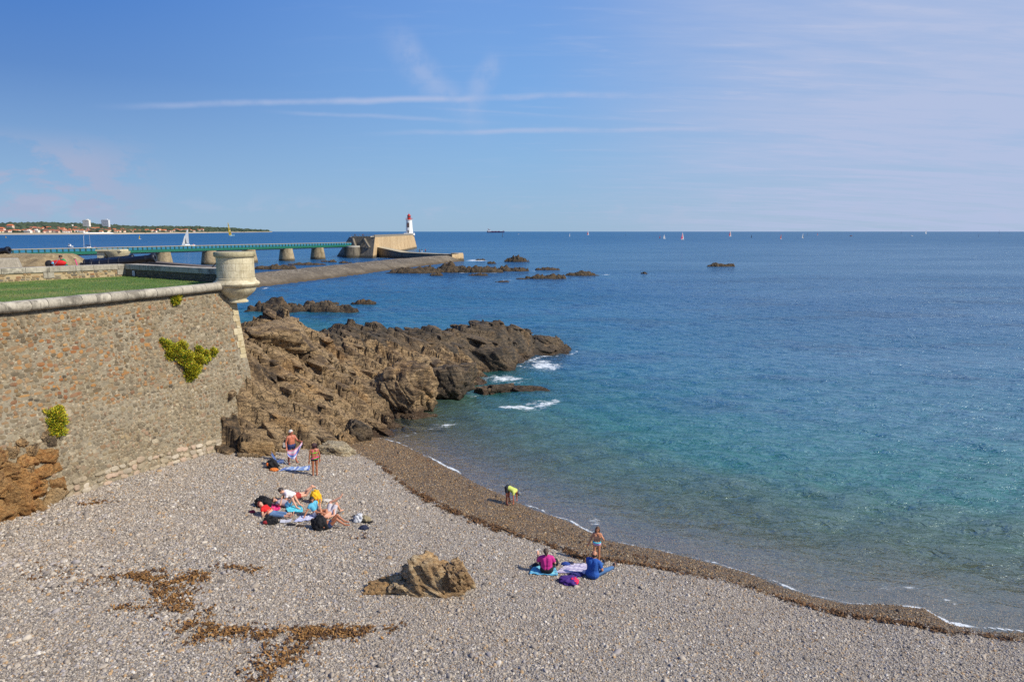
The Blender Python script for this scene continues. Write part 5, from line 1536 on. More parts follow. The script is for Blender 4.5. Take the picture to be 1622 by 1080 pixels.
# large villas and blocks that stand out
def block(u, f, w, h, label, floors, bays, mat, roofmat=None, d=14):
    q = coast_z(u, f); root = tag(empty('apartment_block', q - np.array([0, 0, 1])), label, 'building')
    MB().box((0, 0, h / 2), (w, d, h)).build('wall', mat, root)
    if roofmat: MB().add([(-w * .53, -d * .6, h), (w * .53, -d * .6, h), (w * .53, d * .6, h), (-w * .53, d * .6, h), (-w * .4, 0, h + 6), (w * .4, 0, h + 6)], [(0, 1, 5, 4), (2, 3, 4, 5), (0, 4, 3), (1, 2, 5), (0, 3, 2, 1)]).build('roof', roofmat, root)
    else:
        MB().box((0, 0, h + .6), (w * 1.03, d * 1.05, 1.2)).build('roof', mat, root); MB().box((w * .15, 0, h + 3), (w * .3, d * .6, 4)).build('lift_house', mat, root)
    wm = None
    for i in range(floors):
        for j in range(bays):
            p = (-w / 2 + (j + .5) * w / bays, -d / 2 - .1, (i + .55) * h / floors)
            if wm is None: wo = MB().box((0, 0, 0), (w / bays * .62, .5, h / floors * .5)).build('window', M_WIN, root); wm = wo.data; wo.location = p
            else: link('window', wm, None, root, p)
block(147, .5, 30, 40, 'tall white apartment tower with rows of balconies, nearer the middle of the resort', 9, 5, WALLS[0])
block(178, .5, 34, 42, 'tall pale twin block tower at the resort, nearer the headland', 9, 6, plain('tower wall grey', rgb(206, 210, 216), .9))
block(8, .22, 52, 13, 'long white hotel with an orange roof at the near end of the resort', 3, 8, WALLS[0], ROOFS[0])
block(29, .40, 24, 17, 'big square villa with a red roof standing above the beach houses', 4, 4, WALLS[2], ROOFS[0])
block(54, .10, 26, 9, 'low white beach pavilion on the strand', 1, 5, WALLS[0]); block(66, .11, 30, 9, 'long white low building beside the beach pavilion', 2, 5, WALLS[0])
block(125, .55, 14, 8, 'lone white house among the dark trees', 2, 3, WALLS[0])
q0 = coast_z(143, .04); q1 = coast_z(193, .04); d_ = q1 - q0; q0[2] = 1; mb = MB(); Ls = np.hypot(d_[0], d_[1])
mb.add([(0, 0, 0), (Ls, 0, 0), (Ls * .93, 16, 7), (Ls * .04, 16, 7), (Ls * .93, 26, 0), (Ls * .04, 26, 0)], [(0, 1, 2, 3), (3, 2, 4, 5), (0, 3, 5), (1, 4, 2)])
o = mb.build('sea_wall', plain('white sea wall', rgb(226, 222, 212), .9)); o.location = q0; o.rotation_euler = (0, 0, math.atan2(d_[1], d_[0])); tag(o, 'long white sloping sea wall below the resort', 'sea wall')
# ------------------------------------------------------------------ the sea
rr = [15.0]
while rr[-1] < 260: rr.append(rr[-1] * 1.0048)
rnear = len(rr)
while rr[-1] < 52000: rr.append(rr[-1] * 1.07)
rr = np.array(rr); aa = np.linspace(math.radians(-52), math.radians(52), 520)
rg, ag = np.meshgrid(rr, aa, indexing='ij')
X = (rg * np.sin(ag)).ravel(); Y = (rg * np.cos(ag)).ravel(); Rr = rg.ravel()
P = np.column_stack([X, Y])
sd = np.full(len(P), -400.0); nearm = Rr < 300; sd[nearm] = shore_d(P[nearm])
ob = np.full(len(P), -9.0); om = (X > -30) & (X < 14) & (Y > 30) & (Y < 90); ob[om] = outcrop_base(P[om])
shal = np.clip(-sd / 5.0, 0, 1) * np.clip(1 - (Rr - 200) / 60, 0, 1)
rw = np.random.default_rng(4)
Z = np.zeros(len(P)); DXX = np.zeros(len(P)); DYY = np.zeros(len(P))
wind = math.radians(250)                # waves run in from the right, towards the shore
for i in range(64):
    lam = math.exp(rw.uniform(math.log(.55), math.log(4.5))); k = 2 * math.pi / lam
    th = wind + rw.normal(0, .55); amp = .0085 * lam ** .60 * rw.uniform(.5, 1.2)
    ph = rw.uniform(0, 6.28)
    lod = np.clip(1.6 - Rr * .0048 / lam * 3.2, 0, 1)            # waves finer than the grid are left to the material
    q = k * (X * math.cos(th) + Y * math.sin(th)) + ph + 1.2 * 0
    a = amp * lod * shal
    Z += a * np.sin(q); DXX += -a * .8 * math.cos(th) * np.cos(q) * -1; DYY += -a * .8 * math.sin(th) * np.cos(q) * -1
gust = .75 + .5 * vnoise(X * .02, Y * .02, 12)
Z *= gust; X2 = X - DXX * gust; Y2 = Y - DYY * gust
Z = Z + 0.012 * np.sin(sd * 2.2 + fbm(X * .3, Y * .3, 3, 2) * 2) * np.clip(1 - np.abs(sd + 2.5) / 2.5, 0, 1)
me = new_mesh('sea', np.column_stack([X2, Y2, Z]), grid_faces(len(rr), len(aa))[:, ::-1].copy(), True)
# how far from the shore, how much foam
off = np.clip(-sd, 0, 400)
rockd = np.clip(-ob, 0, 9)            # grows away from the outcrop
near_rock = np.clip(1 - np.abs(ob + .35) / .75, 0, 1) * (ob < .6)
foam = np.zeros(len(P))
wob = fbm(X * .8, Y * .8, 15, 3)
foam = np.maximum(foam, .66 * np.exp(-((sd + .10 + wob * .30) / .14) ** 2) * (.78 + .22 * np.clip(fbm(X * .28, Y * .28, 16, 2) * 1.6 + .55, 0, 1)))
foam = np.maximum(foam, .48 * np.exp(-((sd + .9 + wob * .6) / .5) ** 2) * np.clip(fbm(X * .25, Y * .25, 19, 2) * 1.5 + .3, 0, 1))
expo = np.clip((X + 14) / 10, .12, 1)
foam = np.maximum(foam, near_rock * .58 * expo * np.clip(fbm(X * .35, Y * .35, 27, 3) * 2.2 + .35, 0, 1))
surf = [at(845, 572, 0), at(862, 580, 0), at(800, 600, 0), at(880, 610, 0), at(850, 607, 0), at(648, 668, 0)]
for k_, c in enumerate(surf):
    d_ = np.hypot((X - c[0]) / (4.2 if k_ < 5 else 1.6), (Y - c[1]) / (3.2 if k_ < 5 else 1.2)); foam = np.maximum(foam, (.57 if k_ in (0, 1, 2) else .40) * np.exp(-d_ ** 2))
for (cx, cy_, rx, ry) in ISL:
    m_ = (np.abs(X - cx) < rx * 2.4 + 4) & (np.abs(Y - cy_) < ry * 5 + 8)
    d_ = np.hypot((X[m_] - cx - rx * .12) / (rx * 1.12), (Y[m_] - cy_) / (ry * 1.5)) ; 
    foam[m_] = np.maximum(foam[m_], .60 * np.exp(-((d_ - 1.0) / .22) ** 2) * np.clip(fbm(X[m_] * .12, Y[m_] * .12, 23, 2) * 2.0 + .55, 0.1, 1))
for (u, v, w, h, s_) in [(760, 412, 36, 3, .75), (715, 423, 20, 1.5, .5), (795, 444, 34, 1.5, .66), (1142, 421, 26, 2.2, .85), (470, 447, 36, 2.5, .72), (440, 452, 30, 2.0, .66), (960, 435, 16, 1, .6), (890, 423, 24, 1.2, .55), (420, 457, 20, 2, .6), (700, 419, 30, 2, .5)]:
    c = at(u, v, 0); hw = w * c[1] / FPX; hd = abs(at(u, v - h, 0)[1] - c[1])
    foam = np.maximum(foam, (s_ - .08) * np.clip(fbm(X * .15, Y * .15, 29, 3) * 1.2 + .75, .3, 1.1) * np.exp(-((X - c[0]) / hw) ** 2 - ((Y - c[1]) / hd) ** 2))
foam *= np.clip((sd < .25) * 1.0, 0, 1)
point_attr(me, 'off', off); point_attr(me, 'foam', foam)
point_attr(me, 'rocky', np.clip(1 - rockd / 2.2, 0, 1))

m, T, b, o = base_mat('sea water'); T.n.remove(b)
g = T.node('ShaderNodeNewGeometry').outputs['Position']
offn = T.node('ShaderNodeAttribute', attribute_name='off').outputs['Fac']; fo = T.node('ShaderNodeAttribute', attribute_name='foam').outputs['Fac']; rk = T.node('ShaderNodeAttribute', attribute_name='rocky').outputs['Fac']
dist = T.vmath('LENGTH', g).outputs['Value']
big = T.noise(T.mapping(g, (1, 1.7, 1)), .035, 4.0, .6, .5); mid = T.noise(T.mapping(g, (1, 1.5, 1)), .16, 4.0, .6, .4)
offv = T.math('ADD', offn, T.math('MULTIPLY', T.math('SUBTRACT', mid, .5), T.math('MULTIPLY', T.math('MINIMUM', offn, 30.0), .9)))
body = T.ramp(T.math('DIVIDE', offv, 90.0), [(0.0, rgb(128, 120, 98)), (.07, rgb(108, 136, 116)), (.14, rgb(58, 122, 116)), (.26, rgb(28, 98, 110)), (.5, rgb(16, 88, 118)), (1.0, rgb(10, 76, 120))])
# weed and reef patches darken the bottom in places
reef = T.math('MULTIPLY', T.smooth(T.noise(T.mapping(g, (1, 2.2, 1)), .055, 5.0, .62, .7), .50, .62), T.math('MULTIPLY', T.smooth(offn, 14, 26), T.smooth(dist, 150, 320, 1, 0)))
body = T.mix(T.math('MULTIPLY', reef, .6), body, rgb(22, 50, 84))
turq = T.math('MULTIPLY', T.smooth(big, .54, .66), T.smooth(dist, 60, 160, 0, .5))
turq = T.math('MULTIPLY', turq, T.smooth(dist, 300, 700, 1, 0.3))
body = T.mix(turq, body, rgb(12, 88, 122))
# gusts roughen the far water in long streaks
gustn = T.noise(T.mapping(g, (1, 3.5, 1)), .012, 5.0, .6, .6)
# ripples: near fine ones, longer ones farther out
r1 = T.noise(T.mapping(g, (.62, 1.25, 1), (0, 0, .34)), 2.1, 3.5, .58, .55)
r2 = T.noise(T.mapping(g, (.6, 1.3, 1), (0, 0, .26)), .85, 3.0, .6, .5)
r3 = T.noise(T.mapping(g, (1, 2.3, 1), (0, 0, .15)), .19, 4.0, .62, .4)
r4 = T.noise(T.mapping(g, (1, 2.6, 1), (0, 0, .1)), .05, 3.0, .6, .4)
def crest(n_): return T.math('SUBTRACT', 1.0, T.math('MULTIPLY', T.math('ABSOLUTE', T.math('SUBTRACT', n_, .5)), 2.0))
r1 = crest(r1); r2 = crest(r2)
calm = T.smooth(offn, 0.2, 5.0, .35, 1.0)
h = T.math('MULTIPLY', T.math('MULTIPLY', r1, T.smooth(dist, 20, 90, .13, .17)), calm)
h = T.math('ADD', h, T.math('MULTIPLY', T.math('MULTIPLY', r2, T.smooth(dist, 40, 160, .16, .40)), calm))
h = T.math('ADD', h, T.math('MULTIPLY', r3, T.smooth(dist, 110, 420, 0, 1.0)))
h = T.math('ADD', h, T.math('MULTIPLY', r4, T.smooth(dist, 400, 2000, 0, 3.5)))
bp = T.node('ShaderNodeBump', {'Strength': 1.0, 'Distance': 1.0, 'Height': h}); nr = bp.outputs[0]
foamn = T.math('ADD', T.math('MULTIPLY', T.noise(T.mapping(g, (.8, 1.5, 1)), 2.4, 7.0, .75, 1.2), .6), T.math('MULTIPLY', T.noise(g, .7, 4.0, .65, .6), .4))
f_ = T.smooth(T.math('SUBTRACT', foamn, T.math('SUBTRACT', 1.0, fo)), -.02, .12)
f_ = T.math('MULTIPLY', f_, T.smooth(fo, .05, .2))
dif = T.node('ShaderNodeBsdfDiffuse', {'Color': body, 'Normal': nr})
trn = T.node('ShaderNodeBsdfTransparent', {'Color': T.mix(T.smooth(offn, 0, 9), (.92, .95, .92, 1), (.66, .90, .82, 1))})
clear = T.math('POWER', 2.718, T.math('MULTIPLY', T.math('POWER', T.math('DIVIDE', T.math('MAXIMUM', offv, 0.0), 11.5), 1.7), -1.0))
clear = T.math('MAXIMUM', clear, T.math('MULTIPLY', rk, .55))
inner = T.node('ShaderNodeMixShader', {0: T.math('MINIMUM', clear, .96)}); T.l.new(dif.outputs[0], inner.inputs[1]); T.l.new(trn.outputs[0], inner.inputs[2])
gl = T.node('ShaderNodeBsdfGlossy', {'Color': (.81, .99, 1.0, 1), 'Roughness': T.smooth(dist, 30, 900, .10, .22), 'Normal': nr})
fr = T.node('ShaderNodeFresnel', {'IOR': 1.333, 'Normal': nr})
frv = T.math('MULTIPLY', T.math('MINIMUM', fr.outputs[0], T.smooth(dist, 60, 1200, .55, .36)), T.math('MULTIPLY', T.smooth(gustn, .35, .65, .82, 1.05), T.smooth(offn, 2, 30, .42, 1.0)))
surf_ = T.node('ShaderNodeMixShader', {0: frv}); T.l.new(inner.outputs[0], surf_.inputs[1]); T.l.new(gl.outputs[0], surf_.inputs[2])
fd = T.node('ShaderNodeBsdfDiffuse', {'Color': rgb(226, 232, 234)})
fin = T.node('ShaderNodeMixShader', {0: T.math('MINIMUM', f_, .93)}); T.l.new(surf_.outputs[0], fin.inputs[1]); T.l.new(fd.outputs[0], fin.inputs[2])
T.l.new(fin.outputs[0], o.inputs[0])
tag(link('sea', me, m), 'blue green sea with small wind waves out to the horizon', kind='structure')

# ------------------------------------------------------------------ boats
def sail(mb, pts, thick=.04):
    p = [Vector(q) for q in pts]; n = (p[1] - p[0]).cross(p[2] - p[0]).normalized() * thick
    k = len(p); mb.add([tuple(q + n) for q in p] + [tuple(q - n) for q in p], [tuple(range(k)), tuple(range(k, 2 * k))[::-1]] + [(i, (i + 1) % k, k + (i + 1) % k, k + i) for i in range(k)])
def sail_mat(name, col):
    m, T, b, o = base_mat(name); T.n.remove(b)
    d_ = T.node('ShaderNodeBsdfDiffuse', {'Color': col}); t_ = T.node('ShaderNodeBsdfTranslucent', {'Color': col}); mx = T.node('ShaderNodeMixShader', {0: .45})
    T.l.new(d_.outputs[0], mx.inputs[1]); T.l.new(t_.outputs[0], mx.inputs[2]); T.l.new(mx.outputs[0], o.inputs[0]); return m
M_HULLW = plain('white hull', rgb(236, 236, 234), .35, var=.04); M_SAILW = sail_mat('white sail', rgb(238, 238, 236)); M_MAST = plain('mast alloy', rgb(170, 172, 176), .4)
def hull(L, w, h, mat, root, name='hull'):
    vs = []; n = 9
    for i in range(n):
        t = i / (n - 1); x = -L / 2 + L * t; b_ = w / 2 * (math.sin(min(1, (1.12 - t) / .75) * math.pi / 2) if t < 1 else .02) * (.82 + .18 * min(1, t / .35)); b_ = max(b_, .02); sh = h * (1 + .25 * t * t)
        vs += [(x, -b_, sh), (x, b_, sh), (x * .96, b_ * .7, h * .15), (x * .94, 0, -h * .3), (x * .96, -b_ * .7, h * .15)]
    fs = [(0, 1, 2, 3, 4)[::-1]]
    for i in range(n - 1):
        for j in range(5): fs.append((i * 5 + j, i * 5 + (j + 1) % 5, (i + 1) * 5 + (j + 1) % 5, (i + 1) * 5 + j))
    fs.append(tuple((n - 1) * 5 + j for j in range(5)))
    mb = MB(); mb.add(vs, fs); return mb.build(name, mat, root)
def yacht(u, v, L, H, az, label, main=None, jib=None, hullm=None, extra=None, heel=0.0, name='sailing_boat', cat='sailing boat', group=None):
    p = at(u, v, 0.0); root = tag(empty(name, p, az), label, cat, group); root.rotation_euler = (heel, 0, az)
    hm = hullm or M_HULLW; hull(L, L * .3, L * .10, hm, root)
    MB().box((-L * .05, 0, L * .13), (L * .34, L * .17, L * .07), None, .85).build('cabin', hm, root)
    MB().tube([(L * .08, 0, L * .1), (L * .08, 0, H)], [H * .008, H * .005], 6).build('mast', M_MAST, root)
    MB().tube([(L * .08, 0, L * .22), (-L * .38, 0, L * .2)], H * .006, 5).build('boom', M_MAST, root)
    if main:
        mb = MB(); sail(mb, [(L * .06, 0, L * .24), (-L * .38, L * .06, L * .22), (-L * .20, L * .04, H * .55), (L * .0, 0, H * .97), (L * .07, 0, H * .98)]); mb.build('mainsail', main, root)
    if jib:
        mb = MB(); sail(mb, [(L * .50, 0, L * .13), (L * .02, L * .09, L * .2), (L * .09, 0, H * .86)]); mb.build('jib', jib, root)
    return root
M_YEL = sail_mat('yellow sail', rgb(226, 196, 60)); M_GREYS = sail_mat('grey sail', rgb(120, 130, 140)); M_REDS = sail_mat('red sail', rgb(214, 70, 66)); M_PINKS = sail_mat('pink sail', rgb(230, 60, 110)); M_ORS = sail_mat('orange sail', rgb(232, 110, 60)); M_DKS = sail_mat('dark sail', rgb(50, 54, 80)); M_ORNG = plain('orange dinghy trim', rgb(220, 90, 40), .6)
y = yacht(298, 390.4, 11.4, 14, math.radians(36), 'white sailing yacht under white main and jib just beyond the bridge', M_SAILW, None)
mb = MB(); sail(mb, [(-4.6, 0, 1.3), (-1.0, .4, 1.6), (-2.2, .1, 9.0)]); mb.build('genoa', M_SAILW, y); mb = MB(); sail(mb, [(-1.9, -.2, 1.9), (-.9, -.2, 2.2), (-1.7, -.2, 7.5)]); mb.build('inner_sail', M_GREYS, y)
MB().box((4.3, 0, 1.5), (.7, .7, .6)).build('outboard', M_ORNG, y)
y = yacht(142, 393.9, 7.8, 17.5, math.radians(5), 'bare masted white yacht lying at a mooring in the bay', None, None)
MB().tube([(-3.9, 0, .9), (-3.4, 0, 9.0), (.6, 0, 17.3)], [.14, .14, .05], 6).build('furled_jib', M_SAILW, y); MB().tube([(.6, 0, 2.2), (-2.6, 0, 2.5)], .3, 8).build('sail_cover', plain('navy cover', rgb(40, 44, 66), .8), y); MB().box((3.7, .3, 1.5), (.3, .2, .6)).build('ensign', M_ORNG, y)
# open motorboat
p = at(111.5, 391.4, 0); mbt = tag(empty('motorboat', p, 0), 'small white cabin motorboat near the moored yacht', 'motorboat'); hull(5.0, 2, .8, M_HULLW, mbt); MB().box((-.4, 0, 1.5), (1.7, 1.4, 1.4), None, .8).build('cabin', M_HULLW, mbt); MB().box((-.4, -.72, 1.75), (1.2, .06, .5)).build('window', M_WIN, mbt); MB().tube([(-.9, 0, 2.1), (-.9, 0, 3.6)], .05, 5).build('mast', M_MAST, mbt)
y = yacht(367, 374.2, 16, 37, math.radians(35), 'big racing yacht with a tall yellow and grey patterned sail off the headland', M_YEL, None, plain('pale blue hull', rgb(150, 190, 200), .5), heel=math.radians(0)); y.rotation_euler = (0, math.radians(-13), math.radians(38))
for k_ in range(5):
    z0 = 7 + k_ * 5.2; mb = MB(); sail(mb, [(-3.6 + k_ * .55, -.5, z0), (.2, -.4, z0 + 2.2), (.3, -.4, z0 + 4.0), (-2.6 + k_ * .5, -.5, z0 + 2.4)]); mb.build('sail_patch', M_GREYS if k_ % 2 == 0 else M_SAILW, y)
yacht(221.5, 379.2, 4, 6.6, .7, 'tiny dinghy with a yellow sail off the resort', M_YEL, None)
p = at(9.3, 376.6, 0); bu = tag(empty('buoy', p), 'yellow conical mooring buoy off the near strand', 'buoy'); MB().lathe([(0, -.5), (1.0, -.2), (1.1, .4), (.5, 1.6), (.1, 2.6), (0, 2.6)], n=12, close=False).build('float', M_YEL, bu, True); MB().lathe([(0, 2.5), (.25, 2.7), (0, 3.1)], n=8, close=False).build('top_mark', M_ORNG, bu)
W2 = M_SAILW
for (u, v, L, H, az, mn, jb, hl_, lb) in [
    (1081, 379.7, 7.5, 11.5, -2.4, W2, M_PINKS, None, 'catamaran with a tall white mainsail and a pink jib, biggest of the dinghies'),
    (1052, 378.4, 5, 7.6, .4, W2, W2, None, 'white sailed dinghy beside the pink jib catamaran'),
    (1045.4, 377.8, 3.2, 6.0, .3, M_REDS, None, M_DKS, 'tiny windsurfer with a dark red sail next to the white dinghy'),
    (1156.5, 374.8, 9, 15.5, -2.5, W2, M_REDS, None, 'yacht showing a red spinnaker before a white mainsail, middle of the bay'),
    (931.5, 372.5, 9, 15, -2.5, W2, M_REDS, None, 'yacht with a red spinnaker nearest to the blue cargo ship'),
    (1190.5, 376.6, 4, 6.5, .5, M_DKS, None, M_DKS, 'dinghy with a dark blue sail'),
    (1237, 379.2, 5, 8.0, .6, M_ORS, None, None, 'catamaran with a single orange and yellow sail'),
    (1271.5, 377.6, 5, 9.4, .6, W2, M_GREYS, None, 'pair of pale sails on a white dinghy'),
    (1278.7, 373.6, 5, 9.5, 1.0, M_DKS, None, M_DKS, 'distant boat with a navy sail behind the pale dinghy'),
    (1295, 373.0, 4, 8.5, .4, M_ORS, None, None, 'distant sail in pale orange, last of the dinghy fleet'),
    (902.5, 374.8, 4, 8.5, .7, W2, None, None, 'faint white leaning sail between the ship and the red spinnaker'),
    (796, 375.3, 3, 11, 0, M_GREYS, None, M_DKS, 'slim grey sail just below the cargo ship'),
    (1466.5, 370.6, 12, 24, .4, W2, W2, None, 'white sailed yacht hull down on the horizon'),
    (1582.5, 370.0, 10, 22, 1.2, M_DKS, None, M_DKS, 'dark sail standing on the horizon'),
    (1550, 376.2, 4, 8, .8, M_DKS, None, None, 'small grey brown sail alone in the pale water'),
    (1427.5, 369.9, 10, 15, .9, M_DKS, None, M_DKS, 'smallest dark sail on the horizon'),
    (991, 373.0, 3, 5.5, .9, M_DKS, None, M_DKS, 'tiny dark windsurfer between the red spinnaker and the dinghies')]:
    yacht(u, v, L, H, az, lb, mn, jb, hl_)
for (u, v, lb) in [(1444, 374.4, 'white speedboat throwing a short wake'), (1348, 374.3, 'small reddish fishing boat'), (821, 371.2, 'white speedboat with a long wake behind the reef')]:
    p = at(u, v, 0); root = tag(empty('speedboat', p, .1), lb, 'motorboat'); hm = M_HULLW if 'white' in lb else plain('reddish hull', rgb(150, 90, 80), .6); hull(7.5, 2.4, 1.1, hm, root); MB().box((-.6, 0, 1.9), (2.4, 1.7, 1.3), None, .8).build('cabin', hm, root); MB().box((-.6, -.9, 2.0), (1.6, .08, .5)).build('window', M_WIN, root)
# cargo ship
p = at(785, 368.7, 0); sc_y = p[1]; SL = 27.0 / FPX * sc_y
ship = tag(empty('cargo_ship', p, 0), 'blue cargo ship with a white bridge at its stern on the horizon', 'cargo ship'); k_ = SL / 100.0
M_NAVY = plain('navy hull', rgb(32, 36, 88), .5); M_BOOT = plain('boot topping', rgb(120, 40, 44), .6); M_DKR = plain('hatch red', rgb(150, 48, 50), .6)
def sbox(c, s, mat, nm): return MB().box(tuple(x * k_ for x in c), tuple(x * k_ for x in s)).build(nm, mat, ship)
mb = MB(); mb.add([tuple(q * k_ for q in v_) for v_ in [(-50, -8, 0), (44, -8, 0), (50, 0, 0), (44, 8, 0), (-50, 8, 0), (-50, -8, 6.5), (46, -8, 8), (53, 0, 10), (46, 8, 8), (-50, 8, 6.5)]], [(0, 1, 2, 3, 4), (5, 6, 7, 8, 9), (0, 1, 6, 5), (1, 2, 7, 6), (2, 3, 8, 7), (3, 4, 9, 8), (4, 0, 5, 9)]); mb.build('hull', M_NAVY, ship)
sbox((-38, 0, 11), (18, 14, 9), plain('ship white', rgb(232, 230, 228), .5), 'deckhouse'); sbox((-36, 0, 17.2), (12, 15, 3.4), plain('ship white', rgb(232, 230, 228), .5), 'bridge'); sbox((-36, -7.6, 17.4), (11, .4, 1.2), M_WIN, 'window'); sbox((-43, 0, 20), (4, 4, 5), M_DKR, 'funnel')
for x_ in (-18, 0, 18): sbox((x_, 0, 8.2), (13, 12, 2.4), M_DKR, 'hatch')
sbox((44, 0, 11), (4, 3, 4), M_DKR, 'windlass'); sbox((-47, 0, 9), (5, 14, 4), M_NAVY, 'poop'); MB().tube([(-33 * k_, 0, 18 * k_), (-33 * k_, 0, 25 * k_)], .5 * k_, 5).build('mast', M_MAST, ship)
# ------------------------------------------------------------------ people
def nz(v): 
    v = np.array(v, float); return v / np.linalg.norm(v)
def capsule(p0, r0, p1, r1, n=10, flat0=False, flat1=False):
    p0 = np.array(p0, float); p1 = np.array(p1, float); d = p1 - p0; L = np.linalg.norm(d)
    if L < 1e-5: d = np.array([0, 0, 1.]); L = 1e-5
    d = d / L; a = np.cross(d, [0, 0, 1.] if abs(d[2]) < .9 else [1., 0, 0]); a /= np.linalg.norm(a); b = np.cross(d, a)
    rings = []
    if flat0: rings += [(p0, r0 * .02), (p0, r0)]
    else: rings += [(p0 - d * r0 * math.cos(t), max(r0 * math.sin(t), r0 * .02)) for t in (0, .5, 1.05)] + [(p0, r0)]
    if flat1: rings += [(p1, r1), (p1, r1 * .02)]
    else: rings += [(p1, r1)] + [(p1 + d * r1 * math.cos(t), max(r1 * math.sin(t), r1 * .02)) for t in (1.05, .5, 0)]
    V = []; F = []
    for c, r in rings:
        for k in range(n):
            t = 2 * math.pi * k / n; V.append(c + (a * math.cos(t) + b * math.sin(t)) * r)
    m_ = len(rings)
    for i in range(m_ - 1):
        for k in range(n): F.append((i * n + k, i * n + (k + 1) % n, (i + 1) * n + (k + 1) % n, (i + 1) * n + k))
    F.append(tuple(range(n))[::-1]); F.append(tuple(range((m_ - 1) * n, m_ * n)))
    return V, F
def fuse(name, caps, voxel, mat, parent, smooth_it=2):
    V = []; F = []
    for c in caps:
        v, f = capsule(*c[:4], **(c[4] if len(c) > 4 else {})); b_ = len(V); V += v; F += [tuple(i + b_ for i in q) for q in f]
    me = new_mesh('tmp', np.array(V), F)
    bm = bmesh.new(); bm.from_mesh(me); bmesh.ops.recalc_face_normals(bm, faces=bm.faces); bm.to_mesh(me); bm.free()
    o = D.objects.new('tmp', me); COL.objects.link(o)
    md = o.modifiers.new('r', 'REMESH'); md.mode = 'VOXEL'; md.voxel_size = voxel; md.use_smooth_shade = True
    if smooth_it: 
        ms = o.modifiers.new('s', 'SMOOTH'); ms.iterations = smooth_it; ms.factor = .5
    dg = bpy.context.evaluated_depsgraph_get(); dg.update()
    m2 = D.meshes.new_from_object(o.evaluated_get(dg)); m2.name = name
    D.objects.remove(o); D.meshes.remove(me); m2.materials.clear()
    m2.polygons.foreach_set('use_smooth', np.ones(len(m2.polygons), dtype=bool))
    return link(name, m2, mat, parent)

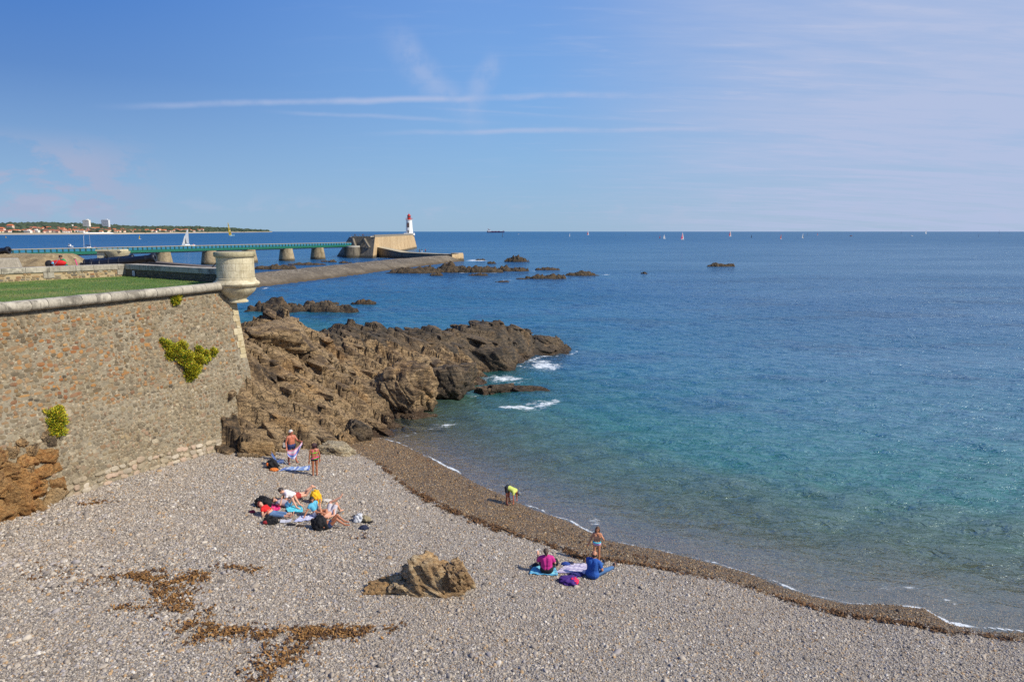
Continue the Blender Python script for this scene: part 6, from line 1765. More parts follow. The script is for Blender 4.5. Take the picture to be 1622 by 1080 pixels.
def skeleton(pose, S, bulk=1.0):
    k = S / 1.75; t = nz(pose.get('t', (0, 0, 1))); f = np.array(pose.get('f', (0, 1, 0)), float); f = nz(f - t * (f @ t)); r = np.cross(f, t)
    h = nz(pose.get('h', t)); fc = np.array(pose.get('face', f), float); fc = nz(fc - h * (fc @ h)); rh = np.cross(fc, h)
    P = np.zeros(3); C = P + t * .46 * k; Nb = P + t * .51 * k; H = Nb + h * .175 * k
    J = dict(P=P, C=C, Nb=Nb, H=H, t=t, f=f, r=r, h=h, fc=fc, rh=rh, k=k)
    G = {}; b = bulk
    G['pelvis'] = [(P - r * .075 * k, .118 * k * b, P + r * .075 * k, .118 * k * b)]
    G['belly'] = [(P + r * s * .05 * k + t * .03 * k, .112 * k * b, P + r * s * .055 * k + t * .24 * k + f * .01 * k * (b - 1) * 10, .104 * k * b) for s in (-1, 1)]
    G['chest'] = [(P + r * s * .055 * k + t * .22 * k, .104 * k * b, C + r * s * .085 * k - t * .06 * k, .105 * k * (1 + (b - 1) * .6)) for s in (-1, 1)]
    shw = .175 * k * (1 + (b - 1) * .45)
    SH = {'L': C - r * shw - t * .015 * k, 'R': C + r * shw - t * .015 * k}
    G['yoke'] = [(SH['L'], .062 * k, C + t * .02 * k, .075 * k), (SH['R'], .062 * k, C + t * .02 * k, .075 * k)]
    G['neck'] = [(C + t * .02 * k, .062 * k, Nb + h * .09 * k, .056 * k)]
    G['head'] = [(H - fc * .018 * k, .090 * k, H + fc * .02 * k + h * .01 * k, .086 * k), (H + h * .03 * k, .09 * k, H - h * .075 * k + fc * .035 * k, .058 * k), (H + fc * .09 * k + h * .01 * k, .010 * k, H + fc * .112 * k - h * .025 * k, .015 * k)] + [(H + rh * s * .088 * k + h * .015 * k, .020 * k, H + rh * s * .092 * k - h * .02 * k, .016 * k) for s in (-1, 1)]
    low = []
    for s, sg in (('L', -1), ('R', 1)):
        ua = nz(pose.get('ua' + s, (sg * .16, 0, -1))); fa = nz(pose.get('fa' + s, ua)); ha = nz(pose.get('ha' + s, fa))
        El = SH[s] + ua * .285 * k; Wr = El + fa * .245 * k
        G['ua' + s] = [(SH[s], .054 * k * (1 + (b - 1) * .5), El, .041 * k)]; G['fa' + s] = [(El, .042 * k, El + fa * .08 * k, .043 * k), (El + fa * .08 * k, .043 * k, Wr, .028 * k)]
        pn = np.cross(ha, fa if abs(ha @ fa) < .95 else r * 1.0 + f * .3); pn = nz(pn); ac = nz(np.cross(pn, ha))        # across the palm
        hand = [(Wr, .026 * k, Wr + ha * .075 * k + ac * q * .026 * k, .021 * k) for q in (-1, 0, 1)]
        for i_, (q, ln) in enumerate(((-1.35, .068), (-.45, .078), (.45, .074), (1.35, .058))):
            a0 = Wr + ha * .085 * k + ac * q * .021 * k; d1_ = nz(ha + ac * q * .10); a1_ = a0 + d1_ * ln * .55 * k; d2_ = nz(d1_ + pn * .45); hand += [(a0, .0105 * k, a1_, .0095 * k), (a1_, .0095 * k, a1_ + d2_ * ln * .5 * k, .008 * k)]
        a0 = Wr + ha * .03 * k + ac * .032 * k; d1_ = nz(ha * .7 + ac * .75 + pn * .25); hand += [(a0, .014 * k, a0 + d1_ * .042 * k, .0115 * k), (a0 + d1_ * .042 * k, .0115 * k, a0 + d1_ * .042 * k + nz(d1_ + ha * .5) * .03 * k, .009 * k)]
        G['hand' + s] = hand
        Hp = P + r * sg * .09 * k; th = nz(pose.get('th' + s, (sg * .03, 0, -1))); sh = nz(pose.get('sh' + s, th)); ft = nz(pose.get('ft' + s, f if abs(sh @ f) < .9 else nz(f + t)))
        Kn = Hp + th * .43 * k; An = Kn + sh * .41 * k
        back = nz(np.cross(np.cross(sh, ft), sh)) * -1
        G['th' + s] = [(Hp, .094 * k * (1 + (b - 1) * .6), Kn, .058 * k)]; G['sh' + s] = [(Kn, .056 * k, Kn + sh * .13 * k + back * .014 * k, .056 * k), (Kn + sh * .13 * k + back * .014 * k, .056 * k, An, .036 * k)]
        hl = An + sh * .035 * k - ft * .035 * k
        foot = [(An, .037 * k, hl, .034 * k), (hl, .033 * k, An + ft * .10 * k + sh * .045 * k, .030 * k), (An, .034 * k, An + ft * .10 * k + sh * .045 * k, .028 * k)]
        ax = nz(np.cross(ft, sh))
        for q, ln in ((-1.5, .045), (-.7, .052), (0, .055), (.7, .055), (1.5, .06)): foot.append((An + ft * .10 * k + sh * .05 * k + ax * q * .018 * k, .018 * k, An + ft * (.10 + ln) * k + sh * .055 * k + ax * q * .02 * k, .0115 * k))
        G['ft' + s] = foot
        J['Wr' + s] = Wr; J['An' + s] = An; J['Kn' + s] = Kn
    zmin = min(min(c[0][2] - c[1], c[2][2] - c[3]) for g_ in G.values() for c in g_)
    off = np.array([0, 0, -zmin - .015])
    for q in G: G[q] = [(np.array(c[0]) + off, c[1], np.array(c[2]) + off, c[3]) for c in G[q]]
    for q in ('P', 'C', 'Nb', 'H', 'WrL', 'WrR', 'AnL', 'AnR', 'KnL', 'KnR'): J[q] = J[q] + off
    return G, J

def cut(c, t0, t1, infl):
    a = np.array(c[0]); b = np.array(c[2]); f0 = t0 > 0; f1 = t1 < 1
    return (a + (b - a) * t0, c[1] + (c[3] - c[1]) * t0 + infl, a + (b - a) * t1, c[1] + (c[3] - c[1]) * t1 + infl, dict(flat0=f0, flat1=f1))
SKIN_T = skin_mat('tanned skin', rgb(168, 106, 74)); SKIN_R = skin_mat('sunburnt skin', rgb(182, 106, 80)); SKIN_F = skin_mat('fair skin', rgb(214, 160, 132)); SKIN_M = skin_mat('warm skin', rgb(190, 130, 96))
M_EYE = plain('eye', rgb(30, 24, 22), .3); M_LIP = plain('lips', rgb(150, 70, 62), .5)
def fab(n, c): return plain('cloth ' + n, rgb(*c), .85, var=.12, scale=14, bmp=.15)
def person(label, loc, az, pose, S=1.7, skin=SKIN_M, bulk=1.0, clothes=(), hair=None, hairc=(40, 30, 26), vox=.0115, small=False, group=None):
    root = tag(empty('person', loc, az), label, 'person', group)
    G, J = skeleton(pose, S, bulk); k = J['k']
    names = [n for n in G if not (small and n.startswith('hand'))]
    caps = [c for n in names for c in G[n]]
    if small: caps += [(J['Wr' + s], .03 * k, J['Wr' + s] + np.array([0, .02, -.1]) * k, .022 * k) for s in 'LR']
    fuse('body', caps, vox, skin, root)
    for nm, mat, parts, infl in clothes:
        cc = []
        for p_ in parts:
            n, t0, t1 = p_ if isinstance(p_, tuple) else (p_, 0, 1)
            if n in ('shL', 'shR') and (t0, t1) != (0, 1):
                a = G[n][0][0]; b = G[n][1][2]; cc.append(cut((a, G[n][0][1], b, G[n][1][3] + .012), t0, t1, infl)); continue
            for c in G[n]: cc.append(cut(c, t0, t1, infl))
        fuse(nm, cc, max(vox * 1.25, .014), mat, root, 2)
    H, h, fc, rh = J['H'], J['h'], J['fc'], J['rh']
    if hair:
        hm = plain('hair %d %d %d' % hairc, rgb(*hairc), .6, var=.25, scale=40, bmp=.4); hc = []
        top = (H + h * .034 * k - fc * .008 * k, .103 * k, H + h * .02 * k - fc * .028 * k, .103 * k)
        hc.append(top)
        if hair in ('bob', 'long', 'curly'): hc += [(H - fc * .05 * k, .085 * k, H - fc * .06 * k - h * .07 * k, .075 * k)] + [(H + rh * s * .06 * k - fc * .03 * k, .052 * k, H + rh * s * .07 * k - fc * .03 * k - h * .10 * k, .042 * k) for s in (-1, 1)]
        if hair == 'long': hc += [(H - fc * .06 * k - h * .05 * k, .075 * k, H - fc * .07 * k - h * .22 * k, .055 * k)] + [(H + rh * s * .075 * k - fc * .02 * k, .045 * k, H + rh * s * .085 * k - fc * .01 * k - h * .2 * k, .035 * k) for s in (-1, 1)]
        if hair == 'curly': hc += [(H + rh * s * .05 * k + h * .04 * k - fc * .02 * k, .085 * k, H + rh * s * .06 * k - fc * .04 * k, .075 * k) for s in (-1, 1)]
        if hair == 'bald': hc = [(H - fc * .055 * k - h * .015 * k, .062 * k, H - fc * .05 * k - h * .05 * k, .055 * k)] + [(H + rh * s * .05 * k - fc * .03 * k - h * .01 * k, .052 * k, H + rh * s * .05 * k - fc * .02 * k - h * .03 * k, .05 * k) for s in (-1, 1)]
        if hair == 'bun': hc += [(H - fc * .11 * k + h * .0 * k, .05 * k, H - fc * .12 * k - h * .09 * k, .035 * k)] + [(H - fc * .05 * k, .08 * k, H - fc * .05 * k - h * .04 * k, .07 * k)]
        if hair == 'cap':
            hc.append((H + h * .035 * k - fc * .005 * k, .100 * k, H + h * .035 * k, .100 * k))
        fuse('hair' if hair != 'cap' else 'cap', hc, max(vox, .011), hm, root, 2)
    if not small:
        for s in (-1, 1): 
            mb = MB(); mb.ball(H + fc * .094 * k + rh * s * .034 * k + h * .018 * k, .011 * k, 8, 6); mb.build('eye', M_EYE, root, True)
        mb = MB(); mb.tube([H + fc * .087 * k - h * .055 * k - rh * .022 * k, H + fc * .096 * k - h * .057 * k, H + fc * .087 * k - h * .055 * k + rh * .022 * k], .007 * k, 6); mb.build('mouth', M_LIP, root, True)
    root['_j'] = 0; del root['_j']
    return root, J
R90 = -math.pi / 2
def face_to(x, y): return math.atan2(-x, y)
def wpt(root, p):
    a = root.rotation_euler[2]; return np.array(root.location) + np.array([p[0] * math.cos(a) - p[1] * math.sin(a), p[0] * math.sin(a) + p[1] * math.cos(a), p[2]])
PB_ = lambda u, v, up=.03: on_beach(u, v) + np.array([0, 0, up])

TORSO = ['belly', 'chest', 'yoke']
def briefs(mat, infl=.012): return ('swim_bottoms', mat, ['pelvis', ('thL', 0, .10), ('thR', 0, .10)], infl)
# two standing by the rocks
pA, JA = person('person with white hair and bare chest standing and stretching out a striped towel', PB_(463, 733.5), face_to(.72, -.70), dict(uaR=(.34, -.05, -.93), faR=(.10, .45, -.85), uaL=(-.28, .50, -.80), faL=(-.10, 1.0, .10), h=(0, .10, 1), face=(-.3, 1, -.1), thL=(-.14, .05, -1), thR=(.12, -.02, -1)), 1.78, SKIN_R, 1.12, [('shorts', fab('dark shorts', (40, 52, 96)), ['pelvis', ('thL', 0, .42), ('thR', 0, .42)], .016)], 'short', (206, 204, 200))
pBk, JB = person('person with dark curly hair in a pink and green bikini standing seen from behind', PB_(499.5, 754), face_to(-.42, .90), dict(uaL=(-.22, -.05, -.97), faL=(-.10, .12, -.98), uaR=(.26, -.12, -.95), faR=(-.02, .12, -.98), thL=(-.02, .02, -1), thR=(.0, .14, -1), shR=(0, -.1, -1), face=(-.3, 1, 0)), 1.66, SKIN_T, 1.03, [('bikini_bottoms', fab('black swim', (34, 36, 48)), ['pelvis'], .009)], 'curly', (52, 22, 26))
k = JB['k']; P_, t_, r_, f_2 = JB['P'], JB['t'], JB['r'], JB['f']
cst = P_ + t_ * .33 * k
M_LIME_C = fab('lime', (112, 226, 60)); M_PINK_C = fab('pink', (232, 52, 140))
def band(cn, w, d, hgt, mat, nm, tilt=0, root=None):
    pts = [cn + r_ * w * math.cos(a) + f_2 * d * math.sin(a) + t_ * tilt * math.cos(a) for a in np.linspace(0, 2 * math.pi, 25)]; MB().tube(pts, hgt, 6, False).build(nm, mat, root, True)
band(cst, .168 * k, .118 * k, .017, M_LIME_C, 'bikini_band', 0, pBk); band(P_ + t_ * .055 * k, .192 * k, .128 * k, .022, M_PINK_C, 'waistband', .03, pBk); band(P_ + t_ * .02 * k, .196 * k, .130 * k, .014, M_LIME_C, 'waist_trim', -.02, pBk)
for s in (-1, 1):
    MB().tube([cst + r_ * s * .09 * k - f_2 * .112 * k, JB['C'] + r_ * s * .085 * k - f_2 * .095 * k, JB['C'] + r_ * s * .08 * k + t_ * .055 * k, JB['C'] + r_ * s * .085 * k + f_2 * .10 * k - t_ * .05 * k, cst + r_ * s * .09 * k + f_2 * .12 * k], .011, 6).build('strap', M_PINK_C, pBk, True)
    MB().ball(cst + r_ * s * .075 * k + f_2 * .105 * k + t_ * .035 * k, .062 * k).build('bikini_cup', M_PINK_C, pBk, True)
# the group lying on towels
denim = fab('denim', (92, 122, 160)); 
LYING = dict(t=(0, -.99, .10), f=(0, .10, .99))
p3, J3 = person('person with red hair, red top and cropped jeans lying back on the shingle', PB_(432, 818.5), face_to(.985, -.16), dict(t=(0, -.82, .56), f=(0, .56, .82), h=(0, -.72, .70), face=(.1, .55, .8), uaL=(-.35, .35, -.85), faL=(.35, .65, .55), uaR=(.38, .30, -.85), faR=(-.25, .60, .70), thL=(-.04, 1, .03), thR=(.10, 1, .03), shL=(.05, 1, -.05), shR=(-.03, 1, .0), ftL=(0, .25, 1), ftR=(.1, .25, 1)), 1.66, SKIN_F, 1.0, [('top', fab('red', (206, 32, 30)), ['chest', 'yoke', ('uaL', 0, .35), ('uaR', 0, .35)], .016), ('jeans', denim, ['pelvis', 'thL', 'thR', ('shL', 0, .42), ('shR', 0, .42)], .018)], 'long', (112, 44, 34))
p4, J4 = person('person in a grey top and blue shorts lying with head on a pink towel', PB_(457, 803), face_to(.97, -.22), dict(t=(0, -1, .12), f=(0, .12, 1), h=(0, -.95, .25), face=(.25, .2, 1), uaR=(.45, .75, .05), faR=(-.25, .15, .95), uaL=(-.5, .8, 0), faL=(.5, .5, .3), thL=(-.08, .58, .80), thR=(.06, .66, .74), shL=(0, .50, -.86), shR=(0, .42, -.90), ftL=(0, 1, -.1), ftR=(0, 1, -.1)), 1.66, SKIN_F, 1.0, [('top', fab('grey', (176, 160, 164)), TORSO + [('uaL', 0, .4), ('uaR', 0, .4)], .016), ('shorts', fab('light blue shorts', (88, 148, 190)), ['pelvis', ('thL', 0, .45), ('thR', 0, .45)], .018)], 'bob', (44, 30, 30))
p5, J5 = person('person in white shirt and brick red shorts lying face down on the elbows', PB_(468, 793.5), face_to(.80, .55), dict(t=(0, -.86, .50), f=(0, -.50, -.86), h=(0, -.75, .60), face=(.25, -.70, -.55), uaL=(.1, -.25, -.97), faL=(0, -.9, -.35), uaR=(-.1, -.25, -.97), faR=(0, -.9, -.35), thL=(.08, 1, -.05), thR=(-.08, 1, -.05), shL=(.1, .62, .78), shR=(-.05, .80, .55), ftL=(0, .75, -.5), ftR=(0, .7, -.6)), 1.78, SKIN_F, 1.08, [('shirt', fab('white', (226, 220, 224)), TORSO + [('uaL', 0, .5), ('uaR', 0, .5)], .018), ('shorts', fab('brick red', (166, 58, 50)), ['pelvis', ('thL', 0, .5), ('thR', 0, .5)], .02)], 'short', (56, 46, 42))
p6, J6 = person('person with black hair in a turquoise top sitting up and leaning on one straight arm', PB_(502, 819), face_to(.60, -.72), dict(t=(.30, -.18, .93), f=(-.1, 1, .2), h=(.12, .15, .98), face=(.1, .9, -.5), uaR=(.55, -.05, -.84), faR=(.48, .05, -.88), haR=(.6, .6, -.3), uaL=(-.45, .25, -.86), faL=(-.1, .75, -.6), thL=(-.55, .80, .30), thR=(-.30, .75, .62), shL=(.35, .85, -.40), shR=(-.05, .55, -.83), ftL=(0, 1, .1), ftR=(-.1, 1, -.2)), 1.60, SKIN_M, .95, [('top', fab('turquoise', (92, 176, 206)), ['chest', 'yoke', ('uaL', 0, .35), ('uaR', 0, .35)], .016), ('shorts', fab('pale shorts', (186, 186, 200)), ['pelvis', ('thL', 0, .3), ('thR', 0, .3)], .016)], 'bob', (26, 22, 24))
p7, J7 = person('person in pale grey shorts lying on the back with legs crossed in the air', PB_(524, 818), face_to(.42, .90), dict(t=(0, -1, .08), f=(0, .08, 1), h=(0, -.95, .3), face=(0, .3, 1), uaL=(-.35, .45, .75), faL=(.05, .1, 1), uaR=(.6, .7, .1), faR=(-.5, .6, .3), thL=(-.10, .42, .88), thR=(.12, .50, .86), shL=(.75, .35, .40), shR=(.05, .45, -.88), ftL=(.3, .5, .9), ftR=(0, 1, 0)), 1.78, SKIN_F, 1.08, [('shorts', fab('pale grey shorts', (196, 190, 196)), ['pelvis', ('thL', 0, .85), ('thR', 0, .85)], .03)], 'short', (120, 84, 62))
p8, J8 = person('person in dark denim shorts lying with knees up, nearest the lone boulder', PB_(523, 836), face_to(.995, .05), dict(t=(0, -.97, .24), f=(.35, .24, .95), h=(0, -.95, .3), face=(.5, .3, .8), uaR=(.35, .85, -.15), faR=(-.55, -.45, .45), uaL=(-.3, .5, .6), faL=(.2, -.8, .3), thL=(-.06, .62, .78), thR=(.04, .70, .70), shL=(0, .72, -.69), shR=(0, .80, -.60), ftL=(0, 1, -.05), ftR=(0, 1, 0)), 1.66, SKIN_T, .97, [('shorts', fab('dark denim', (40, 54, 88)), ['pelvis', ('thL', 0, .3), ('thR', 0, .3)], .017), ('bikini_top', fab('black swim', (34, 36, 48)), [('chest', .35, .8)], .010)], 'long', (24, 20, 20))
# stooping at the water's edge
p9, J9 = person('person in a lime shirt and grey cap stooping with both hands on wet pebbles', PB_(804, 797.5), face_to(.90, -.42), dict(t=(0, .93, -.30), f=(0, -.30, -.93), h=(0, .92, -.42), face=(0, .35, -.9), uaL=(-.20, .02, -1), faL=(-.05, .05, -1), uaR=(.22, .1, -1), faR=(.06, .05, -1), thL=(-.22, -.02, -1), thR=(.22, .1, -1), shL=(-.06, .04, -1), shR=(.06, .02, -1), ftL=(-.3, 1, 0), ftR=(.3, 1, 0)), 1.50, SKIN_R, .95, [('shirt', fab('lime shirt', (196, 206, 104)), TORSO + [('uaL', 0, .55), ('uaR', 0, .55)], .02), ('shorts', fab('dark shorts two', (36, 38, 46)), ['pelvis', ('thL', 0, .6), ('thR', 0, .6)], .024)], 'cap', (112, 116, 120))
k = J9['k']; MB().box(J9['H'] + J9['fc'] * .11 * k + J9['h'] * .04 * k, (.13, .11, .02), Matrix.Rotation(.9, 3, 'X')).build('cap_peak', fab('cap green', (40, 190, 110)), p9, bevel=.004)
# couple on the blankets
p10, J10 = person('person in a magenta shirt and black trousers seated and holding up a phone', PB_(866, 908.5), face_to(.10, .99), dict(t=(-.05, -.02, 1), uaL=(-.45, .35, -.75), faL=(.05, .35, .93), uaR=(.42, .30, -.85), faR=(-.1, .8, -.5), thL=(-.35, .85, .28), thR=(.55, .70, .48), shL=(.2, .75, -.5), shR=(.1, .60, -.78), ftL=(0, 1, .1), ftR=(.2, 1, 0), face=(-.2, 1, 0)), 1.66, SKIN_F, 1.34, [('shirt', fab('magenta', (196, 44, 132)), TORSO + [('uaL', 0, .75), ('uaR', 0, .75)], .022), ('trousers', fab('black trousers', (26, 26, 32)), ['pelvis', 'thL', 'thR', ('shL', 0, .8), ('shR', 0, .8)], .022)], 'bun', (78, 62, 50))
ph = wpt(p10, J10['WrL'] + np.array([-.02, .06, .10])); o = MB().box((0, 0, 0), (.075, .012, .15)).build('phone', plain('white phone', rgb(236, 236, 236), .3), bevel=.004); o.location = ph; o.rotation_euler = (0, 0, .3); tag(o, 'white phone held up beside the head of the magenta shirt', 'phone')
p11, J11 = person('person in a royal blue shirt and jeans seated with legs out towards the water', PB_(938, 915.5), face_to(.70, .72), dict(t=(.03, .10, 1), f=(-.25, 1, 0), h=(0, .14, 1), face=(-.45, .9, -.1), uaL=(-.28, .30, -.9), faL=(.35, .8, -.5), uaR=(.30, .25, -.92), faR=(-.45, .75, -.45), thL=(-.30, .95, .12), thR=(.30, .95, .10), shL=(.1, .98, -.14), shR=(.05, 1, -.1), ftL=(-.1, .35, .9), ftR=(.2, .35, .9)), 1.78, SKIN_M, 1.32, [('shirt', fab('royal blue', (32, 84, 164)), TORSO + ['pelvis', ('uaL', 0, .7), ('uaR', 0, .7)], .024), ('jeans', fab('denim blue', (66, 104, 150)), [('thL', .1, 1), ('thR', .1, 1), 'shL', 'shR'], .026)], 'bald', (36, 30, 28))
for s in 'LR':
    v_ = J11['An' + s]; MB().tube([v_ + np.array([0, 0, -.05]), v_ + np.array([0, .05, -.02]), v_ + np.array([.02, .08, .14])], [.05, .052, .04], 8).build('shoe', fab('dark shoe', (50, 54, 66)), p11, True)
p12, J12 = person('small person with long brown hair in swim bottoms standing by the water', PB_(945, 889.5), face_to(-.18, -.98), dict(uaR=(.38, .05, -.92), faR=(.42, .10, -.90), uaL=(-.50, .10, -.86), faL=(.42, .42, .80), haL=(.45, .1, .7), thL=(-.03, -.02, -1), thR=(.06, .10, -1), shL=(0, -.1, -1), h=(-.05, .05, 1), face=(.15, 1, -.25)), 1.40, SKIN_M, .90, [('swim_bottoms', fab('lilac swim', (206, 170, 210)), ['pelvis', ('thL', 0, .15), ('thR', 0, .15)], .012), ('swim_top', fab('peach swim', (206, 150, 112)), [('chest', .1, .9)], .008)], 'long', (92, 62, 42))
k = J12['k']; r_, f_2, t_ = J12['r'], J12['f'], J12['t']; band(J12['P'] + t_ * .06 * k, .17 * k, .125 * k, .024, fab('aqua trim', (84, 206, 224)), 'waistband', 0, p12)
# behind the parapet
q = atd(104, 420.5, 47.0); p13, J13 = person('person in a green shirt crouching over a red pushchair behind the parapet', (q[0], q[1], ZL + .17), face_to(-.55, -.8), dict(t=(0, .35, .93), f=(0, .93, -.35), h=(0, .5, .85), face=(0, .8, -.6), uaL=(-.25, .35, -.9), faL=(.1, .8, -.4), uaR=(.3, .35, -.9), faR=(-.1, .8, -.4), thL=(-.3, .85, .35), thR=(.3, .85, .35), shL=(0, -.1, -1), shR=(0, -.1, -1)), 1.75, SKIN_M, 1.08, [('shirt', fab('emerald', (24, 150, 76)), TORSO + [('uaL', 0, .5), ('uaR', 0, .5)], .02), ('trousers', fab('navy trousers', (36, 48, 92)), ['pelvis', 'thL', 'thR', 'shL', 'shR'], .02)], 'short', (28, 22, 20), .016)

# walkers far off on the footbridge and the jetty
walk = [dict(thL=(-.04, .30, -1), shL=(0, .12, -1), thR=(.04, -.22, -1), shR=(0, -.5, -1), uaL=(-.15, -.3, -1), uaR=(.15, .3, -1)), dict(uaL=(-.2, .1, -1), uaR=(.2, .2, -1), faR=(0, .8, -.4))]
SMALL = [(36.5, 'B', (150, 60, 60), (40, 40, 60), 'pair member in a dull red top at the near end of the bridge'), (40.5, 'B', (34, 36, 60), (30, 32, 44), 'walker in navy beside the dull red top on the bridge'),
         (161.5, 'B', (206, 52, 44), (60, 70, 110), 'walker in bright red above the sentry post'), (166, 'B', (92, 112, 170), (50, 50, 70), 'walker in mid blue above the sentry post'),
         (249, 'B', (28, 26, 30), (120, 90, 70), 'lone walker in black halfway along the bridge'), (450, 'B', (232, 232, 236), (180, 180, 190), 'walker dressed all in white on the bridge'),
         (499.5, 'B', (60, 50, 60), (40, 40, 50), 'walker in grey brown over the last spans'), (503.5, 'B', (110, 70, 70), (50, 50, 60), 'walker in faded rose over the last spans'),
         (544.5, 'B', (196, 44, 40), (40, 40, 50), 'walker in red reaching the jetty end of the bridge'), (548.5, 'B', (40, 36, 44), (34, 34, 40), 'walker in charcoal reaching the jetty end of the bridge')]
for i, (u, wh, c1_, c2_, lb) in enumerate(SMALL):
    s = on_bridge(u); q = p0 + bd * s; nb_ = np.array([-bd[1], bd[0]]) * (1.2 + .3 * (i % 2))
    person('person, ' + lb, (q[0] + nb_[0], q[1] + nb_[1], 5.57), math.atan2(bd[1], bd[0]) + (R90 if i % 2 else -R90), walk[i % 2], 1.75, SKIN_M, 1.05, [('shirt', fab('s%d' % i, c1_), TORSO + ['uaL', 'uaR'], .03), ('trousers', fab('t%d' % i, c2_), ['pelvis', 'thL', 'thR', ('shL', 0, .7), ('shR', 0, .7)], .03)], 'short', (40, 32, 28), .028, True)
JP = [(557.5, A2 + np.array([1.0, 3.0]), JT, (50, 40, 50), 'standing at the corner of the tall jetty top'), (569.5, A2 + (B2 - A2) * .33 + np.array([1.2, 3]), JT, (96, 60, 60), 'standing by the stair head of the tall jetty')]
for u, px_, z, c1_, lb in JP:
    person('person in dark clothes ' + lb, (px_[0], px_[1], z), .4, walk[1], 1.75, SKIN_M, 1.05, [('shirt', fab('j%d' % u, c1_), TORSO + ['uaL', 'uaR'], .03), ('trousers', fab('jd', (34, 34, 42)), ['pelvis', 'thL', 'thR', ('shL', 0, .7), ('shR', 0, .7)], .03)], 'short', (40, 32, 28), .028, True)
for u, c1_, c2_, lb in [(663.5, (60, 36, 44), (40, 36, 44), 'person in maroon, one of two close together on the low jetty arm'), (667.3, (52, 48, 60), (226, 226, 230), 'person in white trousers beside the maroon one on the low jetty arm'), (673, (150, 40, 44), (36, 38, 48), 'person in a red top apart from the two on the low jetty arm')]:
    q = at(u, 400.4, 3.0); q[1] += 2.2; person(lb, q, 1.2, walk[0], 1.75, SKIN_M, 1.1, [('shirt', fab('q%d' % u, c1_), TORSO + ['uaL', 'uaR'], .03), ('trousers', fab('r%d' % u, c2_), ['pelvis', 'thL', 'thR', ('shL', 0, .7), ('shR', 0, .7)], .03)], 'short', (40, 32, 28), .028, True)

# ------------------------------------------------------------------ things on the beach
def cloth_sheet(name, corners, mat, label, cat='towel', amp=.02, seed=1, lift=.035, n=(26, 16), group=None, ragged=.03, world=False):
    """a towel lying on the shingle between four corner pixels, creased and with thickness"""
    C4 = [np.array(c, float) if world else on_beach(*c) for c in corners]
    s, t = np.meshgrid(np.linspace(0, 1, n[0]), np.linspace(0, 1, n[1])); s = s.ravel(); t = t.ravel()
    V = C4[0] * ((1 - s) * (1 - t))[:, None] + C4[1] * (s * (1 - t))[:, None] + C4[2] * (s * t)[:, None] + C4[3] * ((1 - s) * t)[:, None]
    w = fbm(s * 4 + seed, t * 3.0, seed, 3); V[:, 0] += fbm(s * 3, t * 3, seed + 4, 2) * ragged; V[:, 1] += fbm(s * 3, t * 3, seed + 5, 2) * ragged
    if not world: V[:, 2] = beach_z(V[:, :2]) + lift
    V[:, 2] += np.abs(w) * amp * 2 + np.maximum(0, fbm(s * 7, t * 6, seed + 9, 2)) * amp
    c = V.mean(0); V = V - c; top = V; bot = V - [0, 0, .012]; m_ = len(V); F = grid_faces(n[1], n[0]); Fs = [tuple(f) for f in F] + [tuple(x + m_ for x in f[::-1]) for f in F]
    ed = list(range(n[0])) + [n[0] * (i + 1) - 1 for i in range(1, n[1])] + list(range(n[0] * n[1] - 2, n[0] * (n[1] - 1) - 1, -1)) + [n[0] * i for i in range(n[1] - 2, 0, -1)]
    for a_, b_ in zip(ed, ed[1:] + ed[:1]): Fs.append((a_, a_ + m_, b_ + m_, b_))
    me = new_mesh(name, np.vstack([top, bot]), Fs, True); uvs = np.column_stack([s, t, np.zeros(len(s))]); point_attr(me, 'st', np.vstack([uvs, uvs]), 'FLOAT_VECTOR')
    return tag(link(name, me, mat, None, c), label, cat, group)
def stripes(name, cols, freq, axis=1, warp=.25):
    if name in MATS: return MATS[name]
    m, T, b, o = base_mat(name); st_ = T.node('ShaderNodeAttribute', attribute_name='st').outputs['Vector']; sp = T.node('ShaderNodeSeparateXYZ'); T.set(sp, 0, st_)
    n = T.noise(st_, 3.0, 3.0); f = T.math('FRACT', T.math('ADD', T.math('MULTIPLY', sp.outputs[axis], freq), T.math('MULTIPLY', n, warp)))
    k_ = len(cols); T.set(b, 'Base Color', T.ramp(f, [(i / k_, rgb(*c)) for i, c in enumerate(cols)], 'CONSTANT')); b.inputs['Roughness'].default_value = .95
    g = T.node('ShaderNodeNewGeometry').outputs['Position']; bump(T, b, T.noise(g, 120, 3), .3, .01); MATS[name] = m; return m
cloth_sheet('towel', [(441, 746.5), (489, 746), (492, 738.5), (452, 741)], stripes('blue white towel', [(112, 140, 190), (190, 200, 212), (94, 116, 176), (178, 190, 206), (128, 154, 196)], 2.3, 0, .6), 'blue and white patterned towel spread before the standing pair', seed=3)
cloth_sheet('towel', [(462, 829), (502, 824), (508, 815), (476, 819)], stripes('lavender towel', [(206, 206, 226), (150, 158, 200), (206, 206, 222), (166, 172, 206)], 1.6, 1, .5), 'lavender and white striped towel beside the turquoise top', seed=5, amp=.035)
cloth_sheet('towel', [(455, 812), (481, 812), (478, 803), (452, 803)], fab('cyan towel', (92, 196, 214)), 'bright cyan towel under the bent knees', seed=6, amp=.03)
cloth_sheet('towel', [(429, 809), (445, 809), (442, 800), (430, 800)], fab('hot pink towel', (226, 50, 120)), 'hot pink towel under the dark haired head', seed=7, amp=.04)
cloth_sheet('towel', [(838, 910), (884, 913), (880, 900), (848, 897)], stripes('aqua towel', [(104, 180, 206), (84, 156, 196), (126, 196, 214)], 2.0, 1, .7), 'aqua blue towel under the magenta shirt', seed=8, amp=.03)
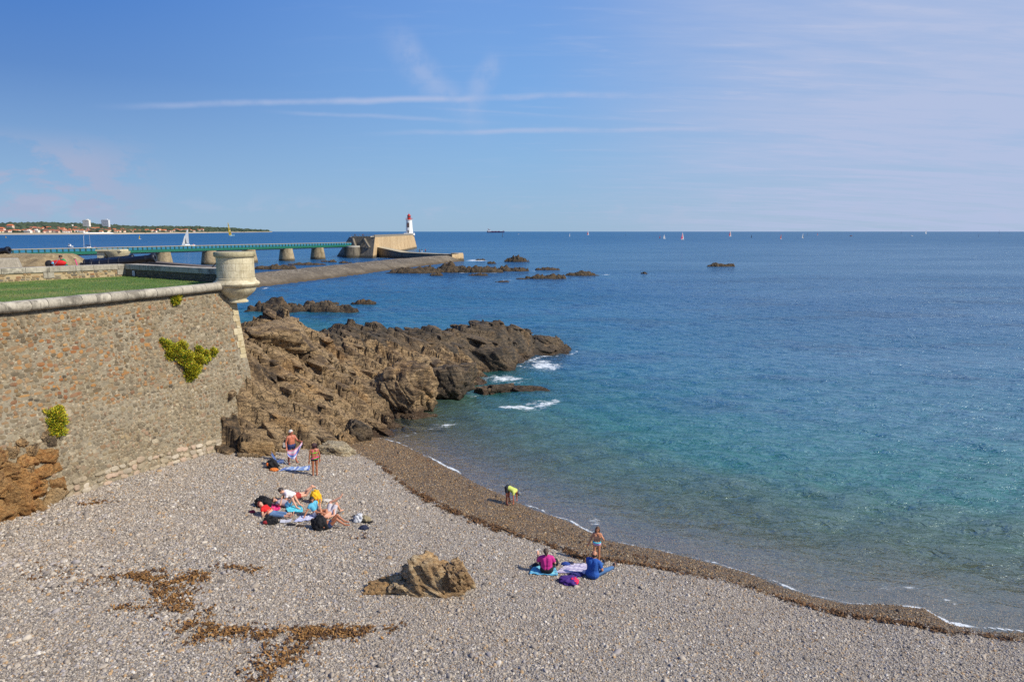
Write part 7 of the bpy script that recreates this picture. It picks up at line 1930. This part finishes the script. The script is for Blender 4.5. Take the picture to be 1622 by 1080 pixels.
cloth_sheet('blanket', [(878, 908), (930, 911), (930, 894), (900, 893)], stripes('lilac blanket', [(186, 176, 196), (206, 198, 212), (150, 140, 176), (200, 190, 206)], 3.0, 1, 1.2), 'pale lilac printed blanket between the seated couple', 'blanket', seed=9, amp=.02, n=(34, 22))
def heap(name, u, v, w, d, h, mat, label, cat, seed, parts=(), sub=4, up=0.0):
    """a crumpled heap of cloth or a soft bag, folded by noise"""
    bm = bmesh.new(); bmesh.ops.create_icosphere(bm, subdivisions=sub, radius=1); V = np.array([q.co[:] for q in bm.verts]); F = np.array([[q.index for q in f.verts] for f in bm.faces]); bm.free()
    n_ = fbm(V[:, 0] * 2.2 + seed, V[:, 1] * 2.2 + V[:, 2] * 1.6, seed, 4); f1, f2, *_r = worley(V[:, 0] * 2.2 + V[:, 2], V[:, 1] * 2.2 + seed, seed)
    rg_ = 1 - np.abs(fbm(V[:, 0] * 1.5 + V[:, 2] + seed, V[:, 1] * 3.4 - V[:, 2], seed + 5, 3)) * 2.2; V = V * (1 + .34 * n_ + .22 * rg_ - .20 * np.clip(1 - (f2 - f1) / .22, 0, 1))[:, None]; V[:, 2] = np.maximum(V[:, 2], -.55); V = V * [w / 2, d / 2, h / 1.5]; V[:, 2] += h * .36
    p = on_beach(u, v); root = tag(empty(name, (p[0], p[1], p[2] + .01 + up)), label, cat); link('cloth' if cat in ('clothes', 'towel') else 'body', new_mesh('body', V, F, True), mat, root)
    for pm, pn, fn_ in parts: fn_(MB()).build(pn, pm, root, True)
    return root
blk = fab('black bag', (24, 24, 28)); strapm = fab('strap', (30, 30, 34))
def handle(x, y0, z, w, h, r=.012): return lambda m_: m_.tube([(x - w / 2, y0, z), (x - w * .35, y0, z + h * .8), (x, y0, z + h), (x + w * .35, y0, z + h * .8), (x + w / 2, y0, z)], r, 6)
heap('beach_bag', 418.5, 803, .62, .42, .44, blk, 'large open black bag behind the red haired person', 'bag', 3, [(strapm, 'handle', handle(.05, -.1, .36, .36, .16)), (plain('clear plastic', rgb(150, 154, 158), .3), 'pocket', lambda m_: m_.box((-.1, -.19, .2), (.22, .04, .14)))])
heap('backpack', 429, 829.5, .50, .30, .30, blk, 'black backpack with a red pattern lying by the jeans', 'backpack', 5, [(strapm, 'strap', handle(.1, -.08, .2, .3, .12)), (fab('red print', (150, 40, 44)), 'front_pocket', lambda m_: m_.ball((-.16, -.12, .10), (.12, .06, .08)))])
heap('beach_bag', 432, 742, .50, .34, .42, blk, 'black bag with orange things beside the folding chair', 'bag', 8, [(strapm, 'handle', handle(0, -.05, .36, .3, .14)), (fab('orange cloth', (222, 110, 40)), 'pouch', lambda m_: m_.ball((-.2, -.10, .24), (.08, .06, .09)))])
heap('clothes', 434, 745.5, .42, .22, .12, fab('orange heap', (214, 120, 50)), 'small heap of orange clothes before the black bag', 'clothes', 9)
heap('beach_bag', 500, 797, .42, .32, .54, fab('yellow bag', (232, 178, 28)), 'bright yellow beach bag with dark patches and a black knotted top', 'bag', 11, [(blk, 'knot', lambda m_: m_.ball((-.02, 0, .50), (.07, .06, .09))), (fab('bag patch', (60, 40, 24)), 'patch', lambda m_: m_.ball((-.08, -.13, .26), (.06, .05, .07))), (fab('bag red patch', (176, 50, 32)), 'patch', lambda m_: m_.ball((.10, -.12, .20), (.05, .05, .05)))])
heap('clothes', 518, 794.5, .44, .26, .10, fab('off white', (206, 200, 192)), 'crumpled off white cloth by the yellow bag', 'clothes', 12)
heap('black_cloth', 507, 838.5, .55, .36, .52, blk, 'black cloth bundle shading the head of the person nearest the boulder', 'cloth', 14)
heap('beach_bag', 568, 826, .40, .32, .30, fab('grey white bag', (196, 198, 202)), 'grey and white bag at the end of the lying group', 'bag', 15, [(blk, 'strap', handle(-.05, -.06, .2, .4, .1, .02))])
heap('rolled_jacket', 579, 827, .40, .28, .26, fab('khaki', (140, 128, 100)), 'rolled khaki jacket beside the grey and white bag', 'jacket', 16, [(blk, 'sleeve', lambda m_: m_.tube([(-.1, -.1, .06), (.15, -.14, .05), (.3, -.05, .05)], .04, 6))])
heap('sandals', 576, 838, .36, .24, .14, fab('navy sandals', (36, 42, 66)), 'pair of navy shoes heaped before the khaki jacket', 'shoes', 17)
heap('clothes', 901, 923, .66, .52, .20, fab('purple', (74, 40, 120)), 'heap of dark purple clothes before the lilac blanket', 'clothes', 18)
heap('clothes', 909, 925, .30, .26, .18, fab('crimson', (226, 32, 74)), 'crumpled crimson garment lying on the purple heap', 'clothes', 19, up=.03)
heap('clothes', 913, 912, .44, .24, .13, fab('indigo', (44, 44, 110)), 'indigo garment behind the purple heap', 'clothes', 20)
heap('sandals', 896, 895, .30, .18, .10, fab('blue shoes', (36, 66, 140)), 'pair of blue shoes beyond the lilac blanket', 'shoes', 21)
heap('sandals', 904, 894, .22, .16, .09, fab('dark shoes', (34, 40, 70)), 'dark shoe next to the blue pair', 'shoes', 22)
heap('sandals', 461, 832, .30, .16, .08, fab('dark sandals', (36, 34, 40)), 'dark sandals in front of the magazine', 'shoes', 23)
heap('sandals', 475, 834, .28, .14, .07, fab('brown sandals', (70, 56, 46)), 'brown sandals between the lavender towel and the black bundle', 'shoes', 24)
heap('clothes', 848, 897, .20, .2, .12, fab('dark pouch', (50, 50, 60)), 'small dark pouch beside the aqua towel', 'pouch', 25)
heap('clothes', 400, 812, .22, .2, .10, fab('red dark', (140, 36, 60)), 'small dark red bundle left by the big black bag', 'clothes', 26)
p = on_beach(453, 827); mg = tag(empty('magazine', p + np.array([0, 0, .05]), .2), 'open magazine lying on the pebbles by the backpack', 'magazine')
for s in (-1, 1): MB().box((s * .11, 0, .01), (.21, .28, .012), Matrix.Rotation(-s * .12, 3, 'Y')).build('page', plain('magazine paper', rgb(196, 196, 204), .5, var=.3, scale=12), mg)
# folding chair frame
p = on_beach(441, 738); ch = tag(empty('folding_chair', p, .3), 'low folding beach chair with a pale metal frame and blue fabric', 'chair'); M_AL = plain('pale metal', rgb(170, 178, 190), .35, .6)
for y in (-.22, .22):
    MB().tube([(-.35, y, .02), (.12, y, .30), (.30, y, .28), (.46, y, .03)], .014, 7).build('frame_side', M_AL, ch, True); MB().tube([(.2, y, .05), (-.1, y, .28), (-.32, y, .72)], .014, 7).build('back_post', M_AL, ch, True)
MB().box((.05, 0, .22), (.42, .42, .02)).build('seat', fab('chair blue', (70, 96, 150)), ch); MB().box((-.2, 0, .5), (.02, .42, .36), Matrix.Rotation(-.45, 3, 'Y')).build('backrest', fab('chair blue', (70, 96, 150)), ch)
# shoulder bag hung on the rock
q = atd(453, 705, 34.3); sb = tag(empty('shoulder_bag', (q[0], q[1], q[2] - .2)), 'black and white bag resting on the rocks behind the man with the towel', 'bag'); MB().box((0, 0, .25), (.34, .2, .46), Matrix.Rotation(.2, 3, 'Y'), .75).build('body', blk, sb, bevel=.05); MB().box((-.06, -.11, .25), (.12, .03, .26)).build('front_pocket', fab('off white', (206, 200, 192)), sb, bevel=.01); MB().tube([(-.14, 0, .45), (-.05, -.03, .7), (.14, 0, .5)], .02, 6).build('strap', fab('tan strap', (190, 160, 130)), sb, True)
# towel stretched between the hands of the standing man
hR = wpt(pA, JA['WrR'] + np.array([.02, .08, -.10])); hL = wpt(pA, JA['WrL'] + np.array([-.01, .14, .0])); nS, nT = 30, 16; V = []
fwd = np.array([.35, -.65, 0])
for j in range(nT):
    for i in range(nS):
        s, t = i / (nS - 1), j / (nT - 1); sag = 4 * s * (1 - s)
        q = hR * (1 - s) + hL * s; dropv = .14 + .32 * math.sin(math.pi * min(1, s * 1.15 + .08)) ** .7
        q = q + np.array([0, 0, -.14 * sag - t * dropv - .0]) + fwd * (.10 * sag + .05 * math.sin(s * 16 + t * 2) * (.3 + t) + .04 * t)
        V.append(q)
V = np.array(V); c = V.mean(0); F = grid_faces(nT, nS); m_ = len(V); V2 = V - c + np.array([.01, .012, 0])
st_ = np.column_stack([np.tile(np.linspace(0, 1, nS), nT), np.repeat(np.linspace(0, 1, nT), nS), np.zeros(m_)])
me = new_mesh('towel', np.vstack([V - c, V2]), [tuple(f) for f in F] + [tuple(x + m_ for x in f[::-1]) for f in F], True); point_attr(me, 'st', np.vstack([st_, st_]), 'FLOAT_VECTOR')
tag(link('towel', me, stripes('held towel', [(196, 206, 226), (226, 150, 170), (230, 214, 218), (222, 160, 180), (80, 120, 200)], 1.0, 1, .5), None, c), 'pink, white and blue towel held open by the white haired person', 'towel')
# pushchair and scooter behind the parapet
q = atd(88, 420.5, 46.0); pc = tag(empty('pushchair', (q[0], q[1], ZL + .17)), 'red pushchair with a black hood parked behind the parapet', 'pushchair')
for x in (-.3, .3):
    for y in (-.2, .2): w = MB().lathe([(.1, -.02), (.13, -.02), (.13, .02), (.1, .02)], (0, 0, 0), 14).build('wheel', plain('tyre', rgb(24, 24, 26), .7), pc); w.location = (x, y, .13); w.rotation_euler = (math.pi / 2, 0, 0)
for y in (-.2, .2): MB().tube([(-.3, y, .13), (.1, y, .55), (.45, y, .95)], .02, 6).build('frame', M_AL, pc, True); MB().tube([(.3, y, .13), (.0, y, .5)], .02, 6).build('frame', M_AL, pc, True)
MB().ball((.2, 0, .62), (.55, .22, .20), 14, 10).build('canopy', fab('pushchair red', (206, 30, 34)), pc, True); MB().ball((-.42, 0, .55), (.24, .24, .26), 12, 9).build('hood', blk, pc, True); MB().ball((-.05, -.16, .62), (.12, .08, .09), 10, 7).build('liner', fab('liner blue', (110, 190, 220)), pc, True)
q = atd(123, 420, 46.5); sc = tag(empty('scooter', (q[0], q[1], ZL + .17), .3), 'child\'s pink scooter with black grips standing by the cannon breech', 'scooter'); pk = plain('pink paint', rgb(232, 60, 140), .4)
MB().tube([(.05, 0, .1), (-.12, 0, .86)], .03, 8).build('stem', pk, sc, True); MB().tube([(-.14, -.22, .88), (-.12, 0, .86), (-.14, .22, .88)], .022, 7).build('handlebar', blk, sc, True); MB().box((.3, 0, .1), (.55, .1, .03)).build('deck', pk, sc, bevel=.01)
for x in (.05, .56): w = MB().lathe([(.03, -.018), (.08, -.018), (.08, .018), (.03, .018)], n=14).build('wheel', plain('tyre', rgb(24, 24, 26), .7), sc); w.location = (x, 0, .08); w.rotation_euler = (math.pi / 2, 0, 0)

# ------------------------------------------------------------------ seaweed: dried brown wrack in drifts
m_weed, T, b, o = base_mat('dry wrack'); ti = T.node('ShaderNodeAttribute', attribute_name='tint').outputs['Color']; T.set(b, 'Base Color', ti); b.inputs['Roughness'].default_value = .75
def wrack(name, lines, label, cols, per, size=(.06, .17), seed=0):
    rng = np.random.default_rng(seed); V, F, C = [], [], []; nb = 0
    for pts, width, dens in lines:
        W_ = np.array([on_beach(u, v)[:2] for u, v in pts]); seg = np.hypot(*np.diff(W_, axis=0).T); cum = np.append(0, np.cumsum(seg)); n = int(cum[-1] * per * dens)
        s = rng.uniform(0, cum[-1], n); x = np.interp(s, cum, W_[:, 0]); y = np.interp(s, cum, W_[:, 1]); wv = width * (.6 + .7 * vnoise(s * .9, s * 0 + seed, seed))
        x = x + rng.normal(0, 1, n) * wv * .75; y = y + rng.normal(0, 1, n) * wv * .55
        okp = vnoise(x * 1.6, y * 1.6, seed + 3) + rng.uniform(-.25, .25, n) > .34; okp &= vnoise(x * 4.2, y * 4.2, seed + 8) + rng.uniform(-.3, .3, n) > .46; x = x[okp]; y = y[okp]; n = len(x); z = beach_z(np.column_stack([x, y])) + .015 + np.abs(rng.normal(0, .018, n))
        for k_ in range(n):
            a = rng.uniform(0, 6.28); l = rng.uniform(*size); w = l * rng.uniform(.12, .3); d_ = np.array([math.cos(a), math.sin(a), 0]); e_ = np.array([-d_[1], d_[0], 0]) * w; q = np.array([x[k_], y[k_], z[k_]]); b1 = rng.uniform(.0, .07); tw = rng.normal(0, .6)
            m1 = q + d_ * l * .5 + np.array([0, 0, b1]); m2 = q + d_ * l + e_ * tw + np.array([0, 0, rng.uniform(-.01, .02)])
            V += [q - e_, q + e_, m1 - e_ + [0, 0, .01], m1 + e_, m2]; F += [(nb, nb + 1, nb + 3, nb + 2), (nb + 2, nb + 3, nb + 4)]; nb += 5; C += [np.array(rgb(*cols[int(rng.integers(len(cols)))]))] * 5
    me = new_mesh(name, np.array(V), F); point_attr(me, 'tint', np.array(C), 'FLOAT_COLOR'); return tag(link(name, me, m_weed), label, kind='stuff')
BR = [(116, 80, 38), (138, 98, 48), (94, 64, 32), (152, 112, 60), (78, 54, 32)]
wrack('dried_seaweed', [([(185, 912), (225, 916), (262, 917), (330, 914)], .30, 1.0), ([(250, 905), (258, 920), (282, 960), (300, 975), (322, 1000)], .40, 1.2), ([(60, 905), (120, 920), (190, 915)], .8, .25), ([(190, 965), (235, 960)], .4, .35), ([(300, 985), (330, 1015)], .5, .7), ([(342, 995), (390, 1002), (430, 1005)], .30, 1.1), ([(430, 1004), (500, 1000), (560, 1002), (622, 992)], .26, 1.1), ([(480, 1002), (455, 1025), (440, 1050), (425, 1078)], .42, 1.5), ([(350, 896), (420, 905)], .3, .25), ([(560, 850), (590, 852)], .3, .18), ([(130, 800), (165, 795)], .3, .35)],
      'drifts of dried brown seaweed on the upper shingle', BR, 420, seed=2)
wr = [(u, v) for u, v in WET_PX[1:]]
wrack('wrack_line', [(wr, .15, .55), ([(650, 775), (690, 800), (720, 812), (790, 842)], .22, 1.2), ([(870, 862), (905, 878), (930, 888)], .22, 1.3), ([(1280, 962), (1350, 978), (1500, 1002)], .2, 1.1)], 'thin dark line of wet seaweed where the wet pebbles end', [(84, 58, 32), (106, 72, 38), (70, 50, 30), (118, 84, 46)], 190, seed=6)
wrack('wet_weed', [([(640, 710), (700, 745), (800, 800)], .5, .12), ([(900, 850), (1000, 880), (1200, 930)], .5, .12)], 'scraps of wet weed on the wet pebble band', [(80, 52, 26), (104, 66, 30)], 120, seed=8)
bpy.context.view_layer.update()
